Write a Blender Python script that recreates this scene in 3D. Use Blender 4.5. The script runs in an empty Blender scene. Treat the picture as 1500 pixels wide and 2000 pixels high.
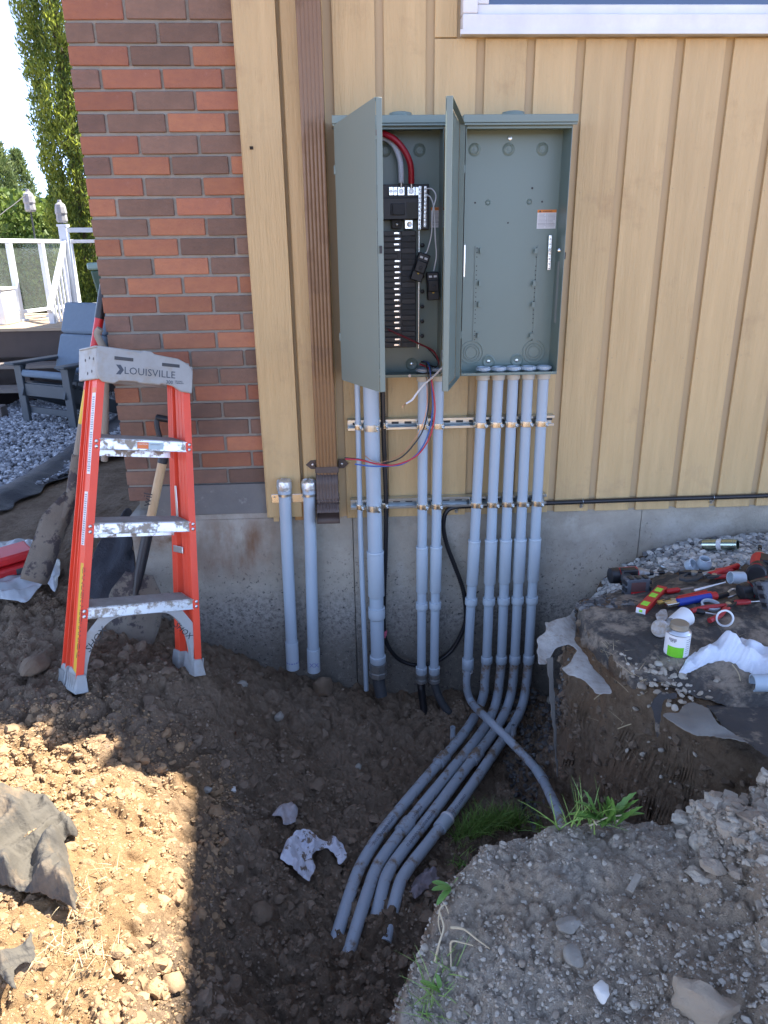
import bpy, bmesh, math, random
import numpy as np
from mathutils import Vector, Matrix
R_ = math.radians
random.seed(7); rng = np.random.default_rng(7)
sc = bpy.context.scene
COL = sc.collection

# ---------------- camera ----------------
F_PX, PITCH, YAW, ROLL = 1440., R_(19.7), R_(2.6), R_(.8)
CAM = np.array([0, -2.85, 1.5])
cF = np.array([math.sin(YAW)*math.cos(PITCH), math.cos(YAW)*math.cos(PITCH), -math.sin(PITCH)])
r0 = np.array([math.cos(YAW), -math.sin(YAW), 0]); u0 = np.cross(r0, cF)
cR = math.cos(ROLL)*r0 - math.sin(ROLL)*u0; cU = math.cos(ROLL)*u0 + math.sin(ROLL)*r0
cam = bpy.data.objects.new('camera', bpy.data.cameras.new('camera')); COL.objects.link(cam)
M = Matrix.Identity(4)
for i in range(3):
    M[i][0], M[i][1], M[i][2], M[i][3] = cR[i], cU[i], -cF[i], CAM[i]
cam.matrix_world = M
cam.data.sensor_fit = 'VERTICAL'; cam.data.sensor_height = 36; cam.data.lens = F_PX/2000*36
cam.data.clip_start = .02; cam.data.clip_end = 1500
sc.camera = cam

# ---------------- world, sun, exposure ----------------
SH = np.array([-.58, -.225])                       # where a shadow falls per metre of height
elev = math.atan(1/np.hypot(*SH)); azim = math.atan2(-SH[0], -SH[1])
w = bpy.data.worlds.new('World'); sc.world = w; w.use_nodes = True
nt = w.node_tree; bg = nt.nodes['Background']
sky = nt.nodes.new('ShaderNodeTexSky'); sky.sky_type = 'NISHITA'; sky.sun_disc = False
sky.sun_elevation = elev; sky.sun_rotation = azim; sky.altitude = 3500; sky.air_density = .40; sky.dust_density = 0; sky.ozone_density = 2.5
hs = nt.nodes.new('ShaderNodeHueSaturation'); hs.inputs['Saturation'].default_value = .78; nt.links.new(sky.outputs[0], hs.inputs['Color']); nt.links.new(hs.outputs[0], bg.inputs[0]); bg.inputs[1].default_value = .15
sd = bpy.data.lights.new('sun', 'SUN'); sd.energy = 2.8; sd.angle = R_(.6); sd.color = (1, .93, .82)
sun = bpy.data.objects.new('sun', sd); COL.objects.link(sun)
sun.rotation_euler = Vector((SH[0], SH[1], -1)).to_track_quat('-Z', 'Y').to_euler(); sun.location = (5, 3, 9)
vs = sc.view_settings
vs.view_transform = 'Standard'; vs.look = 'None'; vs.exposure = 2.88; vs.gamma = 1; vs.use_curve_mapping = False

# ---------------- pixel helpers (photo pixels, real depths) ----------------
def ray(x, y): return cF*F_PX + cR*(x-750) - cU*(y-1000)
def onY(x, y, Y): d = ray(x, y); return CAM + d*(Y-CAM[1])/d[1]
def onZ(x, y, Z): d = ray(x, y); return CAM + d*(Z-CAM[2])/d[2]

# ---------------- object helpers ----------------
def thing(name, label, cat, loc=(0, 0, 0), group=None, kind=None):
    o = bpy.data.objects.new(name, None); COL.objects.link(o); o.location = [float(c) for c in loc]
    o.empty_display_size = .05; tag(o, label, cat, group, kind); return o
def tag(o, label=None, cat=None, group=None, kind=None):
    if label: o['label'] = label
    if cat: o['category'] = cat
    if group: o['group'] = group
    if kind: o['kind'] = kind
    return o
def wloc(o):
    v = Vector((0, 0, 0))
    while o is not None: v += o.location; o = o.parent
    return v
def link(name, me, mats, parent=None, smooth=40, bevel=0, solid=0, label=None, kind=None):
    o = bpy.data.objects.new(name, me); COL.objects.link(o)
    for m in (mats if isinstance(mats, (list, tuple)) else [mats]): me.materials.append(m)
    if parent is not None:
        L = wloc(parent); me.transform(Matrix.Translation(-L)); o.parent = parent
    if smooth:
        me.shade_smooth(); me.set_sharp_from_angle(angle=R_(smooth))
    if solid:
        m = o.modifiers.new('s', 'SOLIDIFY'); m.thickness = solid; m.offset = -1
    if bevel:
        m = o.modifiers.new('b', 'BEVEL'); m.width = bevel; m.segments = 2; m.limit_method = 'ANGLE'; m.angle_limit = R_(40)
    if label: o['label'] = label
    if kind: o['kind'] = kind
    return o
def npmesh(name, V, Fc, attrs=None):
    """V (n,3), Fc (m,k) arrays"""
    me = bpy.data.meshes.new(name); V = np.asarray(V, np.float32); Fc = np.asarray(Fc, np.int32)
    m, k = Fc.shape
    me.vertices.add(len(V)); me.vertices.foreach_set('co', V.ravel())
    me.loops.add(m*k); me.loops.foreach_set('vertex_index', Fc.ravel())
    me.polygons.add(m); me.polygons.foreach_set('loop_start', np.arange(0, m*k, k, dtype=np.int32))
    me.update(calc_edges=True)
    for an, (ty, arr) in (attrs or {}).items():
        a = me.attributes.new(an, ty, 'POINT')
        a.data.foreach_set('color' if ty == 'FLOAT_COLOR' else 'value', np.asarray(arr, np.float32).ravel())
    return me
def cat_rom(P, n=8):
    P = [np.array(p, float) for p in P]
    if len(P) < 3: return P
    Q = [2*P[0]-P[1]] + P + [2*P[-1]-P[-2]]; out = []
    for i in range(1, len(Q)-2):
        a, b, c, d = Q[i-1:i+3]
        for j in range(n):
            t = j/n
            out.append(.5*(2*b+(c-a)*t+(2*a-5*b+4*c-d)*t*t+(3*b-a-3*c+d)*t**3))
    return out+[P[-1]]
class MB:
    def __init__(s): s.v = []; s.f = []; s.m = []
    def add(s, v, f, mi=0):
        k = len(s.v); s.v += [tuple(map(float, p)) for p in v]; s.f += [tuple(i+k for i in q) for q in f]; s.m += [mi]*len(f); return s
    def obb(s, c, ax, h, mi=0):
        c = np.array(c, float); ax = [np.array(a, float)/np.linalg.norm(a) for a in ax]; V = []
        for k in (-1, 1):
            for j in (-1, 1):
                for i in (-1, 1): V.append(c+ax[0]*h[0]*i+ax[1]*h[1]*j+ax[2]*h[2]*k)
        return s.add(V, [(0, 2, 3, 1), (4, 5, 7, 6), (0, 1, 5, 4), (2, 6, 7, 3), (0, 4, 6, 2), (1, 3, 7, 5)], mi)
    def box(s, x0, x1, y0, y1, z0, z1, mi=0):
        return s.obb(((x0+x1)/2, (y0+y1)/2, (z0+z1)/2), np.eye(3), (abs(x1-x0)/2, abs(y1-y0)/2, abs(z1-z0)/2), mi)
    def bar(s, a, b, w, h, up=(0, 0, 1), mi=0):
        a = np.array(a, float); b = np.array(b, float); d = b-a; L = np.linalg.norm(d); d /= L
        sx = np.cross(d, up); sx /= np.linalg.norm(sx); sz = np.cross(sx, d)
        return s.obb((a+b)/2, (d, sx, sz), (L/2, w/2, h/2), mi)
    def tube(s, P, r, n=12, cap=True, mi=0):
        P = [np.array(p, float) for p in P]; rs = r if hasattr(r, '__len__') else [r]*len(P)
        T = [P[min(i+1, len(P)-1)]-P[max(i-1, 0)] for i in range(len(P))]
        T = [t/max(np.linalg.norm(t), 1e-9) for t in T]
        u = np.cross(T[0], (0, 0, 1) if abs(T[0][2]) < .9 else (1, 0, 0)); u /= np.linalg.norm(u); V = []
        for p, t, q in zip(P, T, rs):
            u = u-t*(u@t); u /= np.linalg.norm(u); v = np.cross(t, u)
            for k in range(n):
                a = 2*math.pi*k/n; V.append(p+(u*math.cos(a)+v*math.sin(a))*q)
        Fs = [(i*n+k, i*n+(k+1) % n, (i+1)*n+(k+1) % n, (i+1)*n+k) for i in range(len(P)-1) for k in range(n)]
        if cap: Fs += [tuple(range(n))[::-1], tuple((len(P)-1)*n+k for k in range(n))]
        return s.add(V, Fs, mi)
    def lathe(s, o, ax, prof, n=24, mi=0):
        """prof: (distance along ax, radius)"""
        o = np.array(o, float); ax = np.array(ax, float); ax /= np.linalg.norm(ax)
        return s.tube([o+ax*t for t, _ in prof] if False else [o+ax*t for t, _ in prof], [max(r, 1e-4) for _, r in prof], n, True, mi) if all(prof[i+1][0] > prof[i][0] for i in range(len(prof)-1)) else s._lathe(o, ax, prof, n, mi)
    def _lathe(s, o, ax, prof, n, mi):
        u = np.cross(ax, (0, 0, 1) if abs(ax[2]) < .9 else (1, 0, 0)); u /= np.linalg.norm(u); v = np.cross(ax, u)
        V = [o+ax*t+(u*math.cos(2*math.pi*k/n)+v*math.sin(2*math.pi*k/n))*max(r, 1e-4) for t, r in prof for k in range(n)]
        return s.add(V, [(i*n+k, i*n+(k+1) % n, (i+1)*n+(k+1) % n, (i+1)*n+k) for i in range(len(prof)-1) for k in range(n)], mi)
    def prism(s, poly, d, mi=0):
        """poly: 3D points of a planar polygon, extruded by d"""
        poly = [np.array(p, float) for p in poly]; d = np.array(d, float); n = len(poly)
        return s.add(poly+[p+d for p in poly], [tuple(range(n))[::-1], tuple(range(n, 2*n))]+[(i, (i+1) % n, (i+1) % n+n, i+n) for i in range(n)], mi)
    def ico(s, c, r, mi=0, sub=1, jit=0):
        V, Fc = ICO[sub]; c = np.array(c, float); r = np.array(r)*np.ones(3)
        k = 1+jit*(rng.random(len(V))-.5)
        return s.add(c+V*r*k[:, None], [tuple(q) for q in Fc], mi)
    def xf(s, Mx, o=(0, 0, 0)):
        s.v = [tuple(np.array(Mx)@np.array(p)+np.array(o)) for p in s.v]; return s
    def build(s, name, mat, parent=None, fixn=True, **k):
        me = bpy.data.meshes.new(name); me.from_pydata(s.v, [], s.f)
        if isinstance(mat, (list, tuple)) and len(mat) > 1: me.polygons.foreach_set('material_index', s.m)
        if fixn:
            b = bmesh.new(); b.from_mesh(me); bmesh.ops.recalc_face_normals(b, faces=b.faces); b.to_mesh(me); b.free()
        return link(name, me, mat, parent, **k)
def mkico(sub):
    b = bmesh.new(); bmesh.ops.create_icosphere(b, subdivisions=sub, radius=1)
    V = np.array([v.co[:] for v in b.verts]); Fc = np.array([[v.index for v in f.verts] for f in b.faces]); b.free(); return V, Fc
ICO = {1: mkico(1), 2: mkico(2), 3: mkico(3)}
def text(s, size, loc, xd, yd, mat, parent, ext=.0004, align='LEFT', name='lettering', shear=0, spacing=1):
    cu = bpy.data.curves.new('t', 'FONT'); cu.body = s; cu.size = size; cu.extrude = ext; cu.align_x = align; cu.resolution_u = 2
    cu.shear = shear; cu.space_character = spacing
    to = bpy.data.objects.new('t', cu); COL.objects.link(to)
    me = bpy.data.meshes.new_from_object(to); bpy.data.objects.remove(to)
    xd = np.array(xd, float); xd /= np.linalg.norm(xd); yd = np.array(yd, float); yd -= xd*(xd@yd); yd /= np.linalg.norm(yd); zd = np.cross(xd, yd)
    T = Matrix.Identity(4)
    for i in range(3): T[i][0], T[i][1], T[i][2], T[i][3] = xd[i], yd[i], zd[i], loc[i]
    me.transform(T)
    return link(name, me, mat, parent, smooth=0)

# ---------------- numpy noise ----------------
def hsh(ix, iy, s):
    h = (ix.astype(np.int64)*374761393+iy.astype(np.int64)*668265263+s*974634777) & 0xffffffff
    h = ((h ^ (h >> 13))*1274126177) & 0xffffffff
    return ((h ^ (h >> 16)) & 0xffffff)/float(0xffffff)
def vn(x, y, s=0):
    ix, iy = np.floor(x), np.floor(y); fx, fy = x-ix, y-iy
    fx = fx*fx*(3-2*fx); fy = fy*fy*(3-2*fy)
    a, b, c, d = hsh(ix, iy, s), hsh(ix+1, iy, s), hsh(ix, iy+1, s), hsh(ix+1, iy+1, s)
    return (a+(b-a)*fx)*(1-fy)+(c+(d-c)*fx)*fy-.5
def fbm(x, y, s=0, o=4):
    t = 0; a = 1
    for i in range(o): t = t+a*vn(x*2**i+i*7.3, y*2**i-i*3.1, s+i); a *= .5
    return t
def clods(x, y, s=0):
    """rounded lumps, 0..1"""
    ix, iy = np.floor(x), np.floor(y); best = np.zeros(np.shape(x))
    for i in (-1, 0, 1):
        for j in (-1, 0, 1):
            cx, cy = ix+i, iy+j; px = cx+hsh(cx, cy, s); py = cy+hsh(cx, cy, s+1); a = hsh(cx, cy, s+2)
            d2 = ((x-px)**2+(y-py)**2)/(.35+.5*a)**2
            best = np.maximum(best, np.sqrt(np.clip(1-d2, 0, 1))*(.3+.7*a))
    return best
def sstep(t): t = np.clip(t, 0, 1); return t*t*(3-2*t)
def sdpoly(x, y, poly):
    """signed distance, positive inside"""
    x = np.asarray(x, float); y = np.asarray(y, float); d = np.full(np.shape(x), 1e9); ins = np.zeros(np.shape(x), bool); n = len(poly)
    for i in range(n):
        x0, y0 = poly[i]; x1, y1 = poly[(i+1) % n]; ex, ey = x1-x0, y1-y0
        t = np.clip(((x-x0)*ex+(y-y0)*ey)/(ex*ex+ey*ey), 0, 1)
        d = np.minimum(d, np.hypot(x-x0-t*ex, y-y0-t*ey))
        if y0 != y1: ins ^= ((y0 > y) != (y1 > y)) & (x < ex*(y-y0)/(y1-y0)+x0)
    return np.where(ins, d, -d)
class RBF:
    def __init__(s, pts):
        p = np.array(pts, float); s.p = p[:, :2]; n = len(p)
        D = np.hypot(*(s.p[:, None]-s.p[None]).transpose(2, 0, 1))
        A = np.zeros((n+1, n+1)); A[:n, :n] = D; A[:n, n] = A[n, :n] = 1
        s.w = np.linalg.solve(A, np.append(p[:, 2], 0))
    def __call__(s, x, y):
        t = np.full(np.shape(x), s.w[-1])
        for (a, b), k in zip(s.p, s.w): t = t+k*np.sqrt((x-a)**2+(y-b)**2+.0008)
        return t

# ---------------- materials ----------------
MT = {}
def nodes(m): return m.node_tree.nodes, m.node_tree.links
OBJVAR = ('brick_red', 'brick_orange', 'brick_brown', 'brick_plum', 'siding_paint')
def mat(name, c, rough=.6, metal=0, c2=None, ns=8, vmix=.5, bump=0, bs=60, stretch=None, spec=.5, coat=0, dirt=None, dscale=14, dlev=(.52, .62), alpha=1, trans=0, attr=None, sss=0):
    """procedural principled: two colours mixed by noise, dirt colour in patches, noise relief"""
    m = bpy.data.materials.new(name); m.use_nodes = True; N, L = nodes(m); b = N['Principled BSDF']
    b.inputs['Roughness'].default_value = rough; b.inputs['Metallic'].default_value = metal
    b.inputs['Specular IOR Level'].default_value = spec; b.inputs['Coat Weight'].default_value = coat
    b.inputs['Alpha'].default_value = alpha; b.inputs['Transmission Weight'].default_value = trans
    c = (*c, 1); c2 = (*c2, 1) if c2 else tuple(k*.8 for k in c[:3])+(1,)
    tc = N.new('ShaderNodeTexCoord'); src = tc.outputs['Object']
    if stretch:
        mp = N.new('ShaderNodeMapping'); mp.inputs['Scale'].default_value = stretch; L.new(src, mp.inputs[0]); sv = mp.outputs[0]
    else: sv = src
    n1 = N.new('ShaderNodeTexNoise'); n1.inputs['Scale'].default_value = ns; n1.inputs['Detail'].default_value = 6; n1.inputs['Roughness'].default_value = .65; L.new(sv, n1.inputs[0])
    r = N.new('ShaderNodeMapRange'); r.inputs[1].default_value = .5-vmix/2; r.inputs[2].default_value = .5+vmix/2
    L.new((N.new('ShaderNodeAttribute') if False else n1).outputs[0], r.inputs[0])
    mx = N.new('ShaderNodeMix'); mx.data_type = 'RGBA'; mx.inputs[6].default_value = c; mx.inputs[7].default_value = c2
    if attr:
        at = N.new('ShaderNodeAttribute'); at.attribute_name = attr; ad = N.new('ShaderNodeMath'); ad.operation = 'MULTIPLY_ADD'; ad.inputs[1].default_value = .3
        L.new(r.outputs[0], ad.inputs[0]); sc_ = N.new('ShaderNodeMath'); sc_.operation = 'MULTIPLY'; sc_.inputs[1].default_value = .85; L.new(at.outputs['Fac'], sc_.inputs[0]); L.new(sc_.outputs[0], ad.inputs[2]); L.new(ad.outputs[0], mx.inputs[0])
    else: L.new(r.outputs[0], mx.inputs[0])
    out = mx.outputs[2]
    if dirt:
        n2 = N.new('ShaderNodeTexNoise'); n2.inputs['Scale'].default_value = dscale; n2.inputs['Detail'].default_value = 8; n2.inputs['Roughness'].default_value = .7; L.new(src, n2.inputs[0])
        r2 = N.new('ShaderNodeMapRange'); r2.inputs[1].default_value = dlev[0]; r2.inputs[2].default_value = dlev[1]; L.new(n2.outputs[0], r2.inputs[0])
        m2 = N.new('ShaderNodeMix'); m2.data_type = 'RGBA'; L.new(r2.outputs[0], m2.inputs[0]); L.new(out, m2.inputs[6]); m2.inputs[7].default_value = (*dirt, 1); out = m2.outputs[2]
        if metal:
            s1 = N.new('ShaderNodeMath'); s1.operation = 'SUBTRACT'; s1.inputs[0].default_value = 1; L.new(r2.outputs[0], s1.inputs[1]); s2 = N.new('ShaderNodeMath'); s2.operation = 'MULTIPLY'; s2.inputs[1].default_value = metal; L.new(s1.outputs[0], s2.inputs[0]); L.new(s2.outputs[0], b.inputs['Metallic'])
        s3 = N.new('ShaderNodeMapRange'); s3.inputs[3].default_value = rough; s3.inputs[4].default_value = .9; L.new(r2.outputs[0], s3.inputs[0]); L.new(s3.outputs[0], b.inputs['Roughness'])
    if name in OBJVAR:
        oi = N.new('ShaderNodeObjectInfo'); hv = N.new('ShaderNodeHueSaturation'); r4 = N.new('ShaderNodeMapRange'); big = name.startswith('brick'); r4.inputs[3].default_value = .78 if big else .94; r4.inputs[4].default_value = 1.22 if big else 1.05
        L.new(oi.outputs['Random'], r4.inputs[0]); L.new(r4.outputs[0], hv.inputs['Value']); L.new(out, hv.inputs['Color']); out = hv.outputs[0]
    L.new(out, b.inputs['Base Color'])
    if bump:
        n3 = N.new('ShaderNodeTexNoise'); n3.inputs['Scale'].default_value = bs; n3.inputs['Detail'].default_value = 8; n3.inputs['Roughness'].default_value = .7; L.new(sv, n3.inputs[0])
        bp = N.new('ShaderNodeBump'); bp.inputs['Strength'].default_value = 1; bp.inputs['Distance'].default_value = bump; L.new(n3.outputs[0], bp.inputs['Height']); L.new(bp.outputs[0], b.inputs['Normal'])
    MT[name] = m; return m
brick_red = mat('brick_red', (.36, .142, .075), .8, c2=(.25, .10, .066), ns=14, bump=.003, bs=70, stretch=(1, 1, 1.6), dirt=(.42, .22, .17), dscale=26, dlev=(.6, .82))
brick_orange = mat('brick_orange', (.40, .17, .085), .8, c2=(.29, .115, .07), ns=16, bump=.003, bs=70, stretch=(1, 1, 1.6), dirt=(.45, .25, .17), dscale=30, dlev=(.6, .85))
brick_brown = mat('brick_brown', (.22, .128, .088), .8, c2=(.14, .088, .064), ns=14, bump=.003, bs=75, stretch=(1, 1, 1.6), dirt=(.24, .14, .115), dscale=40, dlev=(.58, .85))
brick_plum = mat('brick_plum', (.215, .118, .085), .8, c2=(.13, .08, .06), ns=14, bump=.0045, bs=45, stretch=(1, 1, 2), dirt=(.3, .15, .12), dscale=30, dlev=(.6, .85))
mortar = mat('mortar', (.33, .31, .265), .95, c2=(.22, .21, .18), ns=9, bump=.004, bs=120)
paint = mat('siding_paint', (.62, .44, .215), .5, c2=(.50, .35, .165), ns=3, stretch=(9, 9, .7), bump=.005, bs=12, dirt=(.40, .27, .15), dscale=5, dlev=(.55, .85))
paint_r = mat('recess_shade_paint', (.50, .36, .18), .6, c2=(.45, .335, .2), ns=3, stretch=(9, 9, .7), bump=.001, bs=14)  # siding colour darkened for the shade in the board grooves
raw_wood = mat('raw_wood', (.46, .24, .075), .7, c2=(.3, .14, .04), ns=5, stretch=(14, 14, 1), bump=.001, bs=9)
panel_paint = mat('panel_paint', (.18, .225, .195), .4, c2=(.165, .21, .185), ns=3, dirt=(.24, .29, .26), dscale=7, dlev=(.66, .8))
panel_in = mat('panel_interior', (.18, .24, .215), .36, c2=(.165, .225, .2), ns=2)
pvc = mat('pvc_grey', (.385, .46, .525), .33, c2=(.345, .42, .485), ns=5, dirt=(.27, .22, .18), dscale=9, dlev=(.68, .9))
pvc_d = mat('pvc_muddy', (.365, .425, .485), .42, c2=(.32, .37, .425), ns=6, dirt=(.20, .15, .105), dscale=13, dlev=(.50, .60))
pvc_l = mat('pvc_coupling', (.435, .51, .57), .33, c2=(.395, .47, .53), ns=5)
pvc_yel = mat('connector_beige', (.52, .49, .41), .5)
galv = mat('galvanised', (.62, .66, .66), .28, 1, c2=(.5, .55, .56), ns=30)
zinc_y = mat('zinc_yellow', (.74, .72, .62), .25, 1, c2=(.6, .62, .62), ns=40)
steel = mat('steel', (.55, .55, .54), .35, 1, c2=(.4, .4, .4), ns=20)
dull_metal = mat('dull_metal', (.42, .43, .42), .5, .9, c2=(.3, .3, .29), ns=14, dirt=(.25, .2, .15), dscale=30, dlev=(.55, .7))
alum = mat('step_aluminium', (.72, .74, .74), .35, .95, c2=(.6, .62, .63), ns=10, dirt=(.30, .27, .22), dscale=26, dlev=(.5, .58))
alum_c = mat('aluminium', (.75, .77, .78), .3, 1)
tread_mud = mat('muddy_tread', (.30, .29, .26), .85, c2=(.2, .18, .15), ns=22, bump=.002, bs=120)
orange = mat('fibreglass_orange', (.80, .075, .028), .42, c2=(.68, .055, .022), ns=6, dirt=(.75, .2, .15), dscale=16, dlev=(.66, .9))
grey_pl = mat('grey_plastic', (.36, .38, .38), .55, c2=(.28, .29, .28), ns=9, dirt=(.3, .28, .23), dscale=13, dlev=(.52, .75))
black = mat('black_plastic', (.018, .019, .022), .42)
black_r = mat('black_rubber', (.013, .013, .015), .35)
charcoal = mat('charcoal', (.05, .055, .06), .6, dirt=(.14, .12, .1), dscale=40, dlev=(.55, .8))
white = mat('white', (.78, .79, .8), .5)
white_g = mat('white_gloss', (.78, .8, .82), .25)
silver = mat('tinned', (.8, .8, .78), .25, 1)
brown_m = mat('downspout_brown', (.225, .122, .05), .35, c2=(.18, .095, .04), ns=4, dirt=(.12, .07, .045), dscale=5, dlev=(.5, .75))
brown_d = mat('elbow_brown', (.085, .058, .048), .5, c2=(.07, .05, .042), ns=9, dirt=(.13, .1, .08), dscale=20, dlev=(.55, .75))
red = mat('red_plastic', (.55, .018, .02), .4, c2=(.42, .015, .018), ns=9)
red_wire = mat('red_wire', (.42, .012, .025), .4)
blue_wire = mat('blue_wire', (.04, .12, .42), .4)
blue_pl = mat('blue_plastic', (.02, .05, .36), .4)
copper = mat('copper', (.7, .35, .2), .35, 1)
yellow = mat('yellow', (.75, .47, .02), .5)
green = mat('green_label', (.18, .6, .03), .4)
lime = mat('vial', (.35, .85, .05), .3)
foil = mat('foil_tape', (.62, .72, .8), .3, .8, c2=(.8, .82, .8), ns=12, bump=.003, bs=60)
ash_wood = mat('ash_wood', (.60, .44, .25), .5, c2=(.5, .34, .17), ns=4, stretch=(12, 12, 2))
old_wood = mat('old_wood', (.30, .27, .22), .8, c2=(.2, .17, .13), ns=6, stretch=(10, 10, 1), bump=.001, bs=20)
mud_steel = mat('muddy_steel', (.20, .175, .14), .85, .1, c2=(.14, .12, .095), ns=9, dirt=(.06, .05, .05), dscale=13, dlev=(.50, .55), bump=.003, bs=60)
soil_rock = mat('stone_grey', (.34, .33, .29), .85, c2=(.2, .17, .13), ns=16, bump=.004, bs=60)
clay_rock = mat('clod_clay', (.20, .145, .095), .95, c2=(.14, .10, .066), ns=12, bump=.006, bs=50)
geo_w = mat('geotextile_pale', (.50, .49, .45), .95, c2=(.30, .28, .25), ns=34, bump=.005, bs=90, dirt=(.22, .17, .12), dscale=9, dlev=(.54, .68))
fab_k = mat('fabric_black', (.032, .032, .036), .75, c2=(.05, .048, .045), ns=20, bump=.003, bs=160, dirt=(.24, .2, .15), dscale=16, dlev=(.55, .66))
fab_dust = mat('fabric_dusty', (.045, .043, .042), .85, c2=(.075, .066, .056), ns=14, bump=.004, bs=60, stretch=(1, 2.2, 1), dirt=(.27, .22, .165), dscale=8, dlev=(.47, .58))
fab_g = mat('fabric_grey', (.21, .20, .175), .9, c2=(.14, .13, .115), ns=9, bump=.0015, bs=140)
fab_tan = mat('fabric_grey_tan', (.10, .09, .073), .85, c2=(.06, .055, .048), ns=7, bump=.003, bs=90, dirt=(.24, .175, .11), dscale=7, dlev=(.52, .74))  # landscape fabric in a lighter grey tan, patched with dirt
terry = mat('terry_cloth', (.72, .76, .82), .95, c2=(.62, .67, .75), ns=40, bump=.002, bs=260)
rag_m = mat('muddy_rag', (.78, .80, .86), .95, c2=(.6, .61, .68), ns=9, bump=.006, bs=60, dirt=(.2, .15, .11), dscale=24, dlev=(.55, .60))
leafg = mat('leaf_green', (.09, .20, .04), .5, c2=(.14, .26, .055), ns=20)
grassg = mat('grass_blade', (.14, .30, .045), .5, c2=(.26, .36, .10), ns=30, attr='rnd')
straw = mat('straw', (.5, .42, .27), .8, c2=(.32, .25, .15), ns=20)
root_m = mat('root', (.55, .47, .32), .8, c2=(.42, .33, .2), ns=20)
cushion = mat('cushion_blue_grey', (.15, .20, .26), .9, c2=(.13, .175, .23), ns=30, bump=.0006, bs=300)
chair_p = mat('chair_slate', (.06, .072, .085), .55)
white_al = mat('white_aluminium', (.72, .75, .8), .35)
deck_w = mat('deck_wood', (.42, .33, .24), .75, c2=(.3, .22, .15), ns=4, stretch=(1, 10, 10), bump=.001, bs=30)
deck_d = mat('deck_dark', (.07, .05, .045), .75, c2=(.05, .038, .034), ns=5)
step_w = mat('weathered_plank', (.21, .185, .165), .8, c2=(.13, .11, .1), ns=5, stretch=(1, 9, 9))
bark = mat('bark', (.13, .095, .065), .9, c2=(.07, .05, .04), ns=9, bump=.01, bs=18, stretch=(2, 2, .5))
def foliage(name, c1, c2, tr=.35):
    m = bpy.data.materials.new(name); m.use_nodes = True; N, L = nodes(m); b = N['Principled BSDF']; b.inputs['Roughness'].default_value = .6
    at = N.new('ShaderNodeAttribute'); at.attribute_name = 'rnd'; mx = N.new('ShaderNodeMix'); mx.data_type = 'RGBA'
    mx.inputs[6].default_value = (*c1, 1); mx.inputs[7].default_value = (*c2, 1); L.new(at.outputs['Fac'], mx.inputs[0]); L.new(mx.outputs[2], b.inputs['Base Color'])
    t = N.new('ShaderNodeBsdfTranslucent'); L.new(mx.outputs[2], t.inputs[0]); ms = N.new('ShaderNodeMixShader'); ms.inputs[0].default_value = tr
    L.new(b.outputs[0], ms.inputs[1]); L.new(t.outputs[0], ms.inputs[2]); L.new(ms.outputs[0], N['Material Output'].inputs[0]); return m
cedar_m = foliage('cedar_sunlit', (.07, .12, .025), (.40, .44, .06), .5); cedar_d = foliage('cedar_shaded', (.03, .07, .022), (.08, .13, .035))  # cedar greens: one lightened as sunlit, one darkened as shaded
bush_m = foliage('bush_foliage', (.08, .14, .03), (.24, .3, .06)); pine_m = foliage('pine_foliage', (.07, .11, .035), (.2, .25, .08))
def stone_mat(name, stops, bd=.003, bsc=70):
    m = bpy.data.materials.new(name); m.use_nodes = True; N, L = nodes(m); b = N['Principled BSDF']; b.inputs['Roughness'].default_value = .85
    at = N.new('ShaderNodeAttribute'); at.attribute_name = 'rnd'; cr = N.new('ShaderNodeValToRGB'); e = cr.color_ramp.elements
    e[0].color = (*stops[0], 1); e[1].color = (*stops[-1], 1)
    for i, s in enumerate(stops[1:-1]): q = e.new((i+1)/(len(stops)-1)); q.color = (*s, 1)
    tc = N.new('ShaderNodeTexCoord'); n = N.new('ShaderNodeTexNoise'); n.inputs['Scale'].default_value = bsc; n.inputs['Detail'].default_value = 5; L.new(tc.outputs['Object'], n.inputs[0])
    ad = N.new('ShaderNodeMath'); ad.operation = 'MULTIPLY_ADD'; ad.inputs[1].default_value = .35; L.new(n.outputs[0], ad.inputs[0])
    sb = N.new('ShaderNodeMath'); sb.operation = 'SUBTRACT'; sb.inputs[1].default_value = .17; L.new(at.outputs['Fac'], sb.inputs[0]); L.new(sb.outputs[0], ad.inputs[2]); L.new(ad.outputs[0], cr.inputs[0]); L.new(cr.outputs[0], b.inputs['Base Color'])
    bp = N.new('ShaderNodeBump'); bp.inputs['Distance'].default_value = bd; L.new(n.outputs[0], bp.inputs['Height']); L.new(bp.outputs[0], b.inputs['Normal']); return m
gravel_m = stone_mat('gravel_stones', [(.12, .12, .12), (.25, .255, .25), (.36, .37, .36), (.5, .5, .47), (.62, .61, .57)])
yard_m = stone_mat('yard_gravel', [(.13, .14, .16), (.28, .3, .33), (.42, .44, .47), (.62, .64, .66)])
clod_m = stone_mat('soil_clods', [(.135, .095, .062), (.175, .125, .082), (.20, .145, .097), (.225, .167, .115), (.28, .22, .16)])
pebble_m = stone_mat('pebbles', [(.24, .195, .145), (.32, .275, .215), (.37, .33, .265), (.43, .395, .33)])
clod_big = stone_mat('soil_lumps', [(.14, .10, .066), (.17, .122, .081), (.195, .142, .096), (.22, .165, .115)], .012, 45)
lit_lump_m = stone_mat('sunlit_lumps', [(.24, .155, .082), (.28, .18, .097), (.31, .205, .112), (.34, .23, .128)], .012, 45)  # clods in the lightened sun patch tone
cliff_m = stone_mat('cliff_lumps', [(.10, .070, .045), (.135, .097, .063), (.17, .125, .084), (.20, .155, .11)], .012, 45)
mound_m = stone_mat('mound_lumps', [(.25, .195, .14), (.32, .265, .20), (.36, .31, .24), (.40, .36, .29)], .012, 45)
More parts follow.
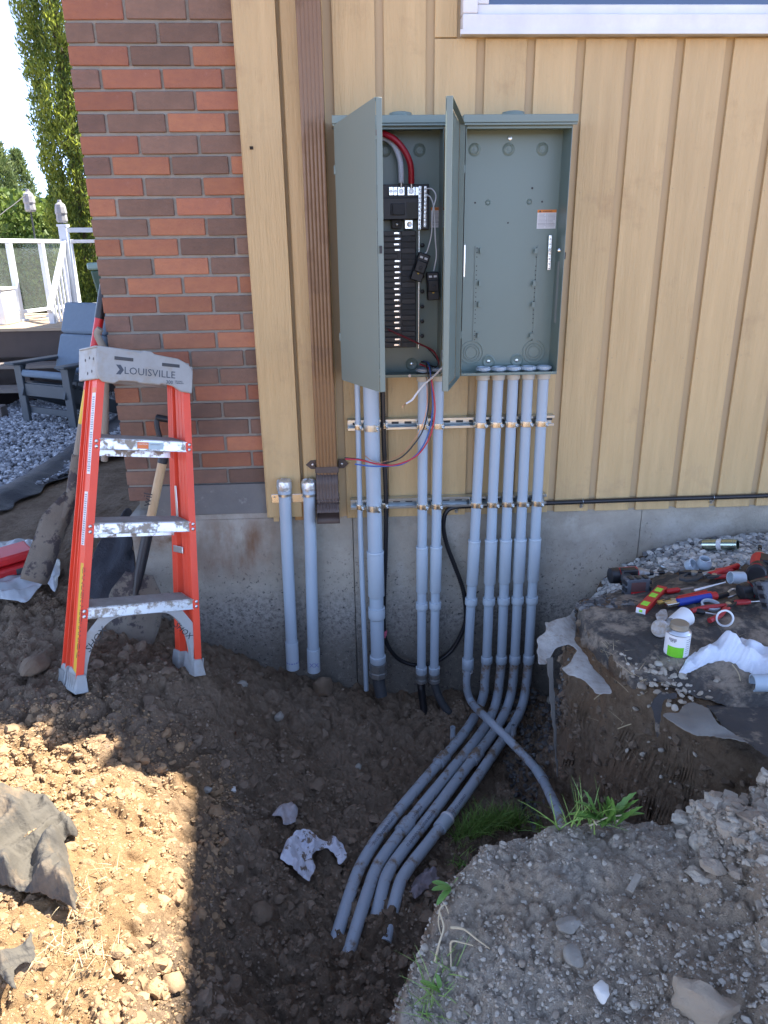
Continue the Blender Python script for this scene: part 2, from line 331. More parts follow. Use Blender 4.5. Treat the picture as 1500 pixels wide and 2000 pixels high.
lit_crumb_m = stone_mat('sunlit_clods', [(.24, .15, .077), (.285, .183, .096), (.31, .203, .108), (.335, .223, .122), (.37, .26, .15)])  # crumbs in the lightened sun patch tone
# ---------------- terrain ----------------
MAIN = RBF([(-.1, -1.2, -.46), (.1, -1.1, -.47), (.64, -.3, -.50), (.46, -.68, -.52), (.72, -.75, -.54), (.2, -.5, -.48), (0, -.08, -.36), (.17, -.05, -.4), (-.4, 0, -.24), (-.2, .0, -.31), (.5, 0, -.42), (.75, 0, -.42),
    (-.3, -1.42, -.40), (-.1, -1.8, -.45), (-.15, -2.1, -.42), (-.35, -.55, -.30), (-.2, -.9, -.44), (-.62, -.20, -.10), (-.58, -.45, .02), (-.7, -.3, .0), (-.93, -.67, .10), (-.75, -.6, .03), (-.95, -.05, .13), (-.95, -.35, .1), (-.7, -.02, -.06),
    (-.74, -1.33, .05), (-1, -1.0, .07), (-.6, -1.42, .03), (-.52, -1.63, .02), (-1.25, -.6, .1), (-.75, -.85, .0), (-.55, -.92, -.14), (-.42, -1.2, -.2), (-.36, -1.6, -.18), (-.38, -1.85, -.12), (-.55, -2.1, .0), (-1, -1.6, .06), (-.45, -.75, -.25),
    (-1.7, .4, .09), (-1.3, .3, .12), (-1.2, .9, .08), (-2.2, 1.5, .0), (-1.6, 1.6, .0), (-3, 4, 0), (-4, 5.3, 0), (-2, 7, 0), (-6, 3, 0), (-3, 0, .05), (-2, -1, .05), (-2, -2, .05), (-3, -5, 0), (0, -5, .1), (3, -5, .1), (0, -3, -.1), (1.2, -.7, -.5), (1.4, -1.5, -.5), (2.4, -1.7, -.5), (4, -1.8, -.4), (6, -1.5, 0), (9, 9, 0), (-9, 9, 0)])
ETOP = RBF([(1.77, 0, .33), (1.45, 0, .31), (1.27, 0, .26), (1.05, 0, .12), (.93, -.02, .02), (.95, -.25, .16), (.8, -.65, .36), (1.2, -.8, .38), (1.2, -.4, .35), (.75, -1.0, .36), (.85, -1.2, .33), (1.0, -1.42, .28), (1.2, -1.3, .33), (.7, -.9, .35), (1.6, -.5, .36), (3, -.5, .36), (3, -1.6, .3), (6, -1, .3)])
DTOP = RBF([(.28, -1.5, .22), (.5, -1.5, .255), (.72, -1.5, .255), (.82, -1.55, .285), (.95, -1.60, .335), (1.1, -1.58, .30), (.12, -1.75, .08), (.04, -1.9, .03), (.3, -1.8, .18), (.7, -1.85, .22), (.7, -2.2, .2), (1., -2., .28), (2, -2, .25), (5, -3, .15), (0, -2.8, .05), (-3, -6, .05)])
EP = [(.70, -.58), (.665, -.80), (.70, -.92), (.72, -1.02), (.755, -1.12), (.82, -1.24), (1.0, -1.44), (1.35, -1.56), (4, -1.9), (7, -1.6), (7, .6), (.98, .6), (.93, .0), (.80, -.25), (.74, -.52)]
DP = [(.25, -1.445), (.48, -1.43), (.72, -1.43), (.86, -1.45), (1.05, -1.47), (1.4, -1.60), (4, -2.05), (8, -2.4), (8, -8), (-.5, -8), (-.25, -2.6), (-.14, -1.97), (-.03, -1.81), (.11, -1.63)]
def ground_base(x, y):
    x = np.asarray(x, float); y = np.asarray(y, float)
    wob = .045*vn(x*6, y*6, 5)*2+.010*vn(x*22, y*22, 6)*2
    h = MAIN(x, y)
    sE = sdpoly(x, y, EP)+.05*vn(x*5, y*5, 5)*2; wE = np.where(y > -.45, .22, .07); tE = sstep((sE+wE*.2)/wE)
    h = h+(ETOP(x, y)-h)*tE
    sD = sdpoly(x, y, DP)+wob; tD = sstep((sD+.07)/.15)
    h = h+(DTOP(x, y)-h)*tD
    return h, tE, tD
def gz(x, y): return float(ground_base(np.array([x]), np.array([y]))[0][0])
def onG(px, py, up=0.):
    """the point of the ground seen at a photo pixel"""
    d = ray(px, py); d = d/np.linalg.norm(d); t = np.arange(.6, 12, .01); P = CAM+d*t[:, None]
    below = P[:, 2] < ground_base(P[:, 0], P[:, 1])[0]+up
    i = int(np.argmax(below)); return P[i]
def axis(fa, fb, st, far, g=1.12, mx=60):
    a = list(np.arange(fa, fb+1e-9, st)); s = st; x = fb; hi = []
    while x < far[1]: s = min(s*g, mx); x += s; hi.append(x)
    s = st; x = fa; lo = []
    while x > far[0]: s = min(s*g, mx); x -= s; lo.append(x)
    return np.array(lo[::-1]+a+hi)
gx = axis(-1.7, 2.05, .0048, (-500, 500), 1.10); gy = axis(-2.3, .03, .0046, (-500, 700), 1.07)
GX, GY = np.meshgrid(gx, gy); x, y = GX.ravel(), GY.ravel()
H, tE, tD = ground_base(x, y)
near = np.clip(1.6-np.maximum(np.abs(x)-2.2, 0)-np.maximum(np.abs(y+1)-1.6, 0), 0, 1)
wx = x+.012*vn(x*30, y*30, 40)*2; wy = y+.012*vn(x*30, y*30, 41)*2
top = tE*(sdpoly(x, y, EP) > -.02); yard = sstep((y-.1)/.6)
slope_zone = tE*(1-tE)*4
rough = (1-top*.75)*(1-yard*.7)*(1-np.clip(slope_zone*3, 0, 1))
dn = .042*clods(wx/.085, wy/.085, 11)+.031*clods(wx/.040, wy/.040, 12)+.015*clods(wx/.021, wy/.021, 13)+.007*clods(wx/.0105, wy/.0105, 17)
patch = sstep(.5+2.2*fbm(x*2.4, y*2.4, 31, 3))      # some places trodden smooth, some cloddy
slope_zone = tE*(1-tE)*4
dD = .022*clods(wx/.08, wy/.08, 14)+.013*clods(wx/.034, wy/.034, 15)+.008*clods(wx/.014, wy/.014, 16)+.004*clods(wx/.009, wy/.009, 18)
bump_r = sstep((x-.68)/.14)*tD*sstep((-1.43-y)/.08)
dD = dD+bump_r*(.085*clods(wx/.15, wy/.15, 21)+.05*clods(wx/.07, wy/.07, 22)+.028*clods(wx/.034, wy/.034, 23)+.014*clods(wx/.017, wy/.017, 24)-.05)
smC = np.exp(-(((x+.72)/.16)**2+((y+1.5)/.35)**2))   # the smoother dusty shoulder on the left
dn = dn*(.8+.2*patch)*(1-.6*smC)
H = H+near*rough*(dn*(1-tD)+dD*tD-.046*(1-tD)-.03*tD)+.05*fbm(x*1.7, y*1.7, 3, 3)*near*(1-.5*top)*.7
H = H+near*slope_zone*.02*fbm(x*4, y*4, 9, 2)
H = np.where((y > .035) & (x > -.88) & (x < 9) & (y < 9), np.minimum(H, .0), H)
bx = x+near*(np.sqrt(slope_zone)*.9*fbm(x*2+H*7, y*2-H*4, 61, 3)+.25*fbm(x*5, y*5, 63, 4))*.04; by = y+near*(np.sqrt(slope_zone)*.9*fbm(x*2-H*4, y*2+H*7, 62, 3)+.25*fbm(x*5, y*5, 64, 4))*.04
by = np.where(y > -.02, y, np.minimum(by, -.005))
lit_soil_w = sstep((-.38-x+.15*vn(x*6, y*6, 71))/.2)*sstep((-.68-y+.3*fbm(x*4, y*4, 72))/.3)  # same soil coloured tan where the sun patch falls: sunlight put into the colour
lit_soil_w = np.maximum(lit_soil_w, sstep((-2.5-y)/.3)); lit_soil_w = np.maximum(lit_soil_w, sstep((x-3.2)/.5)*(y < -.5))  # unseen ground behind and beside the camera lightened to bounce warm fill
nx, ny = len(gx), len(gy); I = np.arange(nx*ny).reshape(ny, nx)
Fq = np.stack([I[:-1, :-1], I[:-1, 1:], I[1:, 1:], I[1:, :-1]], -1).reshape(-1, 4)
colz = np.stack([(y > -2.5)*tD*sstep((sdpoly(x, y, DP)-.03+.03*vn(x*14, y*14, 77))/.06), tE, lit_soil_w, near], 1)
me = npmesh('ground', np.stack([bx, by, H], 1), Fq, {'zone': ('FLOAT_COLOR', colz)})
def ground_mat():
    m = bpy.data.materials.new('earth'); m.use_nodes = True; N, L = nodes(m); b = N['Principled BSDF']; b.inputs['Roughness'].default_value = .92; b.inputs['Specular IOR Level'].default_value = .25
    tc = N.new('ShaderNodeTexCoord'); at = N.new('ShaderNodeAttribute'); at.attribute_name = 'zone'; sp = N.new('ShaderNodeSeparateColor'); L.new(at.outputs['Color'], sp.inputs[0])
    def noise(s, d=8, r=.68):
        n = N.new('ShaderNodeTexNoise'); n.inputs['Scale'].default_value = s; n.inputs['Detail'].default_value = d; n.inputs['Roughness'].default_value = r; L.new(tc.outputs['Object'], n.inputs[0]); return n.outputs[0]
    def ramp(src, lo, hi): r = N.new('ShaderNodeMapRange'); r.inputs[1].default_value = lo; r.inputs[2].default_value = hi; L.new(src, r.inputs[0]); return r.outputs[0]
    def mix(f, a, c):
        q = N.new('ShaderNodeMix'); q.data_type = 'RGBA'; L.new(f, q.inputs[0])
        for k, v in ((6, a), (7, c)):
            if isinstance(v, tuple): q.inputs[k].default_value = (*v, 1)
            else: L.new(v, q.inputs[k])
        return q.outputs[2]
    n1, n2, n3, n4 = noise(3.5), noise(28), noise(110), noise(1.4, 5)
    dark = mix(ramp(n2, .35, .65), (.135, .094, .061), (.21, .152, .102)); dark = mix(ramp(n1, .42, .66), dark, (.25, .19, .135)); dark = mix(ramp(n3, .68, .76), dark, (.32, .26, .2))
    tan = mix(ramp(n2, .35, .7), (.26, .16, .078), (.34, .22, .112)); tan = mix(ramp(n1, .5, .7), tan, (.32, .205, .105)); tan = mix(ramp(n3, .66, .76), tan, (.36, .27, .18))  # soil tone lightened to stand for sunlight
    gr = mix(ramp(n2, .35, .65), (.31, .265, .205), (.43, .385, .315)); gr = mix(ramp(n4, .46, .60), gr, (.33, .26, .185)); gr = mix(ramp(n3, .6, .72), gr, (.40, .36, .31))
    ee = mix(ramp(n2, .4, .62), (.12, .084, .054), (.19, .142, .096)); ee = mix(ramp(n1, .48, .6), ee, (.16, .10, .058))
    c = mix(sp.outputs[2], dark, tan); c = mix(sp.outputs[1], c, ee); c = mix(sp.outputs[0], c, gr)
    L.new(c, b.inputs['Base Color'])
    bp = N.new('ShaderNodeBump'); bp.inputs['Distance'].default_value = .008; bp.inputs['Strength'].default_value = .9; L.new(n3, bp.inputs['Height'])
    b2 = N.new('ShaderNodeBump'); b2.inputs['Distance'].default_value = .02; L.new(n2, b2.inputs['Height']); L.new(b2.outputs[0], bp.inputs['Normal']); L.new(bp.outputs[0], b.inputs['Normal'])
    return m
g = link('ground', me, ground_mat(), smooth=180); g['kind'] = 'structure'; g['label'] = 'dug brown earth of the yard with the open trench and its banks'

# loose stones and clods: one mesh per mass
def rocks(name, pts, rad, m, sub=1, flat=.75, label=None, sink=.3, parent=None, jag=.35, knob=0):
    n = len(pts); V0, F0 = ICO[sub]; nv = len(V0); var = []; K = 24
    for k in range(K):
        d = 1+jag*1.5*(rng.random(nv)-.5)
        if knob:
            U = V0*1.9+k*3.7; d = 1+.30*jag*(rng.random(nv)-.5)+knob*(clods(U[:, 0]+U[:, 2]*.7, U[:, 1]-U[:, 2]*.6, k)-.4)+knob*.5*(clods(U[:, 0]*2.1, U[:, 2]*2.1+U[:, 1], k+50)-.4)
        for _ in range(5 if not knob else 1):            # chop flats
            q = rng.normal(size=3); q /= np.linalg.norm(q); t = (V0*d[:, None])@q; lim = .60+.25*rng.random(); d = np.where(t > lim, d*lim/np.maximum(t, .3), d)
        var.append(V0*d[:, None])
    var = np.array(var)[rng.integers(0, K, n)]
    q = rng.normal(size=(n, 4)); q /= np.linalg.norm(q, axis=1)[:, None]; a, b, c, d = q.T
    Rm = np.stack([1-2*(c*c+d*d), 2*(b*c-a*d), 2*(b*d+a*c), 2*(b*c+a*d), 1-2*(b*b+d*d), 2*(c*d-a*b), 2*(b*d-a*c), 2*(c*d+a*b), 1-2*(b*b+c*c)], 1).reshape(n, 3, 3)
    sc3 = rad[:, None]*np.stack([.75+.6*rng.random(n), .7+.45*rng.random(n), .55+.45*rng.random(n)], 1)
    V = np.einsum('nij,nvj->nvi', Rm, var*sc3[:, None]); V[..., 2] *= flat
    V = V+np.asarray(pts)[:, None]+np.array([0, 0, 1])*(rad*(flat-sink*2)*.5)[:, None, None]
    Fc = (F0[None]+(np.arange(n)*nv)[:, None, None]).reshape(-1, 3)
    me = npmesh(name, V.reshape(-1, 3), Fc, {'rnd': ('FLOAT', np.repeat(rng.random(n), nv))})
    o = link(name, me, m, parent, smooth=(35 if sub > 1 else 25)); o['kind'] = 'stuff'
    if label: o['label'] = label
    return o
def surf(px, py):
    """fine ground height by nearest grid vertex"""
    i = np.clip(np.searchsorted(gx, px), 0, nx-1); j = np.clip(np.searchsorted(gy, py), 0, ny-1)
    return H.reshape(ny, nx)[j, i]
def scatter(n, x0, x1, y0, y1, keep):
    px = rng.uniform(x0, x1, n); py = rng.uniform(y0, y1, n); k = rng.random(n) < keep(px, py); return px[k], py[k]
def sizes(n, lo, hi, p=2.2): return lo*(hi/lo)**(rng.random(n)**p)
# dark soil clods in the trench and round the ladder
def kc(a, b):
    _, e, d = ground_base(a, b); return (1-e)*(1-d)*(.25+.75*(fbm(a*2.4, b*2.4, 31, 3) > -.05))*(1-sstep((-.35-a)/.15)*sstep((-.6-b)/.3))*(b < -.005)
def near2(a, b): return .45+.55*sstep((-.1-b)/.8)
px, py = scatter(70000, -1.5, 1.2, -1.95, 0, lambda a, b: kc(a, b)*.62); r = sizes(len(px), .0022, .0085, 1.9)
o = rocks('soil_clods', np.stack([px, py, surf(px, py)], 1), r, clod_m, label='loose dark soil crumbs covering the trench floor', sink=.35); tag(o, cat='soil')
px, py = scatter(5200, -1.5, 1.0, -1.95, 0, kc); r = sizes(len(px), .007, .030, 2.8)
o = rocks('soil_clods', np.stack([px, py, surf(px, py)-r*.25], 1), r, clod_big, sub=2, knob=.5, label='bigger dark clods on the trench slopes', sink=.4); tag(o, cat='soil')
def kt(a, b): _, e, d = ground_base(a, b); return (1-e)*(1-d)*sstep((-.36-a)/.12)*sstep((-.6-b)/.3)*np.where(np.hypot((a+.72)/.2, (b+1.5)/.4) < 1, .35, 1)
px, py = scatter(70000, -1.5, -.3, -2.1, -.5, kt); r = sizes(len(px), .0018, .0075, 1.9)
o = rocks('soil_clods', np.stack([px, py, surf(px, py)], 1), r, lit_crumb_m, label='loose crumbs tinted tan as sunlit soil on the bank left of the trench', sink=.35); tag(o, cat='soil')
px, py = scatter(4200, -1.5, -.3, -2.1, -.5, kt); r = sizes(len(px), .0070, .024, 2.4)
o = rocks('soil_clods', np.stack([px, py, surf(px, py)-r*.25], 1), r, lit_lump_m, sub=2, knob=.5, label='bigger clods tinted tan as sunlit soil on the left bank', sink=.4); tag(o, cat='soil')
def kp(a, b): _, e, d = ground_base(a, b); return d*np.where(a > .8, .35, .3+.7*(fbm(a*3, b*3, 33, 3) > -.1))
px, py = scatter(22000, -.1, 1.4, -2.25, -1.42, kp); r = sizes(len(px), .002, .0085, 2.4)
o = rocks('pebbles', np.stack([px, py, surf(px, py)], 1), r, pebble_m, sub=1, sink=.45, label='grey pebbles and crumbs on the near spoil mound'); tag(o, cat='pebbles')
px, py = scatter(300, .1, 1.3, -2.2, -1.45, kp); r = sizes(len(px), .005, .011, 2.2)
o = rocks('pebbles', np.stack([px, py, surf(px, py)], 1), r, pebble_m, sub=2, label='larger rounded pebbles in the near spoil mound', jag=.12); tag(o, cat='pebbles')
# earth lumps stuck in the cliff of the right bank, and the knobbly crest of the near mound
sz = slope_zone*(y > -1.62)*(y < -.35)*(x < 1.5)*(H < .33)
idx = rng.choice(len(x), 1600, replace=False, p=sz/sz.sum()); r = sizes(len(idx), .004, .020, 2.0)
o = rocks('earth_lumps', np.stack([bx[idx], by[idx]+r*.3, H[idx]], 1), r, cliff_m, sub=2, knob=.5, label='crumbling earth lumps in the cut face of the right bank', sink=.2); tag(o, cat='earth')
idx = rng.choice(len(x), 2600, replace=False, p=(bump_r*(x < 1.18)*(y > -2.05)*np.where(y > -1.7, 1, .35))/(bump_r*(x < 1.18)*(y > -2.05)*np.where(y > -1.7, 1, .35)).sum()); r = sizes(len(idx), .003, .026, 2.8)
idx = idx; k_ = (x[idx] < 1.45) & (y[idx] > -2.25); idx = idx[k_]; r = r[k_]
o = rocks('earth_lumps', np.stack([x[idx], y[idx], H[idx]-r*.15], 1), r, mound_m, sub=2, knob=.7, label='knobbly dry earth lumps over the crest of the near mound', sink=.3); tag(o, cat='earth')
# crushed gravel against the foundation wall, right
def kg(a, b): return (ETOP(a, b) > -.05)*((b > -.36-.15*(a-1.2)-.12*vn(a*8, b*8, 3)) & (a > .86-.25*b) & (b < -.01))
px, py = scatter(5200, .8, 2.1, -.6, 0, kg); r = sizes(len(px), .009, .020, 1.2)
o = rocks('gravel', np.stack([px, py, surf(px, py)+.006*rng.random(len(px))], 1), r, gravel_m, sub=2, label='grey crushed gravel banked against the foundation wall', jag=.3); tag(o, cat='gravel')
# gravel that spilled from the torn fabric on the bank's front, and the darker stones in the corner
def kf(a, b): return np.exp(-(((a-.83)/.10)**2+((b+1.14)/.10)**2)) + 0*a
px, py = scatter(1900, .55, 1.1, -1.35, -.8, kf); r = sizes(len(px), .004, .013, 1.4)
o = rocks('gravel', np.stack([px, py, surf(px, py)+.014], 1), r, pebble_m, sub=2, label='small gravel spilled over the front of the right bank', jag=.3); tag(o, cat='gravel')
def kk(a, b): return ((a > .60) & (b > -.75))*.9
px, py = scatter(1100, .6, .95, -.7, 0, kk); r = sizes(len(px), .006, .016, 1.4)
o = rocks('gravel', np.stack([px, py, surf(px, py)], 1), r, stone_mat('dark_gravel', [(.05, .05, .05), (.11, .105, .1), (.2, .2, .19)]), sub=2, label='dark gravel fallen into the corner beside the conduits', jag=.3); tag(o, cat='gravel')
# yard gravel
YG = [(-2.2, 1.75), (-1.9, 2.7), (-1.2, 3.3), (-1.1, 8), (-12, 9), (-12, 1.0), (-3.1, 1.25)]
px, py = scatter(60000, -6.2, -1.2, 1.1, 8, lambda a, b: (sdpoly(a, b, YG) > 0)*np.where(b > 5.2, .3, 1.)); r = sizes(len(px), .012, .026, 1.2)
o = rocks('gravel', np.stack([px, py, np.full(len(px), .018)+.012*rng.random(len(px))], 1), r, yard_m, sub=1, label='blue grey crushed gravel of the yard round the patio chair', jag=.3); tag(o, cat='gravel')
gp = npmesh('gravel_path', np.array([(a, b, .012) for a, b in YG]), np.array([list(range(len(YG)))]))
o = link('gravel_path', gp, mat('gravel_bed', (.20, .21, .22), .9, c2=(.1, .105, .11), ns=60, bump=.01, bs=90)); o['kind'] = 'structure'; o['label'] = 'bed of the blue grey gravel area'

# ---------------- foundation ----------------
fz = .462
found = thing('foundation_wall', 'grey stained concrete foundation wall under the tan siding', 'wall', (0, .1, 0))
def conc_mat():
    m = bpy.data.materials.new('concrete'); m.use_nodes = True; N, L = nodes(m); b = N['Principled BSDF']; b.inputs['Roughness'].default_value = .9
    tc = N.new('ShaderNodeTexCoord'); S = tc.outputs['Object']
    def noise(s, d=8, r=.68, st=None):
        n = N.new('ShaderNodeTexNoise'); n.inputs['Scale'].default_value = s; n.inputs['Detail'].default_value = d; n.inputs['Roughness'].default_value = r
        if st: mp = N.new('ShaderNodeMapping'); mp.inputs['Scale'].default_value = st; L.new(S, mp.inputs[0]); L.new(mp.outputs[0], n.inputs[0])
        else: L.new(S, n.inputs[0])
        return n.outputs[0]
    def ramp(src, lo, hi): r = N.new('ShaderNodeMapRange'); r.inputs[1].default_value = lo; r.inputs[2].default_value = hi; L.new(src, r.inputs[0]); return r.outputs[0]
    def mix(f, a, c):
        q = N.new('ShaderNodeMix'); q.data_type = 'RGBA'; L.new(f, q.inputs[0])
        for k, v in ((6, a), (7, c)):
            if isinstance(v, tuple): q.inputs[k].default_value = (*v, 1)
            else: L.new(v, q.inputs[k])
        return q.outputs[2]
    def mul(a, c): q = N.new('ShaderNodeMath'); q.operation = 'MULTIPLY'; L.new(a, q.inputs[0]); L.new(c, q.inputs[1]); return q.outputs[0]
    sx = N.new('ShaderNodeSeparateXYZ'); L.new(S, sx.inputs[0])
    def band(sock, c, w):
        a = N.new('ShaderNodeMath'); a.operation = 'SUBTRACT'; L.new(sock, a.inputs[0]); a.inputs[1].default_value = c
        q = N.new('ShaderNodeMath'); q.operation = 'ABSOLUTE'; L.new(a.outputs[0], q.inputs[0]); return ramp(q.outputs[0], w, w*.35)
    base = mix(ramp(noise(5), .35, .65), (.42, .38, .31), (.29, .265, .215))
    base = mix(ramp(noise(2.2), .5, .62), base, (.45, .425, .37))
    # old tar and damp staining near grade: a stain line, with speckles that bite through
    zz = N.new('ShaderNodeMath'); zz.operation = 'MULTIPLY_ADD'; zz.inputs[1].default_value = .30; L.new(noise(3.2), zz.inputs[0]); L.new(sx.outputs[2], zz.inputs[2])
    lowm = ramp(zz.outputs[0], .30, .17)
    low = mix(ramp(noise(55, 10, .8), .46, .6), (.34, .32, .28), (.13, .12, .105)); base = mix(lowm, base, low)
    lowm2 = ramp(zz.outputs[0], .17, -.02)
    base = mix(lowm2, base, mix(ramp(noise(34, 10, .8), .52, .66), (.165, .15, .125), (.31, .285, .24)))
    base = mix(mul(ramp(noise(60, 6, .8), .58, .62), ramp(zz.outputs[0], .52, .28)), base, (.045, .045, .045))
    rust = mul(mul(band(sx.outputs[0], -.50, .22), band(sx.outputs[2], .34, .17)), ramp(noise(7, 6, .6, (1, 1, .35)), .40, .60)); base = mix(rust, base, (.20, .105, .055))
    rust2 = mul(mul(band(sx.outputs[0], -.80, .14), band(sx.outputs[2], .42, .12)), ramp(noise(7), .42, .6)); base = mix(rust2, base, (.19, .11, .06))
    L.new(base, b.inputs['Base Color'])
    v = N.new('ShaderNodeTexVoronoi'); v.inputs['Scale'].default_value = 62; L.new(S, v.inputs[0]); pit = mul(ramp(v.outputs['Distance'], .16, .06), ramp(noise(9), .5, .6))
    hh = N.new('ShaderNodeMath'); hh.operation = 'SUBTRACT'; L.new(noise(90, 8, .75), hh.inputs[0]); L.new(pit, hh.inputs[1])
    bp = N.new('ShaderNodeBump'); bp.inputs['Distance'].default_value = .004; L.new(hh.outputs[0], bp.inputs['Height']); L.new(bp.outputs[0], b.inputs['Normal']); return m
CM = conc_mat(); CY = .012
def slabgrid(x0, x1, z0, z1, y0, depth, seedn=1, st=.012):
    """a wall face with slight waviness plus its body"""
    X = np.linspace(x0, x1, max(2, int((x1-x0)/st))); Z = np.linspace(z0, z1, max(2, int((z1-z0)/st))); A, B = np.meshgrid(X, Z)
    Yy = y0+.004*fbm(A*5, B*5, seedn, 4)+.0015*fbm(A*40, B*40, seedn+4, 3)
    n, k = A.shape; V = np.stack([A.ravel(), Yy.ravel(), B.ravel()], 1); J = np.arange(n*k).reshape(n, k)
    Fc = np.stack([J[:-1, :-1], J[:-1, 1:], J[1:, 1:], J[1:, :-1]], -1).reshape(-1, 4)
    bk = np.array([(a, y0+depth, c) for a, c in ((x0, z0), (x1, z0), (x1, z1), (x0, z1))]); m0 = len(V); V = np.vstack([V, bk])
    cn = [J[0, 0], J[0, -1], J[-1, -1], J[-1, 0]]
    ex = [(cn[i], cn[(i+1) % 4], m0+(i+1) % 4, m0+i) for i in range(4)]
    Fc = np.vstack([Fc, [(a, d, c, b) for a, b, c, d in ex], [(m0, m0+3, m0+2, m0+1)]])
    return V, Fc
seamX = float(onY(1247, 1060, CY)[0])
seam2 = float(onY(690, 1060, CY)[0])
for i, (a, b) in enumerate(((-.905, seam2-.002), (seam2+.002, seamX-.0015), (seamX+.0015, 8))):
    V, Fc = slabgrid(a, b, -1.0, fz, CY+.0006*i, .25, 50+i, .012 if i < 2 else .02)
    link('concrete_panel', npmesh('concrete_panel', V, Fc), CM, found, smooth=30)
b = MB().box(-.905, 8, CY+.02, .25, -1, fz-.002); b.build('concrete_core', CM, found)
V, Fc = slabgrid(-.80, -.20, fz+.026, .613, .006, .2, 58, .01)
link('mortar_parging', npmesh('mortar_parging', V, Fc), mat('parging', (.15, .15, .145), .9, c2=(.21, .205, .19), ns=7, bump=.003, bs=70, dirt=(.3, .3, .28), dscale=16, dlev=(.58, .72)), found, smooth=30)
V, Fc = slabgrid(-.905, -.20, fz+.002, fz+.024, CY-.002, .2, 59, .01); link('concrete_ledge', npmesh('concrete_ledge', V, Fc), CM, found, smooth=30)

# ---------------- brick wall ----------------
bw = thing('brick_wall', 'red and brown brick wall at the corner of the house', 'wall', (-.6, .1, .5))
BM = {'R': brick_red, 'O': brick_orange, 'B': brick_brown, 'P': brick_plum}
# from the bottom row up; even rows start with a whole brick, odd rows with a half one
rowsB = ['BBBB', 'RBRO', 'BBOB', 'PRBB', 'BRBB', 'OBRR', 'BRBR', 'PRBB', 'BOOR', 'PBOB', 'ROBO', 'BOOO', 'BOBR', 'BOBB', 'RBRB', 'PROB', 'RBRO', 'PBOB', 'RBBR', 'PBOB', 'RBRR', 'PRRB', 'RBRO', 'BBBP', 'RBBR', 'PBRB', 'BRBR', 'PBRB', 'RBBR', 'PRBB', 'BRRB', 'RBBR', 'BRBB', 'PBRB']
rowsB = ['BBBB', 'PBOR', 'BROB', 'BRBB', 'BBBB', 'OBRR', 'BBBR', 'PRBB'] + ['BOOR', 'PBOB', 'ROBO', 'BOOO', 'BOBR', 'OOBB', 'BOBR', 'OBRB', 'RBOR', 'POBO', 'RBBR', 'PBOB', 'RBRR', 'PRRB', 'RBOR', 'BBBB'] + ['RBBR', 'PBRB', 'BRBR', 'PBRB', 'RBBR', 'PRBB', 'BRRB', 'RBBR']
PIT, BH, BL = .0667, .0567, .1935
meshes = {}
def brickmesh(L, D):
    k = (round(L, 3), D)
    if k not in meshes:
        b = bmesh.new(); bmesh.ops.create_cube(b, size=1)
        for v in b.verts: v.co = Vector((v.co.x*L, v.co.y*D, v.co.z*BH))
        bmesh.ops.bevel(b, geom=b.edges[:], offset=.0022, segments=1, affect='EDGES'); me = bpy.data.meshes.new('brick'); b.to_mesh(me); b.free(); meshes[k] = me
    return meshes[k]
BY = .014
bx0 = -.897
def put_brick(a, bb, z, m, yj=0):
    me = brickmesh(bb-a, .09); o = bpy.data.objects.new('brick', me); COL.objects.link(o)
    if not me.materials: me.materials.append(None)
    o.material_slots[0].link = 'OBJECT'; o.material_slots[0].material = m; o.parent = bw
    o.location = Vector(((a+bb)/2, BY+.045+yj, z+BH/2))-bw.location; o.rotation_euler = (random.uniform(-.006, .006), random.uniform(-.006, .006), 0)
for k in range(len(rowsB)):
    z = .618+PIT*k; xx = bx0; col = rowsB[k]; i = 0
    while xx < -.22 and i < 4:
        Lb = (.090 if (k % 2 and i == 0) else BL); e = min(xx+Lb, -.215)
        if e-xx > .02: put_brick(xx+random.uniform(-.0012, .0012), e, z+random.uniform(-.001, .001), BM[col[i % len(col)]], random.uniform(-.002, .0015))
        xx = e+.0105; i += 1
put_brick(bx0, bx0+.135, .618-PIT, brick_plum)
zt = .618+PIT*len(rowsB)
V, Fc = slabgrid(-.893, -.215, .55, zt, BY+.009, .09, 66, .012); link('mortar', npmesh('mortar', V, Fc), mortar, bw, smooth=60)
# the side return of the brick corner (faces the yard)
nside = 0
for k in range(len(rowsB)):
    yy = BY+.092+.0105+(0 if k % 2 else .10)
    for q in range(2):
        me = brickmesh(BL, .09); o = bpy.data.objects.new('brick', me); COL.objects.link(o); o.material_slots[0].link = 'OBJECT'; o.material_slots[0].material = random.choice([brick_red, brick_brown, brick_plum]); o.parent = bw
        o.location = Vector((bx0+.045, yy+BL/2, .618+PIT*k+BH/2))-bw.location; o.rotation_euler = (0, 0, math.pi/2); yy += BL+.0105
b = MB().box(-.885, -.70, .106, 8.5, .12, zt); b.build('wall_core', mortar, bw)

# ---------------- siding ----------------
sw = thing('siding_wall', 'tan painted vertical board siding wall of the house', 'wall', (.8, .1, .5))
x0, pit, wd, rec = .4935, .1718, .1425, .0293
MB().box(-.215, 8, .0125, .16, fz-.0035, 3.1).build('backing', paint_r, sw)
winx0 = float(onY(900, 40, 0)[0]); winz = float(onY(1200, 66, -.03)[2])
def board(a, b, z0, z1, y=0., t=.0118, m=paint, name='board'):
    n = 5; mb = MB(); mb.box(a, b, y, y+t, z0, z1); o = mb.build(name, m, sw, bevel=.0016)
    return o
for k in range(-4, 40):
    a = x0+pit*k; bb = a+wd; zb = fz-.005+random.uniform(-.0015, .001)
    jj = random.uniform(-.0012, .0012)
    if k < 6 or k > 40:
        pass
    if bb > winx0-.05 and k < 12:
        board(a, bb, zb, winz-.006, jj)
        if k == -1: board(a, winx0-.012, winz-.003, 3.1, jj)
        if a < winx0 and k != -1: board(a, winx0-.003, winz-.003, 3.1, jj)
    else: board(a, bb, zb, 3.1, jj)
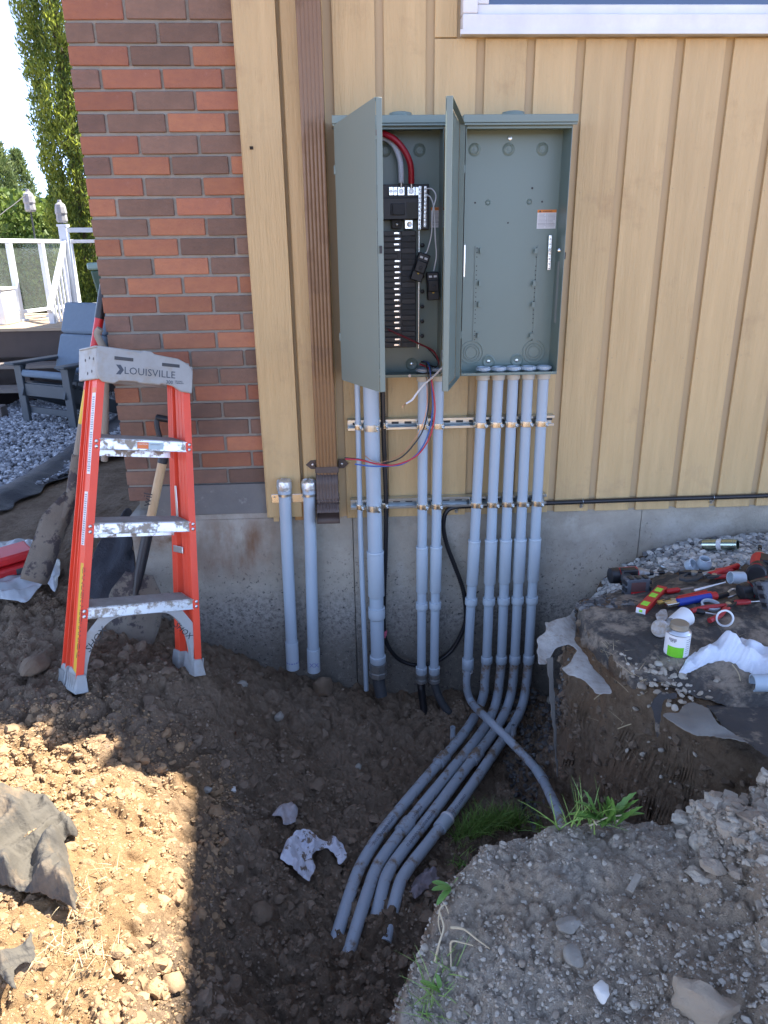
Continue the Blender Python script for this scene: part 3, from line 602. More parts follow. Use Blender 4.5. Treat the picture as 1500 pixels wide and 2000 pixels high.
# corner board and trims left of the downspout
cbL, cbR = -.341, -.203
MB().box(cbL, cbR, -.028, .010, fz+.016, 3.1).build('corner_board', paint, sw, bevel=.002)
MB().box(cbL-.004, cbL-.0005, -.024, .012, fz+.016, 3.1).build('corner_bead', paint, sw)
MB().box(-.19, -.095, -.012, -.0015, fz-.002, 3.1).build('trim_board', paint, sw, bevel=.002)
MB().obb(onY(491, 289, -.029), np.eye(3), (.006, .0012, .005)).build('knot_hole', mat('dark_hole', (.03, .02, .012), .9), sw)

# ---------------- window ----------------
wn = thing('window', 'white framed window above the siding with blue reflective glass', 'window', (winx0, 0, winz))
zf1 = float(onY(1200, 8, -.02)[2])
m = MB(); m.box(winx0, 3.0, -.045, .02, winz, winz+.055); m.box(winx0, winx0+.05, -.044, .02, winz+.056, 3.05); m.box(2.95, 3.0, -.044, .02, winz+.056, 3.05); m.box(winx0, 3., -.045, .02, 3.051, 3.09)
m.build('frame', white, wn, bevel=.004)
m = MB(); m.box(winx0+.052, 2.948, -.020, .02, winz+.057, zf1); m.box(winx0+.052, winx0+.09, -.0195, .02, zf1+.001, 3.05); m.build('sash', white, wn, bevel=.003)
MB().box(winx0+.092, 2.93, -.004, .006, zf1+.001, 3.05).build('pane', mat('window_glass', (.02, .05, .12), .03, spec=.9, coat=1), wn)
MB().box(winx0-.008, 3.01, -.052, -.046, winz-.005, winz+.008).build('sill_lip', white, wn)

# ---------------- unseen roof and bulk, shaped to cast the shade; upper slab is added ----------------
rf = thing('house_roof', 'low roof of the house above the wall, with an unseen slab added to cast shade', 'roof', (3, 4, 3.1))
MB().box(-1.55, 2.2, -.12, 8.6, 3.105, 3.22).build('roof_deck', deck_d, rf)
MB().prism([(-1.55, .6, 3.23), (-1.55, 8.4, 3.23), (-1.55, 4.4, 4.3)], (3.7, 0, 0)).build('ridge', deck_d, rf)
MB().prism([(2.42, .9, 4.95), (2.68, -1.15, 4.95), (5.4, -1.15, 4.95), (5.4, .2, 4.95), (9, .2, 4.95), (9, 8, 4.95), (2.35, 8, 4.95)], (0, 0, .15)).build('upper_shade_slab', deck_d, rf)  # unseen slab added and cut to throw the right hand shade
MB().box(2.9, 9, .3, 8.5, 3.1, 4.94).build('upper_wall', paint, rf)
MB().box(-.69, 8.5, .27, 8.45, .0, 3.1).build('inner_wall', mortar, rf)
for yy in (-1.1,): MB().box(5.25, 5.37, yy, yy+.12, 0, 4.94).build('post', deck_d, rf)  # unseen post added under the shade slab
EX, EY, EZ = np.eye(3)
# ---------------- downspout ----------------
dY = -.05
dl, dr = float(onY(598, 500, dY-.03)[0]), float(onY(641, 500, dY-.03)[0])
dl = float(onY(617, 880, dY-.03)[0]); dr = float(onY(657, 880, dY-.03)[0]); dw = dr-dl
zb = float(onY(637, 925, -.08)[2])
ds = thing('downspout', 'brown fluted metal downspout ending in an open elbow', 'downspout', ((dl+dr)/2, dY, zb))
def flute(a, b, y0, y1, nf=6, amp=.003, s=1.):
    cx, cy = (a+b)/2, (y0+y1)/2; pts = []; n = nf*6
    for i in range(n+1): t = i/n; pts.append((a+(b-a)*t, y0-amp*abs(math.sin(math.pi*nf*t))*1.0))
    pts += [(b+.001, y0+.006), (b+.001, y1), (a-.001, y1), (a-.001, y0+.006)]
    return [(cx+(p[0]-cx)*s, cy+(p[1]-cy)*s) for p in pts]
def loft(mb, rings, close=True):
    n = len(rings[0]); V = [p for r in rings for p in r]
    mb.add(V, [(i*n+k, i*n+(k+1) % n, (i+1)*n+(k+1) % n, (i+1)*n+k) for i in range(len(rings)-1) for k in range(n)]); return mb
pf = flute(dl, dr, dY-.03, dY+.028)
m = MB(); loft(m, [[(p[0], p[1], z) for p in pf] for z in (zb-.004, 3.1)]); m.build('pipe', brown_m, ds, smooth=50)
# elbow: three bent ribs then the open mouth leaning out
ex0, ex1 = dl-.004, dr+.001; ecx = (ex0+ex1)/2
zE = float(onY(640, 985, -.085)[2]); zO = float(onY(640, 1015, -.12)[2])
rings = []; n_el = 0
for t, (yy, zz, tilt, s) in enumerate([(dY, zb, 0, 1.0), (dY, zb-.05, 0, 1.02), (dY, zE+.03, 0, 1.0), (dY-.001, zE+.021, .05, 1.07), (dY-.002, zE+.014, .08, .98), (dY-.003, zE+.008, .1, 1.08), (dY-.005, zE+.001, .16, .97), (dY-.009, zE-.006, .32, 1.07), (dY-.014, zE-.012, .5, .97), (dY-.022, zE-.018, .7, 1.04), (dY-.038, zE-.034, .95, 1.0), (dY-.060, zE-.050, 1.12, 1.06)]):
    r = []
    for p in flute(ex0, ex1, -.029, .029, 7, .0022, s):
        a = p[1]; r.append((p[0], yy+a*math.cos(tilt), zz-a*math.sin(tilt)))
    rings.append(r)
m = MB(); loft(m, rings); m.build('elbow', brown_d, ds, smooth=50, solid=.0012)
# bracket strap with two pentagon ears
bz = float(onY(637, 918, -.085)[2])
m = MB(); m.box(dl-.004, dr+.004, dY-.0365, dY-.0345, bz-.012, bz+.012); m.box(dl-.006, dl-.004, dY-.036, -.005, bz-.012, bz+.012); m.box(dr+.004, dr+.006, dY-.036, -.005, bz-.012, bz+.012)
for s, xe in ((-1, dl-.006), (1, dr+.006)):
    q = [(0, -.018), (.020, -.018), (.040, 0), (.020, .018), (0, .018)]
    m.prism([(xe+s*a, -.013, bz+c+.003) for a, c in q], (0, -.003, 0))
br = m.build('bracket', brown_d, ds, bevel=.0008)
for s, xe in ((-1, dl-.018), (1, dr+.018)): MB().lathe((xe, -.016, bz+.003), (0, -1, 0), [(0, .005), (.003, .005), (.004, .002)], 10).build('screw', steel, br)

# ---------------- electrical cabinets ----------------
FY, BYY = -.125, -.012
RX0, RX1 = float(onY(905.5, 480, FY)[0]), float(onY(1104, 480, FY)[0])
ZT, ZB = float(onY(1000, 243, FY)[2]), float(onY(985, 733, FY)[2])
LX0 = float(onY(663, 480, FY)[0]); LX1 = LX0+(RX1-RX0)
T = .0022
def cabinet(x0_, x1_, lab, hubpx):
    o = thing('electrical_panel', lab, 'electrical panel', ((x0_+x1_)/2, 0, ZB), 'electrical panels on the siding wall')
    m = MB(); m.box(x0_, x1_, BYY, BYY+T, ZB, ZT)
    m.box(x0_, x0_+T, FY, BYY-.0003, ZB, ZT); m.box(x1_-T, x1_, FY, BYY-.0003, ZB, ZT)
    m.box(x0_+T+.0003, x1_-T-.0003, FY+.002, BYY-.0003, ZT-T, ZT)
    m.box(x0_+T+.0003, x1_-T-.0003, FY+.0002, BYY-.0003, ZB, ZB+T)
    m.box(x0_+T+.0005, x1_-T-.0005, FY+.001, FY+.0022, ZT-.012, ZT-T-.0003)
    m.box(x0_+T+.0005, x1_-T-.0005, FY+.001, FY+.0022, ZB+T+.0003, ZB+.010)
    m.box(x1_-T-.011, x1_-T-.0005, FY+.001, FY+.0022, ZB+.0103, ZT-.0123) if False else None
    m.build('box', [panel_in], o, bevel=.0006)
    hz = ZT+.012
    m = MB(); m.box(x0_-.012, x1_+.012, FY-.018, BYY, ZT+.004, ZT+.028); m.box(x0_-.010, x1_+.010, FY-.0155, FY-.012, ZT-.004, ZT+.0035)
    m.build('rain_cap', panel_paint, o, bevel=.002)
    hx = float(onY(hubpx, 215, -.07)[0])
    MB().lathe((hx, -.068, ZT+.028), (0, 0, 1), [(0, .047), (.004, .047), (.006, .040), (.016, .037), (.020, .02), (.021, .001)], 28).build('hub', panel_paint, o)
    for px, py in ((-.34, .925), (0, .925), (.34, .925)):
        c = ((x0_+x1_)/2+px*(x1_-x0_)*.98-.012, BYY, ZB+(ZT-ZB)*py)
        MB()._lathe(np.array(c), np.array((0, -1., 0)), [(0, .022), (.0035, .017), (.004, .014), (.0015, .011), (.0015, .006), (.003, .005), (.003, .001)], 20, 0).build('knockout', panel_in, o)
    return o
pl = cabinet(LX0, LX1, 'grey electrical panel with its door ajar showing breakers and red and white cables', 782)
pr = cabinet(RX0, RX1, 'empty grey electrical panel fed by five conduits, its door swung wide', 1003)
def door(o, hx, ang, wd_, lab, flip):
    """hinged at hx on the front plane, ang from closed; free edge swings to the camera"""
    d = np.array((math.cos(ang), -math.sin(ang), 0)); nrm = np.array((-math.sin(ang), -math.cos(ang), 0))  # nrm: outward side
    z0_, z1_ = ZB-.003, ZT+.001; c = np.array((hx, FY-.006, 0)); t = .0018; rim = .020
    m = MB()
    P = lambda s, n, z: c+d*s+nrm*n+EZ*z
    m.obb(P(wd_/2, 0, (z0_+z1_)/2), (d, nrm, EZ), (wd_/2, t/2, (z1_-z0_)/2))
    for s in (0, wd_): m.obb(P(s, -rim/2-t*.6, (z0_+z1_)/2), (d, nrm, EZ), (t/2, rim/2-.001, (z1_-z0_)/2))
    for z in (z0_, z1_): m.obb(P(wd_/2, -rim/2-t*.6, z), (d, nrm, EZ), (wd_/2-.003, rim/2-.002, t/2))
    m.v = [(v[0], v[1], v[2]+.019*math.hypot(v[0]-c[0], v[1]-c[1])/wd_) for v in m.v]
    dd = m.build('door', panel_paint, o, bevel=.0006, label=lab)
    return dd, P
a1 = R_(71.5); d1, P1 = door(pl, LX0-.006, a1, .385, 'panel door standing half open, scuffed grey outside', 0)
a2 = R_(104); d2, P2 = door(pr, RX0-.024, a2, .385, 'panel door swung open seen edge on', 1)
# door latches, hinges, scuffs
for s in (.372,):
    MB().obb(P1(.388, -.010, (ZB+ZT)/2+.03), ((math.cos(a1), -math.sin(a1), 0), (-math.sin(a1), -math.cos(a1), 0), EZ), (.002, .0035, .011)).build('latch_slot', black, d1)
for z in (.18, .84):
    MB().box(RX0-.014, RX0-.001, FY-.004, FY+.012, ZB+(ZT-ZB)*z-.014, ZB+(ZT-ZB)*z+.014).build('hinge', panel_in, pr, bevel=.001)
    MB().box(LX0-.011, LX0-.001, FY-.001, FY+.012, ZB+(ZT-ZB)*z-.014, ZB+(ZT-ZB)*z+.014).build('hinge', panel_in, pl, bevel=.001)
MB().box(RX1+.0005, RX1+.008, FY+.012, FY+.03, (ZB+ZT)/2-.012, (ZB+ZT)/2+.012).build('latch', black, pr, bevel=.001)
# fittings inside the empty right cabinet
def inR(px, py, Y=BYY-.001): return onY(px, py, Y)
def zoom5(x, y): return 870+x/3.333, 180+y/3.333
IB = BYY-.0006
def label_sheet(par, px0, py0, px1, py1, Y):
    a = onY(px0, py0, Y); b = onY(px1, py1, Y)
    lo = MB().box(a[0], b[0], Y-.0006, Y, b[2], a[2]).build('warning_label', white, par, smooth=0)
    h = (a[2]-b[2]); MB().box(a[0], b[0], Y-.0012, Y-.0007, a[2]-h*.15, a[2]).build('orange_band', mat('label_orange', (.8, .25, .03), .5) if 'label_orange' not in MT else MT['label_orange'], lo, smooth=0)
    pm = MT.get('print_grey') or mat('print_grey', (.33, .33, .36), .6)
    tri = MB().prism([(a[0]+.004, Y-.0013, a[2]-h*.13), (a[0]+.014, Y-.0013, a[2]-h*.13), (a[0]+.009, Y-.0013, a[2]-h*.03)], (0, -.0004, 0)); tri.build('warning_mark', black, lo, smooth=0)
    text('WARNING', h*.11, (a[0]+.019, Y-.0014, a[2]-h*.125), EX, EZ, black, lo)
    m = MB(); W = b[0]-a[0]
    for i in range(11):
        for q in (0, 1):
            z = a[2]-h*(.22+.068*i); l = W*(.3+.13*random.random()); xx = a[0]+W*(.06+.48*q)
            m.box(xx, xx+l, Y-.0011, Y-.0007, z-h*.016, z)
    m.box(a[0]+W*.49, a[0]+W*.505, Y-.0011, Y-.0007, b[2]+h*.05, a[2]-h*.18); m.box(a[0]+W*.03, b[0]-W*.03, Y-.0013, Y-.0007, b[2]+h*.25, b[2]+h*.265)
    m.build('print', pm, lo, smooth=0)
x_, y_ = zoom5(600, 766); x2, y2 = zoom5(716, 888); label_sheet(pr, x_, y_, x2, y2, IB)
for zx, zy, r in ((193, 720, .0035), (629, 713, .0035), (565, 625, .004), (407, 851, .0032)):
    MB().lathe(inR(*zoom5(zx, zy), IB), (0, -1, 0), [(0, r), (.0006, r)], 10).build('screw_hole', black, pr)
for zx, zy in ((278, 719), (546, 714)):
    MB()._lathe(inR(*zoom5(zx, zy), IB), np.array((0, -1., 0)), [(0, .010), (.003, .007), (.001, .004), (.001, .0005)], 16, 0).build('dimple', panel_in, pr)
for zx, zy in ((280, 1752), (463, 1746)):
    q = MB()._lathe(inR(*zoom5(zx, zy), IB), np.array((0, -1., 0)), [(0, .026), (.003, .020), (.001, .015), (.001, .001)], 22, 0).build('mount_boss', panel_in, pr)
    MB().lathe(inR(*zoom5(zx, zy), IB-.002), (0, -1, 0), [(0, .007), (.003, .006), (.004, .002)], 10).build('screw', galv, q)
MB().lathe(inR(*zoom5(420, 300), IB-.002), (0, -1, 0), [(0, .008), (.004, .007), (.005, .002)], 10).build('mount_screw', galv, pr)
for zx, zy in ((170, 1695), (575, 1690)):
    for rr in (.045, .033, .024):
        MB()._lathe(inR(*zoom5(zx, zy), IB), np.array((0, -1., 0)), [(0, rr), (.0022, rr-.001), (.0022, rr-.003), (0, rr-.004)], 30, 0).build('knockout_ring', panel_in, pr)
for sx_, xa, xb in ((1, 195, 178), (-1, 600, 575)):
    a = inR(*zoom5(xa, 1000), IB); b = inR(*zoom5(xb, 1625), IB)
    m = MB(); m.box(min(a[0], b[0])-.001, min(a[0], b[0])+.014, IB-.002, IB, b[2], a[2]); rail = m.build('mounting_rail', panel_in, pr)
    for k in range(22):
        z = a[2]-(a[2]-b[2])*(k+.5)/22
        if k % 5 != 3: MB().lathe((a[0]-.003 if sx_ < 0 else a[0]+.006, IB-.0021, z), (0, -1, 0), [(0, .0022), (.0004, .0022)], 8).build('slot', black, rail)
    for k in (.05, .38, .60, .93):
        z = a[2]-(a[2]-b[2])*k; xh = (min(a[0], b[0])+.014 if sx_ > 0 else min(a[0], b[0])-.002)
        m = MB(); m.box(xh, xh+sx_*.012, IB-.018, IB-.016, z-.009, z+.009); m.box(xh, xh+sx_*.0018, IB-.016, IB-.002, z-.009, z+.009); m.box(xh, xh+sx_*.016, IB-.019, IB-.0182, z-.009, z-.005); m.build('hook', panel_in, rail)
def bar_studs(par, a, b, w_, name='terminal_bar', mat_=silver, n=18):
    a = np.array(a); b = np.array(b); o = MB().bar(a, b, w_, .008, up=(0, -1, 0)).build(name, mat_, par, bevel=.0006)
    for k in range(n):
        p = a+(b-a)*(k+.5)/n; MB().lathe(p+np.array((0, -.004, 0)), (0, -1, 0), [(0, .0030), (.002, .0030), (.0021, .0012), (.0012, .001)], 8).build('terminal_screw', dull_metal if k % 2 else silver, o)
bar_studs(pr, onY(870+682/3.333, 180+932/3.333, IB-.014), onY(870+672/3.333, 180+1158/3.333, IB-.014), .011, n=14)
a = onY(870+733/3.333, 180+1102/3.333, -.06); b = onY(870+711/3.333, 180+1500/3.333, -.06)
lb = MB().box(RX1-T-.0010, RX1-T-.0003, -.075, -.052, b[2], a[2]).build('side_label', mat('label_grey', (.4, .41, .4), .5), pr, smooth=0)
a = onY(906, 300, FY+.004)
for z, r in ((.88, .008), (.70, .006), (.565, .008), (.30, .006)):
    MB().lathe((RX0+T, FY+.02, ZB+(ZT-ZB)*z), (1, 0, 0), [(0, r), (.0015, r)], 14).build('knockout_hole', white_g, pr)
MB().box(RX0+T+.0003, RX0+T+.006, FY+.006, FY+.014, ZB+(ZT-ZB)*.42, ZB+(ZT-ZB)*.55).build('ground_bar', silver, pr, bevel=.001)
MB().lathe(onY(1092, 489, FY+.02), (0, -1, .1), [(0, .007), (.006, .006), (.008, .002)], 12).build('latch_pin', silver, pr)

# left cabinet interior
def zoom4(x, y): return 640+x/3.333, 180+y/3.333
def L4(x, y, Y): return onY(*zoom4(x, y), Y)
def xz(x, y, Y): q = L4(x, y, Y); return float(q[0]), float(q[2])
ly = -.055
bx_a, bz_a = xz(330, 905, ly); bx_b, bz_b = xz(600, 1660, ly)
bb = MB().box(LX0+.05, xz(575, 1200, ly)[0], ly, -.03, bz_b, bz_a).build('breaker_base', black, pl, bevel=.002)
x_l = LX0+.052; xm = xz(480, 1200, ly)[0]; xr = xz(570, 1200, ly)[0]
n = 20
for k in range(n+1):
    zt_ = bz_a-(bz_a-bz_b)*k/(n+1); zb_ = bz_a-(bz_a-bz_b)*(k+.86)/(n+1)
    MB().box(xm, xr, ly-.008, ly-.0003, zb_, zt_).build('breaker_slot', charcoal if k % 3 else black, bb, bevel=.001)
    MB().box(x_l, xm-.014, ly-.010, ly-.0003, zb_, zt_).build('breaker_slot', black, bb, bevel=.001)
    if k not in (4, 18):
        c = xz(448+(k % 2)*5, 918+36.3*k, ly-.006)
        MB().box(c[0]-.0095, c[0]+.0085, ly-.0135, ly-.001, c[1]-.0032, c[1]+.0032).build('bus_stab', silver, bb, bevel=.0006)
        MB().box(c[0]+.010, c[0]+.0122, ly-.0135, ly-.001, c[1]-.004, c[1]+.004).build('stab_clip', white_g, bb)
m = MB(); a = xz(585, 905, ly); 
MB().bar((xr+.013, ly-.004, bz_a), (xr+.012, ly-.004, bz_b-.004), .002, .003, up=(0, -1, 0)).build('neutral_strip', silver, bb)
for k in range(7):
    z = bz_a-(bz_a-bz_b)*(.12+.13*k); MB().lathe((xr+.026, ly+.004, z), (0, -1, 0), [(0, .008), (.006, .008), (.008, .005)], 6).build('base_foot', black, bb)
# main breaker block
a = xz(345, 690, ly-.03); b = xz(590, 830, ly-.03)
mbk = MB(); mbk.box(LX0+.045, b[0], ly-.045, -.03, b[1], a[1]); mo = mbk.build('main_breaker', black, pl, bevel=.003)
a2_ = xz(515, 718, ly-.05); b2_ = xz(590, 822, ly-.05); MB().box(a2_[0], b2_[0], ly-.047, ly-.0453, b2_[1], a2_[1]).build('breaker_label', mat('label_dark', (.035, .038, .03), .5), mo)
a3 = xz(410, 725, ly-.05); b3 = xz(500, 800, ly-.05); MB().box(a3[0], b3[0], ly-.053, ly-.0455, b3[1], a3[1]).build('breaker_window', charcoal, mo, bevel=.002)
MB().box(a3[0]+.006, a3[0]+.010, ly-.062, ly-.0535, b3[1]+.004, a3[1]-.003).build('toggle', black, mo, bevel=.001)
a4 = xz(375, 600, ly-.02); b4 = xz(590, 690, ly-.02); lug0 = MB().box(LX0+.045, b4[0], ly-.018, -.03, b4[1], a4[1]).build('lug_block', black, pl, bevel=.002)
for cx, w_ in ((412, .010), (440, .010), (478, .016), (543, .018), (582, .009)):
    c = xz(cx, 645, ly-.03); l = MB().box(c[0]-w_*.72, c[0]+w_*.72, ly-.034, ly-.0183, c[1]-.0135, c[1]+.0135).build('lug', silver, lug0, bevel=.001)
    if w_ > .009: MB()._lathe(np.array((c[0], ly-.0343, c[1])), np.array((0, -1., 0)), [(0, w_*.55), (.003, w_*.5), (.003, w_*.32), (.0008, w_*.28), (.0008, .0003)], 14, 0).build('lug_screw', steel, l)
c = xz(452, 860, ly-.02); q = MB().box(c[0]-.018, c[0]+.018, ly-.012, ly-.0003, c[1]-.014, c[1]+.014).build('bus_lug', charcoal, bb, bevel=.002); MB().lathe((c[0], ly-.012, c[1]), (0, -1, 0), [(0, .007), (.004, .006), (.006, .002)], 12).build('bus_screw', silver, q)
c = xz(527, 866, ly-.02); q = MB().box(c[0]-.014, c[0]+.016, ly-.016, ly-.0003, c[1]-.013, c[1]+.018).build('neutral_lug', zinc_y, bb, bevel=.002); MB()._lathe(np.array((c[0]+.003, ly-.0163, c[1]+.003)), np.array((0, -1., 0)), [(0, .009), (.002, .008), (.001, .003), (.001, .0003)], 12, 0).build('lug_screw', steel, q)
a = xz(590, 600, ly); b = xz(650, 895, ly); MB().box(b4[0]+.0005, b[0]+.004, ly-.010, -.035, b[1], a[1]).build('neutral_base', black, pl, bevel=.002)
bar_studs(pl, L4(600, 612, ly-.02), L4(597, 895, ly-.02), .010, 'neutral_bar', silver, 20)
bar_studs(pl, L4(636, 612, ly-.02), L4(632, 880, ly-.02), .009, 'neutral_bar', silver, 20)
bar_studs(pl, L4(728, 950, IB-.012), L4(726, 1180, IB-.012), .008, 'ground_bar', dull_metal, 12)
x_, y_ = zoom4(672, 750); x2, y2 = zoom4(792, 880); label_sheet(pl, x_, y_, x2, y2, IB-.0002)
c = L4(547, 1770, IB); q = MB()._lathe(c, np.array((0, -1., 0)), [(0, .024), (.003, .019), (.001, .014), (.001, .001)], 20, 0).build('mount_boss', panel_in, pl); MB().lathe(c, (0, -1, 0), [(0, .007), (.004, .006), (.005, .002)], 8).build('screw', galv, q)
MB().lathe(onY(800, 738-4, FY-.001), (0, -1, 0), [(0, .006), (.002, .005)], 12).build('lip_screw', white_g, pl)
# feeder cables
fc = thing('feeder_cable', 'thick red feeder cable curving down to a lug in the open panel', 'cable', L4(545, 590, -.09), 'feeder cables')
P = [L4(250, 262, -.06), L4(330, 262, -.072), L4(395, 283, -.09), L4(455, 325, -.095), L4(510, 400, -.095), L4(540, 480, -.093), L4(545, 595, -.086)]
MB().tube(cat_rom(P), .0105, 14).build('jacket', red_wire, fc); MB().tube([P[-1], L4(545, 625, -.085)], .008, 10).build('strands', steel, fc)
fc = thing('feeder_cable', 'thick white feeder cable curving down to a lug, beside the red one', 'cable', L4(475, 590, -.09), 'feeder cables')
P = [L4(250, 285, -.045), L4(330, 288, -.05), L4(395, 312, -.065), L4(440, 360, -.078), L4(470, 440, -.084), L4(477, 520, -.086), L4(478, 590, -.086)]
MB().tube(cat_rom(P), .0095, 14).build('jacket', mat('white_tape', (.68, .7, .74), .5, bump=.002, bs=120, c2=(.55, .58, .62), ns=60, stretch=(1, 1, 3)), fc); MB().tube([P[-1], L4(479, 622, -.085)], .007, 10).build('strands', steel, fc)
# loose breakers hanging on pigtails
def breaker(c, ang, lab, pig):
    o = thing('circuit_breaker', lab, 'breaker', c, 'loose breakers hanging in the panel')
    ca, sa = math.cos(ang), math.sin(ang); Rm = np.array([(ca, 0, -sa), (0, 1, 0), (sa, 0, ca)])
    m = MB(); m.box(-.021, .021, -.02, .02, -.048, .048); m.box(-.019, .019, -.03, -.0203, -.018, .022); m.xf(Rm, c).build('body', black, o, bevel=.003)
    m = MB(); m.box(-.004, .004, -.040, -.0305, -.006, .004); m.xf(Rm, c).build('toggle', charcoal, o, bevel=.001)
    m = MB(); m.box(-.014, -.003, -.0215, -.0203, .030, .037); m.box(.003, .014, -.0215, -.0203, .030, .037); m.xf(Rm, c).build('terminal', white_g, o)
    m = MB(); m.box(-.004, .003, -.0213, -.0203, -.024, -.020); m.xf(Rm, c).build('rating_mark', yellow, o)
    MB().tube(cat_rom(pig), .0024, 8).build('pigtail', white_g, o)
breaker(L4(600, 1140, -.10), -.35, 'black circuit breaker hanging tilted, higher of the two', [L4(645, 628, -.085), L4(680, 632, -.10), L4(705, 680, -.105), L4(682, 780, -.105), L4(676, 920, -.105), L4(648, 1032, -.1), L4(632, 1050, -.1)])
breaker(L4(683, 1262, -.095), .05, 'black circuit breaker hanging upright at the end of a white pigtail', [L4(648, 668, -.085), L4(672, 690, -.095), L4(692, 760, -.1), L4(700, 940, -.1), L4(708, 1060, -.1), L4(695, 1140, -.098), L4(690, 1165, -.095)])
# panel wires
def wire(lab, col, P, r, grp='loose wires from the left panel', tip=None, cat='wire'):
    P = [np.array(p) for p in P]; o = thing('wire', lab, cat, P[-1], grp)
    MB().tube(cat_rom(P), r, 8).build('insulation', col, o)
    if tip is not None: MB().tube(cat_rom([P[-1], *tip]), r*.45, 6).build('copper_end', copper, o)
def zoom7(x, y, Y): return onY(660+x/6.25, 700+y/6.25, Y)
wire('white wire bent out of the panel with a bare copper tip', white, [L4(745, 1680, -.09), L4(738, 1720, -.1), L4(752, 1765, -.14), zoom7(1290, 90, -.2), zoom7(1180, 210, -.21), zoom7(1060, 310, -.22), zoom7(960, 430, -.22), zoom7(905, 505, -.22), zoom7(832, 552, -.22)], .0036, tip=[zoom7(800, 575, -.22), zoom7(790, 600, -.22)])
S0 = [L4(610, 1755, -.07), L4(640, 1760, -.1)]
wire('black wire looping down from the panel over the conduits', black_r, S0+[zoom7(1085, 110, -.14), zoom7(1112, 300, -.15), zoom7(1105, 600, -.15), zoom7(1040, 870, -.15), zoom7(920, 1060, -.15), zoom7(770, 1210, -.15), zoom7(600, 1275, -.15), zoom7(470, 1290, -.15), zoom7(280, 1235, -.15), zoom7(80, 1213, -.15)], .0028)
wire('blue wire in the loop below the panel, lowest of the bundle', blue_wire, [L4(625, 1750, -.07), L4(655, 1765, -.1), zoom7(1125, 150, -.145), zoom7(1150, 400, -.15), zoom7(1155, 640, -.15), zoom7(1110, 900, -.15), zoom7(990, 1140, -.15), zoom7(800, 1285, -.15), zoom7(600, 1315, -.15), zoom7(400, 1315, -.15), zoom7(205, 1290, -.15)], .0028)
wire('red wire in the loop below the panel', mat('red_wire_b', (.5, .03, .05), .4), [L4(600, 1770, -.06), L4(660, 1800, -.1), zoom7(1140, 250, -.15), zoom7(1178, 500, -.155), zoom7(1180, 700, -.155), zoom7(1120, 960, -.155), zoom7(960, 1190, -.155), zoom7(700, 1298, -.155), zoom7(480, 1288, -.155), zoom7(270, 1240, -.155), zoom7(90, 1228, -.155)], .003)
wire('thin bare copper wire inside the loop below the panel', copper, [L4(640, 1820, -.09), zoom7(1085, 300, -.14), zoom7(1085, 600, -.145), zoom7(1010, 860, -.145), zoom7(880, 1060, -.145), zoom7(740, 1190, -.145), zoom7(540, 1268, -.145), zoom7(420, 1252, -.145), zoom7(325, 1185, -.14)], .0016)
wire('dull red wire crossing the bottom of the breaker column', mat('red_wire_c', (.22, .02, .03), .5), [L4(395, 1545, -.1), L4(460, 1575, -.105), L4(600, 1640, -.1), L4(680, 1680, -.09), L4(715, 1730, -.085), L4(735, 1790, -.08)], .0034)
wire('black wire behind the dull red wire at the panel bottom', black_r, [L4(640, 1655, -.05), L4(690, 1710, -.06), L4(720, 1760, -.07), L4(700, 1790, -.07), L4(640, 1765, -.05)], .0026)

# ---------------- strut channels ----------------
CYY = -.075                                   # axis of the conduits
def strut(pxa, pya, pxb, pyb, lab):
    a = onY(pxa, pya, -.03); b = onY(pxb, pyb, -.03); z = (a[2]+b[2])/2; xa, xb = a[0], b[0]
    o = thing('strut_channel', lab, 'strut channel', ((xa+xb)/2, -.02, z), 'strut channels across the siding')
    m = MB(); m.box(xa, xb, -.004, -.0015, z-.0205, z+.0205)
    for s in (-1, 1):
        m.box(xa, xb, -.041, -.0043, z+s*.0205-s*.0025, z+s*.0205); m.box(xa, xb, -.0435, -.0412, z+s*.011, z+s*.0205); m.box(xa, xb, -.041, -.034, z+s*.011, z+s*.0128)
    m.build('channel', galv, o, bevel=.0006)
    k = 0; x = xa+.02
    while x < xb-.02: MB().box(x, x+.028, -.0048, -.0042, z-.0065, z+.0065).build('slot', charcoal, o, bevel=.0); x += .051; k += 1
    return o, z
s1, z1_ = strut(679, 833, 1081, 817, 'upper galvanised strut channel clamped to the conduits')
s2, z2_ = strut(685, 988, 1066, 970, 'lower galvanised strut channel clamped to the conduits')
def clamp(o, x, y, r, z, big=False):
    m = MB(); n = 20; wd_ = .011 if not big else .013
    P = []
    for i in range(n+1):
        a = math.pi*(1.12)*i/n-math.pi*.06; P.append((x+math.cos(a)*(r+.0015), y-math.sin(a)*(r+.0015)))
    P = [(x+r+.0015, -.036)]+P+[(x-r-.0015, -.036)]
    for (xa, ya), (xb, yb) in zip(P[:-1], P[1:]): m.bar((xa, ya, z), (xb, yb, z), .0024, wd_*2, up=(0, 0, 1))
    m.obb((x+r*.55, y-r*.86-.006, z), ((1, .3, 0), (-.3, 1, 0), EZ), (.0045, .007, wd_*.95)); c = m.build('clamp', zinc_y if not big else galv, o, bevel=.0004)
    MB().lathe((x+r*.55+.004, y-r*.86-.012, z-.001), (.5, -1, 0), [(0, .0068), (.004, .0066), (.0055, .004), (.004, .0012)], 12).build('bolt', galv, c)
    return c

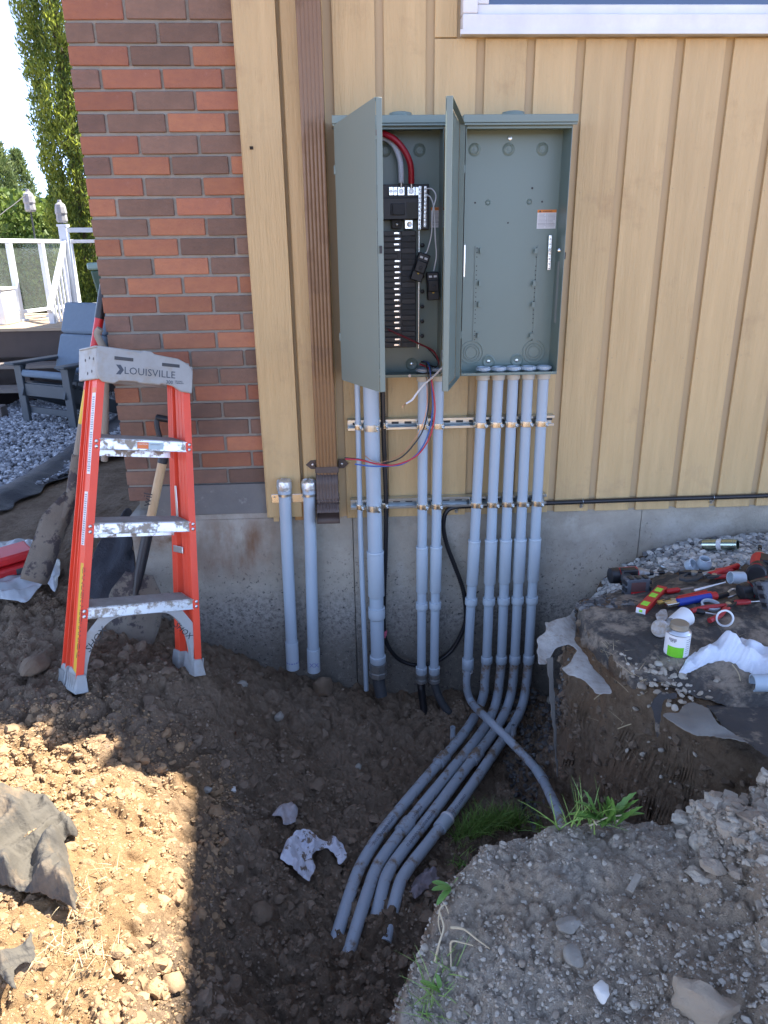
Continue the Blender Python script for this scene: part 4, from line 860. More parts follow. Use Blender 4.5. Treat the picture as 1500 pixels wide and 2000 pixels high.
# ---------------- conduits ----------------
def zoom6(x, y): return 520+x/2.5, 720+y/2.5
def smth(P):
    c = np.array(cat_rom(P, 10))
    for _ in range(28): c[1:-1] = c[1:-1]*.5+(c[:-2]+c[2:])*.25
    return list(c)
def conduit(lab, axis_pts, r, sl=(1068, 1155), cp=(1175, 1189), bell=None, head=True, mats=(pvc, pvc_l), tail=None, tailr=None, group='grey PVC conduits', top=None, cat='conduit', straps=True, coup=(), big=False, tailm=None):
    """axis_pts: world points of the upright run, top to bottom; sl, cp, bell: photo rows of the sleeve, ring and bell"""
    A = [np.array(p, float) for p in axis_pts]; o = thing('conduit', lab, cat, A[-1], group)
    def at(z):
        for p, q in zip(A[:-1], A[1:]):
            if (p[2]-z)*(q[2]-z) <= 0: return p+(q-p)*((z-p[2])/(q[2]-p[2]))
        return A[-1] if z < A[-1][2] else A[0]
    def row(y): zz = onY(A[0][0]*0+800, y, CYY-r)[2]; return at(zz)
    if sl:
        s0, s1_ = row(sl[0]), row(sl[1])
        up = [p for p in A if p[2] > s0[2]]+[s0-EZ*.01]; dn = [s1_+EZ*.01]+[p for p in A if p[2] < s1_[2]]
    else: up = A; dn = None
    MB().tube(up, r, 24).build('pipe', mats[0], o)
    if dn is not None: MB().tube(dn+(tail or []) if tail is None else dn, r*.98, 24).build('pipe', mats[0], o)
    if sl:
        d = (s1_-s0); d /= np.linalg.norm(d); Ls = np.linalg.norm(s1_-s0)
        MB().lathe(s0, d, [(-.0001, r+.0012), (.001, r+.0045), (Ls-.003, r+.0045), (Ls, r+.002)], 24).build('expansion_sleeve', mats[1], o, smooth=60)
        MB().lathe(s0-d*.002, d, [(0, r+.0045), (.0035, r+.006), (.008, r+.006), (.010, r+.0047)], 24).build('sleeve_lip', mats[1], o)
    if cp:
        c0, c1 = row(cp[0]), row(cp[1]); d = (c1-c0); L_ = np.linalg.norm(d); d /= L_
        MB().lathe(c0, d, [(0, r+.001), (.001, r+.0055), (L_*.5, r+.006), (L_*.9, r+.0055), (L_, r+.002)], 24).build('coupling', mats[1], o, smooth=60)
    if bell:
        c0, c1 = row(bell[0]), row(bell[1]); d = (c1-c0); L_ = np.linalg.norm(d); d /= L_
        MB().lathe(c0, d, [(0, r+.0005), (.004, r+.004), (L_*.9, r+.004), (L_, r+.001)], 24).build('bell_end', mats[0], o, smooth=60)
    if tail is not None:
        MB().tube(smth(tail), tailr or r*.98, 24).build('bend', tailm or pvc_d, o)
    if head:
        p = A[0]; MB().lathe((p[0], p[1], ZB-.024), EZ, [(0, r+.0008), (.002, r+.0052), (.021, r+.006), (.0235, r+.006)], 24).build('connector', pvc_yel, o, smooth=60)
        m = MB(); m.lathe((p[0], p[1], ZB+.003), EZ, [(0, r+.001), (.0012, r+.0065), (.006, r+.007), (.007, r+.004)], 12); ln = m.build('locknut', galv, o)
        m = MB(); z0_ = ZB+.012
        m._lathe(np.array((p[0], p[1], z0_)), EZ, [(0, r+.002), (.001, r+.006), (.010, r+.0065), (.013, r+.004), (.013, r-.001), (-.005, r-.003)], 24, 0)
        for k in range(16): a = 2*math.pi*k/16; m.obb((p[0]+math.cos(a)*(r+.0068), p[1]+math.sin(a)*(r+.0068), z0_+.006), ((math.cos(a), math.sin(a), 0), (-math.sin(a), math.cos(a), 0), EZ), (.0010, .0014, .0042))
        m.build('bushing', pvc_l, o, smooth=40)
    if straps:
        for s, z in ((s1, z1_), (s2, z2_)):
            p = at(z); clamp(s, p[0], p[1], r, z, big)
    return o
R1 = .0205
def zoom8(x, y): return 600+x/2.3077, 1300+y/2.3077
def route(pts, lift=0., zf=-.43, end=None):
    out = []
    for i, (x, y) in enumerate(pts):
        px, py = zoom8(x, y); p = onY(px, py, CYY)
        if p[2] < zf+lift: p = onZ(px, py, zf+lift)
        if end and i >= len(pts)-len(end): p = onZ(px, py, end[i-len(pts)+len(end)])
        out.append(p)
    return out
tops = [(942, 932, 914), (972, 963, 950.5), (1001, 992, 979), (1030, 1021, 1005), (1060, 1050, 1032)]
tl = [None, [(800, 60), (797, 130), (770, 200), (735, 265), (680, 340), (600, 432), (480, 572), (340, 742), (258, 870), (215, 960), (180, 1070), (118, 1265)],
      [(868, 60), (856, 150), (828, 230), (780, 312), (650, 470), (500, 652), (385, 800), (316, 900), (282, 990), (242, 1115), (182, 1310)],
      [(928, 60), (916, 145), (880, 240), (810, 345), (700, 482), (560, 672), (430, 835), (362, 935), (336, 1020), (290, 1220)],
      [(990, 60), (978, 150), (945, 245), (862, 362), (740, 545), (612, 715), (505, 850), (430, 950), (404, 1030), (350, 1245)]]
labs = ['grey conduit under the empty panel that crosses over the other four', 'second of the five conduits under the empty panel, outermost bend on the left', 'middle of the five conduits under the empty panel', 'fourth of the five conduits under the empty panel', 'rightmost of the five conduits, entering the panel by its right corner']
for i, (a, b, c) in enumerate(tops):
    yy = 1278-4*i if i == 0 else 1276
    A = [onY(a, 762, CYY), onY(b, 955, CYY), onY((b*335-0+ (c-b)*185)/335 if False else b+(c-b)*.52, 1130, CYY), onY(c, 1295 if i else 1290, CYY)]
    A[0] = A[0]+(A[0]-A[1])*((ZB-.004-A[0][2])/(A[0][2]-A[1][2]))
    if i == 0:
        pts = [(912, 1318), (911, 1345), (921, 1374), (948, 1400), (985, 1436), (1020, 1472), (1048, 1503), (1062, 1525), (1075, 1553), (1088, 1580), (1101, 1612), (1112, 1645)]
        tail = [onY(914, 1300, CYY-.004)]
        for k, (x, y) in enumerate(pts): tail.append(onY(x, y, CYY-.012) if k < 3 else onZ(x, y, [-.30, -.32, -.32, -.30, -.26, -.215, -.16, -.10, -.05][k-3]))
        o = conduit(labs[i], A, R1*.98, sl=(1063, 1150), cp=(1176, 1190), tail=tail, tailr=.0165)
        q = A[-1]; MB().lathe(q+EZ*.012, -EZ, [(0, R1*.98+.001), (.003, R1+.005), (.052, R1+.005), (.060, .018)], 24).build('reducer', pvc, o, smooth=60); MB().lathe(q-EZ*.052, -EZ, [(0, .0225), (.004, .023), (.007, .0175)], 24).build('cement_ring', white, o)
        MB().tube([tail[7]+(tail[8]-tail[7])*.0, tail[7]+(tail[8]-tail[7])*.95], .0185, 20).build('coupling', pvc, o)
    else:
        zf = -.435; ends = [-.44, -.485]
        tail = [A[-1]+EZ*.02]+route(tl[i], zf=zf, end=ends)
        o = conduit(labs[i], A, R1, sl=(1063, 1150-i), cp=(1177, 1191), bell=(1292, 1326), tail=tail, tailr=R1*.98)
        # muddy couplings on the buried run
        for fi, (cx, cy) in {1: [(0, (605, 428))], 2: [(0, (445, 720))], 3: [(0, (745, 412))], 4: [(0, (612, 700))]}[i]:
            p = onZ(*zoom8(cx, cy), zf); j = min(range(1, len(tail)-1), key=lambda k: np.linalg.norm(tail[k]-p)); cc = smth(tail); j = min(range(1, len(cc)-2), key=lambda k: np.linalg.norm(cc[k]-p)); p = cc[j]; d = cc[j+1]-cc[j-1]; d /= np.linalg.norm(d)
            MB().lathe(p-d*.032, d, [(0, R1), (.002, R1+.005), (.062, R1+.005), (.064, R1)], 24).build('coupling', pvc_l if i == 4 else pvc_d, o, smooth=60)
            if i == 4: MB().lathe(p-d*.034, d, [(0, R1+.005), (.002, R1+.0065), (.010, R1+.0065), (.012, R1+.005)], 24).build('coupling_ring', white, o)
    # print along the buried run
    if i in (1, 2, 3, 4):
        cc = smth(tail); d_all = None
        for (sx_, sy_), st_ in {1: [((365, 690), 'SCEPTER RIGID PVC CONDUIT')], 2: [((500, 650), 'RIGID PVC CONDUIT 53')], 3: [((560, 672), 'SCEPTER RIGID PVC CONDUIT 53')], 4: [((690, 600), 'CONDUIT CSA FT4')]}[i]:
            p = onZ(*zoom8(sx_, sy_), zf); j = min(range(2, len(cc)-6), key=lambda k: np.linalg.norm(cc[k]-p)); e = cc[min(j+6, len(cc)-2)]; d = e-cc[j]; d /= np.linalg.norm(d)
            v = CAM-cc[j]; v -= d*(v@d); v /= np.linalg.norm(v); yd = np.cross(v, d); pm = MT.get('pipe_print') or mat('pipe_print', (.11, .12, .17), .6)
            text(st_, .013, cc[j]+v*(R1+.0004)-yd*.004, d, yd, pm, o, ext=.0002)
# pair in the middle
for k, (a, b, c, lab) in enumerate(((826, 825, 823, 'left of the two conduits under the open panel, ending in a steel connector'), (857, 853, 848, 'right of the two conduits under the open panel, ending in a steel connector'))):
    A = [onY(a, 770, CYY), onY(b, 985, CYY), onY((b+c)/2, 1140, CYY), onY(c, 1310, CYY)]; A[0] = A[0]+EZ*(ZB-.004-A[0][2])
    o = conduit(lab, A, .0195, sl=(1072, 1161), cp=(1181, 1195), group='conduits under the open panel')
    p = A[-1]; MB().lathe(p+EZ*.02, -EZ, [(0, .020), (.002, .0245), (.03, .0245), (.033, .022)], 24).build('adapter', pvc_l, o, smooth=60)
    m = MB(); m.lathe(p-EZ*.012, -EZ, [(0, .021), (.002, .0245), (.016, .0245), (.020, .021), (.026, .021), (.028, .026), (.042, .026), (.046, .019)], 12); m.build('steel_connector', dull_metal, o, smooth=20)
    e = [p-EZ*.05, p-EZ*.09+EX*.002*(k*4), p+np.array((.006+.025*k, -.015, -.15)), p+np.array((.01+.055*k, -.03, -.20))]
    cc = cat_rom(e, 14); MB().tube(cc, [.0165+(.0012 if j % 2 else 0) for j in range(len(cc))], 16).build('armoured_cable', black_r if not k else charcoal, o)
# thick one and thin one
A = [onY(724, 745, CYY), onY(728, 900, CYY), onY(731, 1000, CYY), onY(735, 1160, CYY), onY(738, 1292, CYY)]; A[0] = A[0]+EZ*(ZB-.004-A[0][2])
o = conduit('thick grey conduit under the left edge of the open panel', A, .0298, sl=(1080, 1168), cp=(1190, 1212), big=True, group='conduits under the open panel')
p = A[-1]; MB().lathe(p+EZ*.03, -EZ, [(0, .03), (.002, .0345), (.03, .0345), (.034, .031)], 28).build('adapter', pvc_l, o, smooth=60)
m = MB(); m.lathe(p-EZ*.004, -EZ, [(0, .032), (.002, .0385), (.030, .0385), (.034, .035), (.042, .035), (.044, .0395), (.064, .0395), (.070, .034)], 8); m.build('steel_connector', zinc_y if False else dull_metal, o, smooth=25)
MB().tube(cat_rom([p-EZ*.07, p+np.array((.004, -.008, -.11)), p+np.array((.012, -.02, -.16))]), .0265, 20).build('flexible_conduit', charcoal, o)
A = [onY(697.5, 745, CYY+.012), onY(701, 900, CYY+.012), onY(704, 1040, CYY+.012), onY(715.5, 1348, CYY+.012)]; A[0] = A[0]+EZ*(ZB-.004-A[0][2])
conduit('thin grey conduit, slimmest of all, left of the thick one', A, .0105, sl=None, cp=None, head=False, group='conduits under the open panel')
# stub conduits left of the downspout
for k, (pts, lab, xm_) in enumerate((([(556, 962), (561, 1080), (567, 1200), (572, 1305)], 'left of two short conduit stubs beside the downspout, taped top', 0), ([(604, 962), (607, 1080), (610, 1200), (613, 1310)], 'right of two short conduit stubs, its taped top against the downspout', 1))):
    A = [onY(x, y, -.055) for x, y in pts]; o = thing('conduit', lab, 'conduit', A[-1], 'conduit stubs left of the downspout'); r = .0245
    MB().tube(A, r, 24).build('pipe', pvc, o)
    c0 = A[-1]+(A[-2]-A[-1])*(.5 if k == 0 else .4); MB().tube([c0, A[-1]], r+.0035, 24).build('bell_end', pvc_l, o)
    MB().tube([A[0]-EZ*.004, A[0]+EZ*.035], r+.0025, 24).build('collar', pvc, o)
    m = MB(); n = 26
    for j, (t, rr) in enumerate([(.018, r+.004), (.03, r+.006), (.04, r+.006), (.05, r+.004), (.054, r*.6), (.055, .001)]): pass
    rings_ = []
    for t, rr in [(.014, r+.0035), (.026, r+.005), (.038, r+.004), (.048, r+.003), (.053, r*.75), (.055, .002)]:
        rings_.append([A[0]+np.array((math.cos(2*math.pi*q/n), math.sin(2*math.pi*q/n), 0))*rr*(1+.10*random.random())+EZ*(t+.007*(random.random()-.5)) for q in range(n)])
    loft(m, rings_); m.build('foil_cap', foil, o, smooth=25)
    MB()._lathe(A[0]-EZ*.012, EZ, [(0, r+.001), (.0, r+.003), (.010, r+.003), (.010, r+.001)], 24, 0).build('strap_ring', galv, o)
    if k == 0: MB().lathe(c0+(A[-1]-c0)*.7, (A[-1]-A[-2]), [(0, r+.0038), (.006, r+.0038)], 16).build('ink_mark', MT.get('pen_blue') or mat('pen_blue', (.22, .25, .5), .6), o)
    else:
        q = c0+(A[-1]-c0)*.62; text('XX', .03, q+np.array((-.018, -r-.0045, -.008)), EX, EZ, MT.get('pen_blue') or mat('pen_blue', (.16, .18, .5), .6), o)
a = onY(560, 966, -.022)
wb = thing('mounting_block', 'orange brown wood block behind the two conduit stubs', 'wood block', onY(590, 1000, -.02))
p0, p1 = onY(573, 948, -.01), onY(606, 1013, -.01); MB().box(p0[0], p1[0]+.01, -.024, .008, p1[2], p0[2]).build('block', raw_wood, wb, bevel=.002)
p0, p1 = onY(541, 967, -.02), onY(600, 975, -.02); m = MB().box(onY(530, 970, -.03)[0], p1[0], -.030, -.0265, p1[2]-.010, p0[2]+.006); q = m.build('strap', zinc_y, wb, bevel=.003)
for x in (536, 590): MB().lathe(onY(x, 971, -.0305), (0, -1, 0), [(0, .0045), (.002, .004)], 10).build('screw', steel, q)
p0, p1 = onY(531, 940, 0), onY(545, 1018, 0)
MB().box(p0[0], p1[0]+.004, -.026, -.004, fz-.002, fz+.09).build('wood_end', paint, wb, bevel=.001)

# ---------------- black armoured cables ----------------
def corr(pts, r, step=.0035):
    cc = cat_rom(pts, 16); L_ = [0]
    for a, b in zip(cc[:-1], cc[1:]): L_.append(L_[-1]+np.linalg.norm(b-a))
    n = int(L_[-1]/step); cc = np.array(cc); S = np.linspace(0, L_[-1], n); P = np.stack([np.interp(S, L_, cc[:, k]) for k in range(3)], 1)
    return list(P), [r*(1+.20*(j % 2)) for j in range(n)]
cb = thing('cable', 'black corrugated cable looping under the open panel, then running right along the wall', 'cable', onY(752, 1000, -.03))
P = [onY(747, 745, -.055), onY(748, 800, -.055), onY(751, 900, -.055), onY(754, 985, -.055), onY(753, 1080, -.05), onY(750, 1160, -.045), onY(750, 1230, -.045), onY(758, 1262, -.045), onY(780, 1288, -.04), onY(812, 1299, -.04), onY(848, 1294, -.035), onY(882, 1270, -.03), onY(905, 1228, -.03), onY(910, 1195, -.03), onY(904, 1150, -.03), onY(888, 1105, -.03), onY(873, 1065, -.03), onY(866, 1030, -.035), onY(870, 1003, -.04), onY(886, 991, -.035), onY(930, 988, -.02), onY(1000, 985, -.018), onY(1100, 981.5, -.016), onY(1250, 976, -.016), onY(1400, 971.5, -.016), onY(1560, 966, -.016)]
pp, rr = corr(P, .0085, .0050); MB().tube(pp, rr, 10).build('jacket', black_r, cb, smooth=60)
pk = MB().tube(cat_rom([onY(752, 1232, -.046), onY(750, 1244, -.046)]), .0102, 12).build('pink_band', MT.get('pink') or mat('pink', (.6, .12, .2), .5), cb)
for x, y in ((892, 990), (1137, 980), (1392, 972)):
    p = onY(x, y, -.016); m = MB(); 
    for i in range(9):
        a0, a1_ = math.pi*i/9, math.pi*(i+1)/9; m.bar((p[0], p[1]-math.sin(a0)*.0105, p[2]+math.cos(a0)*.0105), (p[0], p[1]-math.sin(a1_)*.0105, p[2]+math.cos(a1_)*.0105), .011, .0016, up=EX)
    m.box(p[0]-.0055, p[0]+.0055, -.010, -.0005, p[2]-.028, p[2]-.010); c = m.build('clip', galv, cb); MB().lathe((p[0], -.0105, p[2]-.020), (0, -1, 0), [(0, .004), (.002, .003)], 10).build('nail', steel, c)
for s, z in ((s1, z1_), (s2, z2_)):
    xx = onY(751, 833 if s is s1 else 985, -.055)[0]; clamp(s, xx, -.052, .0095, z)
# ---------------- step ladder ----------------
def rotm(rx, ry, rz):
    cx, sx, cy, sy, cz, sz = math.cos(rx), math.sin(rx), math.cos(ry), math.sin(ry), math.cos(rz), math.sin(rz)
    return np.array([[cz, -sz, 0], [sz, cz, 0], [0, 0, 1]])@np.array([[cy, 0, sy], [0, 1, 0], [-sy, 0, cy]])@np.array([[1, 0, 0], [0, cx, -sx], [0, sx, cx]])
LR = rotm(-.198, .196, .55); LT = np.array((-.755, -.545, .138))
lx, lyv, lz = LR[:, 0], LR[:, 1], LR[:, 2]
lyv = lyv*math.cos(.13)-lx*math.sin(.13)
def LP(x, y, s): return lx*x+lyv*y+lz*s+LT
lad = thing('step_ladder', 'orange fibreglass step ladder with muddy aluminium steps leaning at the brick corner', 'ladder', LT-EZ*.05)
hw = lambda s: .194-.062*s

def rail(side, y0, y1, s0, s1_, inset=0., lean=0.):
    m = MB(); n = 2; 
    a = (s1_-s0)
    def quad(xa, xb, ya, yb):        # box between two heights, following the taper
        V = []
        for s in (s0, s1_):
            for (xx, yy) in ((xa, ya), (xb, ya), (xb, yb), (xa, yb)):
                V.append(LP(side*(hw(s)-inset+xx), yy+lean*(1-(s-s0)/a), s))
        m.add(V, [(0, 1, 2, 3), (7, 6, 5, 4), (0, 4, 5, 1), (1, 5, 6, 2), (2, 6, 7, 3), (3, 7, 4, 0)])
    quad(.0, .0245, y0, y0+.004); quad(.0, .0245, y1-.004, y1); quad(.0, .0035, y0+.0042, y1-.0042)
    w_ = (y1-y0); quad(-.0012, -.0002, y0+w_*.3, y0+w_*.34); quad(-.0012, -.0002, y0+w_*.66, y0+w_*.7)
    return m
rails = {}
for sd_, nm in ((-1, 'l'), (1, 'r')):
    rails[sd_] = rail(sd_, 0, .062, -.055, 1.02).build('front_rail', orange, lad, bevel=.0006)
    rail(sd_, .074, .112, -.045, .99, .004, .035).build('rear_rail', orange, lad, bevel=.0006)
# steps
for k in range(3):
    s = .173+.285*k; w_ = hw(s)-.001; sl = LR[:, 2]
    lh = lyv*1.0; lh[2] = 0; lh /= np.linalg.norm(lh); tread_n = np.cross(lx, lh); tread_n /= np.linalg.norm(tread_n); tread_z = 0; S0_ = LP(0, .002, s+.036)
    m = MB(); c = LP(0, .002, s+.018); m.obb(c, (lx, lyv, lz), (w_+.004, .0015, .018))
    m.obb(S0_+lh*.040, (lx, lh, tread_n), (w_, .0400, .0015)); m.obb(S0_+lh*.0800-EZ*.011, (lx, lh, tread_n), (w_, .0013, .011))
    m.obb(LP(0, -.0005, s+.0012), (lx, lyv, lz), (w_+.003, .003, .0012)); m.obb(LP(0, -.0005, s+.0348), (lx, lyv, lz), (w_+.003, .003, .0014))
    st = m.build('step', alum, lad, bevel=.0008); hz_ = tread_z
    m = MB()
    for q in range(6): m.obb(S0_+lh*(.008+.0132*q)+tread_n*.0020, (lx, lh, tread_n), (w_-.006, .0048, .0009))
    m.build('tread', tread_mud, st)
    for sd_ in (-1, 1):
        for dz in (.009, .027): MB().lathe(LP(sd_*(hw(s)+.012), -.0006, s+dz), -lyv, [(0, .0062), (.002, .0058), (.0038, .003), (.004, .0005)], 12).build('rivet', alum_c, st)
    if k == 2:
        lb = MB().obb(LP(.02, -.0011, s+.018), (lx, lyv, lz), (.046, .0008, .012)).build('sticker', mat('sticker_blue', (.45, .58, .62), .5), st, smooth=0)
        MB().obb(LP(-.006, -.0021, s+.018), (lx, lyv, lz), (.019, .0006, .011)).build('sticker_panel', mat('sticker_orange', (.75, .2, .05), .5), lb, smooth=0)
        text('CAUTION', .007, LP(-.022, -.003, s+.020), lx, lz, white, lb, ext=.0002); text('SAFETY FIRST', .0058, LP(.018, -.0026, s+.020), lx, lz, MT.get('print_grey'), lb, ext=.0002)
    # rear brace
    MB().obb(LP(0, .105, s-.012), (lx, lyv, lz), (hw(s)-.006, .0015, .011)).build('rear_brace', alum, lad, bevel=.0006)
# curved corner braces under the lowest step
for sd_ in (-1, 1):
    outer = []; inner = []
    for i in range(11):
        t = i/10; a = t*math.pi/2
        outer.append((hw(0)-.001, 0) if False else None)
    A_ = []; s_lo, s_hi = -.045, .171; xo = hw(0)-.002
    for i in range(13):
        a = math.pi/2*i/12; A_.append((xo-.135*(1-math.cos(a)) if False else xo-.128*(math.sin(a))**1.0*1.0, 0))
    # inner arc from the rail foot up to under the step
    arc = [(xo-.006-.118*(1-math.cos(math.pi/2*i/12)), s_lo+(s_hi-s_lo)*math.sin(math.pi/2*i/12)) for i in range(13)]
    arc_out = [(xo, s_lo)]+[(xo, s_lo+.09), (xo-.001, s_hi-.05), (xo-.045, s_hi-.002)]
    poly = [(p[0], p[1]) for p in arc]+[(xo-.045, s_hi)]+[(xo-.001, s_hi-.055), (xo, s_lo)]
    poly = [LP(sd_*x_, .006, s_) for x_, s_ in poly]
    br = MB().prism(poly, lyv*.003).build('corner_brace', grey_pl, lad, smooth=30)
    m = MB()
    for a_, b_ in zip(arc[:-1], arc[1:]): m.bar(LP(sd_*a_[0], .014, a_[1]), LP(sd_*b_[0], .014, b_[1]), .018, .002, up=lyv) if False else m.obb((LP(sd_*a_[0], .016, a_[1])+LP(sd_*b_[0], .016, b_[1]))/2, (LP(sd_*b_[0], 0, b_[1])-LP(sd_*a_[0], 0, a_[1]), lyv, np.cross(LP(sd_*b_[0], 0, b_[1])-LP(sd_*a_[0], 0, a_[1]), lyv)), (np.linalg.norm(LP(sd_*b_[0], 0, b_[1])-LP(sd_*a_[0], 0, a_[1]))/2+.001, .010, .001))
    m.build('brace_flange', grey_pl, br)
    if sd_ < 0: text('SHOX', .034, LP(-xo+.016, .0050, .055), lx*.62+lz*.78, lz*.62-lx*.78, black, br, shear=.2)
    else: text('SHOX', .030, LP(xo-.078, .0050, .118), lx*.72-lz*.69, lz*.72+lx*.69, black, br, shear=.2)
    MB().lathe(LP(sd_*(hw(-.03)+.012), -.0006, -.028), -lyv, [(0, .0075), (.002, .007), (.004, .003), (.0042, .0005)], 12).build('rivet', alum_c, rails[sd_])
    # feet
    for y0_, y1_, so, nm_ in ((-.006, .064, 0, 'foot'), (.108, .150, .010, 'rear_foot')):
        V = []; x0_ = hw(0)-(.002 if y0_ < 0 else .006)
        for s_, g_, ox in ((.005, 0, 0), (-.075, .012, .0)):
            for xx, yy in ((x0_-.003-g_*.4, y0_-g_), (x0_+.026+g_, y0_-g_), (x0_+.026+g_, y1_+g_), (x0_-.003-g_*.4, y1_+g_)): V.append(LP(sd_*xx, yy, s_-so-(.022 if s_ > 0 and yy < (y0_+y1_)/2 and y0_ < 0 else 0)))
        f = MB().add(V, [(0, 1, 2, 3), (7, 6, 5, 4), (0, 4, 5, 1), (1, 5, 6, 2), (2, 6, 7, 3), (3, 7, 4, 0)]).build(nm_, grey_pl, lad, bevel=.003)
        m = MB(); 
        for q in range(4): yy = y0_+(y1_-y0_)*(q+.5)/4; m.obb(LP(sd_*(x0_+.034), yy, -.04-so), (lx, lyv, lz), (.0022, .002, .026))
        m.build('foot_rib', grey_pl, f)
# top cap
cap = []
fc_ = [(-.168, 1.082), (-.172, 1.0), (-.166, .978), (-.150, .966), (-.112, .962), (-.094, .973), (-.03, .976), (-.024, .971), (.052, .971), (.058, .976), (.100, .972), (.132, .955), (.176, .951), (.178, 1.03), (.160, 1.052), (.120, 1.068), (.03, 1.074), (.022, 1.082), (-.012, 1.082), (-.02, 1.075), (-.10, 1.080)]
fc_ = [(x_*.94-.004, s_) for x_, s_ in fc_]
V = [LP(x_, -.014, s_) for x_, s_ in fc_]
m = MB().prism(V, lyv*.012)
m.obb(LP(-.160, .065, 1.025), (lx, lyv, lz), (.006, .075, .052)); m.obb(LP(.158, .065, 1.0), (lx, lyv, lz), (.006, .075, .045))
tp = [LP(-.17, -.010, 1.082), LP(0, -.010, 1.080), LP(.152, -.010, 1.055), LP(.152, .13, 1.055), LP(0, .13, 1.080), LP(-.17, .13, 1.082)]
m.prism(tp, -lz*.008); m.obb(LP(0, .136, 1.02), (lx, lyv, lz), (.155, .004, .045))
cp_ = m.build('top_cap', grey_pl, lad, bevel=.004)
for x_, s_ in ((-.078, 1.047), (.082, 1.042)): MB().obb(LP(x_, -.0145, s_), (lx, lyv, lz), (.031, .0012, .0055)).build('cap_slot', charcoal, cp_, bevel=.001)
for i, (y_, s_) in enumerate(((.012, 1.04), (.045, 1.045), (.08, 1.04), (.025, 1.0), (.06, .995))): MB().lathe(LP(-.1662, y_, s_), -lx, [(0, .005), (.0008, .005)], 10).build('cap_hole', charcoal, cp_)
ink = MT.get('cap_ink') or mat('cap_ink', (.06, .075, .10), .6)
text('LOUISVILLE', .034, LP(-.078, -.0146, .998), lx, lz, ink, cp_, spacing=1.03)
text('300', .017, LP(.065, -.0146, .978), lx, lz, ink, cp_); text('LB LOAD\nCAPACITY', .0065, LP(.098, -.0146, .987), lx, lz, ink, cp_)
for q in range(2):
    m = MB(); x_ = -.104+.008*q
    m.prism([LP(x_, -.0145, 1.026), LP(x_+.007, -.0145, 1.026), LP(x_+.022-.004*q, -.0145, 1.010), LP(x_+.007, -.0145, .994), LP(x_, -.0145, .994), LP(x_+.012, -.0145, 1.010)], -lyv*.0006); m.build('chevron', ink, cp_, smooth=0)
# stickers down the left rails (outer web)
def rail_sheet(ya, yb, sa, sb, m_, nm_, rows=0, tx=None):
    s_m = (sa+sb)/2; xx = lambda s: -(hw(s)+.0248)
    P_ = [LP(xx(sa), ya, sa), LP(xx(sa), yb, sa), LP(xx(sb), yb, sb), LP(xx(sb), ya, sb)]
    f = MB().prism([LP(-(hw(sa)+.0250), -.0012, sa) if False else p for p in P_], -lx*.0008).build(nm_, m_, lad, smooth=0)
    return f
def flange_sheet(side, xa, xb, sa, sb, m_, nm_):
    """a sticker on the inner web side seen from the front"""
    return MB().prism([LP(side*(hw(sa)+xa), -.0004, sa), LP(side*(hw(sa)+xb), -.0004, sa), LP(side*(hw(sb)+xb), -.0004, sb), LP(side*(hw(sb)+xa), -.0004, sb)], -lyv*.0006).build(nm_, m_, lad, smooth=0)
# the web of a fibreglass rail faces outward here, so close it with a narrow outer lip that carries the stickers
for (y0_, y1_) in ((.0045, .0575),):
    V = [LP(-(hw(s)+.0205), y, s) for s in (-.05, 1.0) for y in (y0_, y1_)]+[LP(-(hw(s)+.0175), y, s) for s in (-.05, 1.0) for y in (y0_, y1_)]
    MB().add(V, [(0, 1, 3, 2), (4, 6, 7, 5), (0, 4, 5, 1), (2, 3, 7, 6), (0, 2, 6, 4), (1, 5, 7, 3)]).build('rail_web', orange, lad)
def web_sheet(ya, yb, sa, sb, m_, nm_): return MB().prism([LP(-(hw(sa)+.0207), ya, sa), LP(-(hw(sa)+.0207), yb, sa), LP(-(hw(sb)+.0207), yb, sb), LP(-(hw(sb)+.0207), ya, sb)], -lx*.0008).build(nm_, m_, lad, smooth=0)
yl = web_sheet(.010, .036, -.03, .36, yellow, 'name_sticker')
text('CANUCK MECHANICAL', .030, LP(-(hw(.35)+.0219), .016, .352), LP(-(hw(0)), 0, 0)-LP(-(hw(1)), 0, 1), lyv*-1 if False else -lyv, black, yl, ext=.0003, spacing=.95)
w1_ = web_sheet(.020, .046, .42, .60, white, 'warning_sticker'); w2_ = web_sheet(.012, .040, .66, .93, white, 'warning_sticker')
for par, s_a, s_b, y_a, y_b in ((w1_, .425, .595, .022, .044), (w2_, .67, .80, .014, .038), (w2_, .81, .92, .014, .038)):
    m = MB(); s_ = s_a
    while s_ < s_b: m.obb(LP(-(hw(s_)+.0218), (y_a+y_b)/2, s_), (lx, lyv, lz), (.0003, (y_b-y_a)/2*random.uniform(.5, .95), .0022)); s_ += .0075
    m.build('print', MT.get('print_grey'), par, smooth=0)
MB().obb(LP(-(hw(.95)+.0222), .026, .935), (lx, lyv, lz), (.0004, .014, .012)).build('sticker_panel', MT['sticker_orange'], w2_, smooth=0)
# spreader on the right
MB().bar(LP(hw(.5)-.008, .070, .50), LP(hw(.62)-.010, .070, .62), .003, .014, up=lyv).build('spreader', alum_c, lad, bevel=.001)
MB().obb(LP(hw(.35)-.008, .080, .385), (lx, lyv, lz), (.0022, .035, .012)).build('rail_clip', galv, lad, bevel=.001)

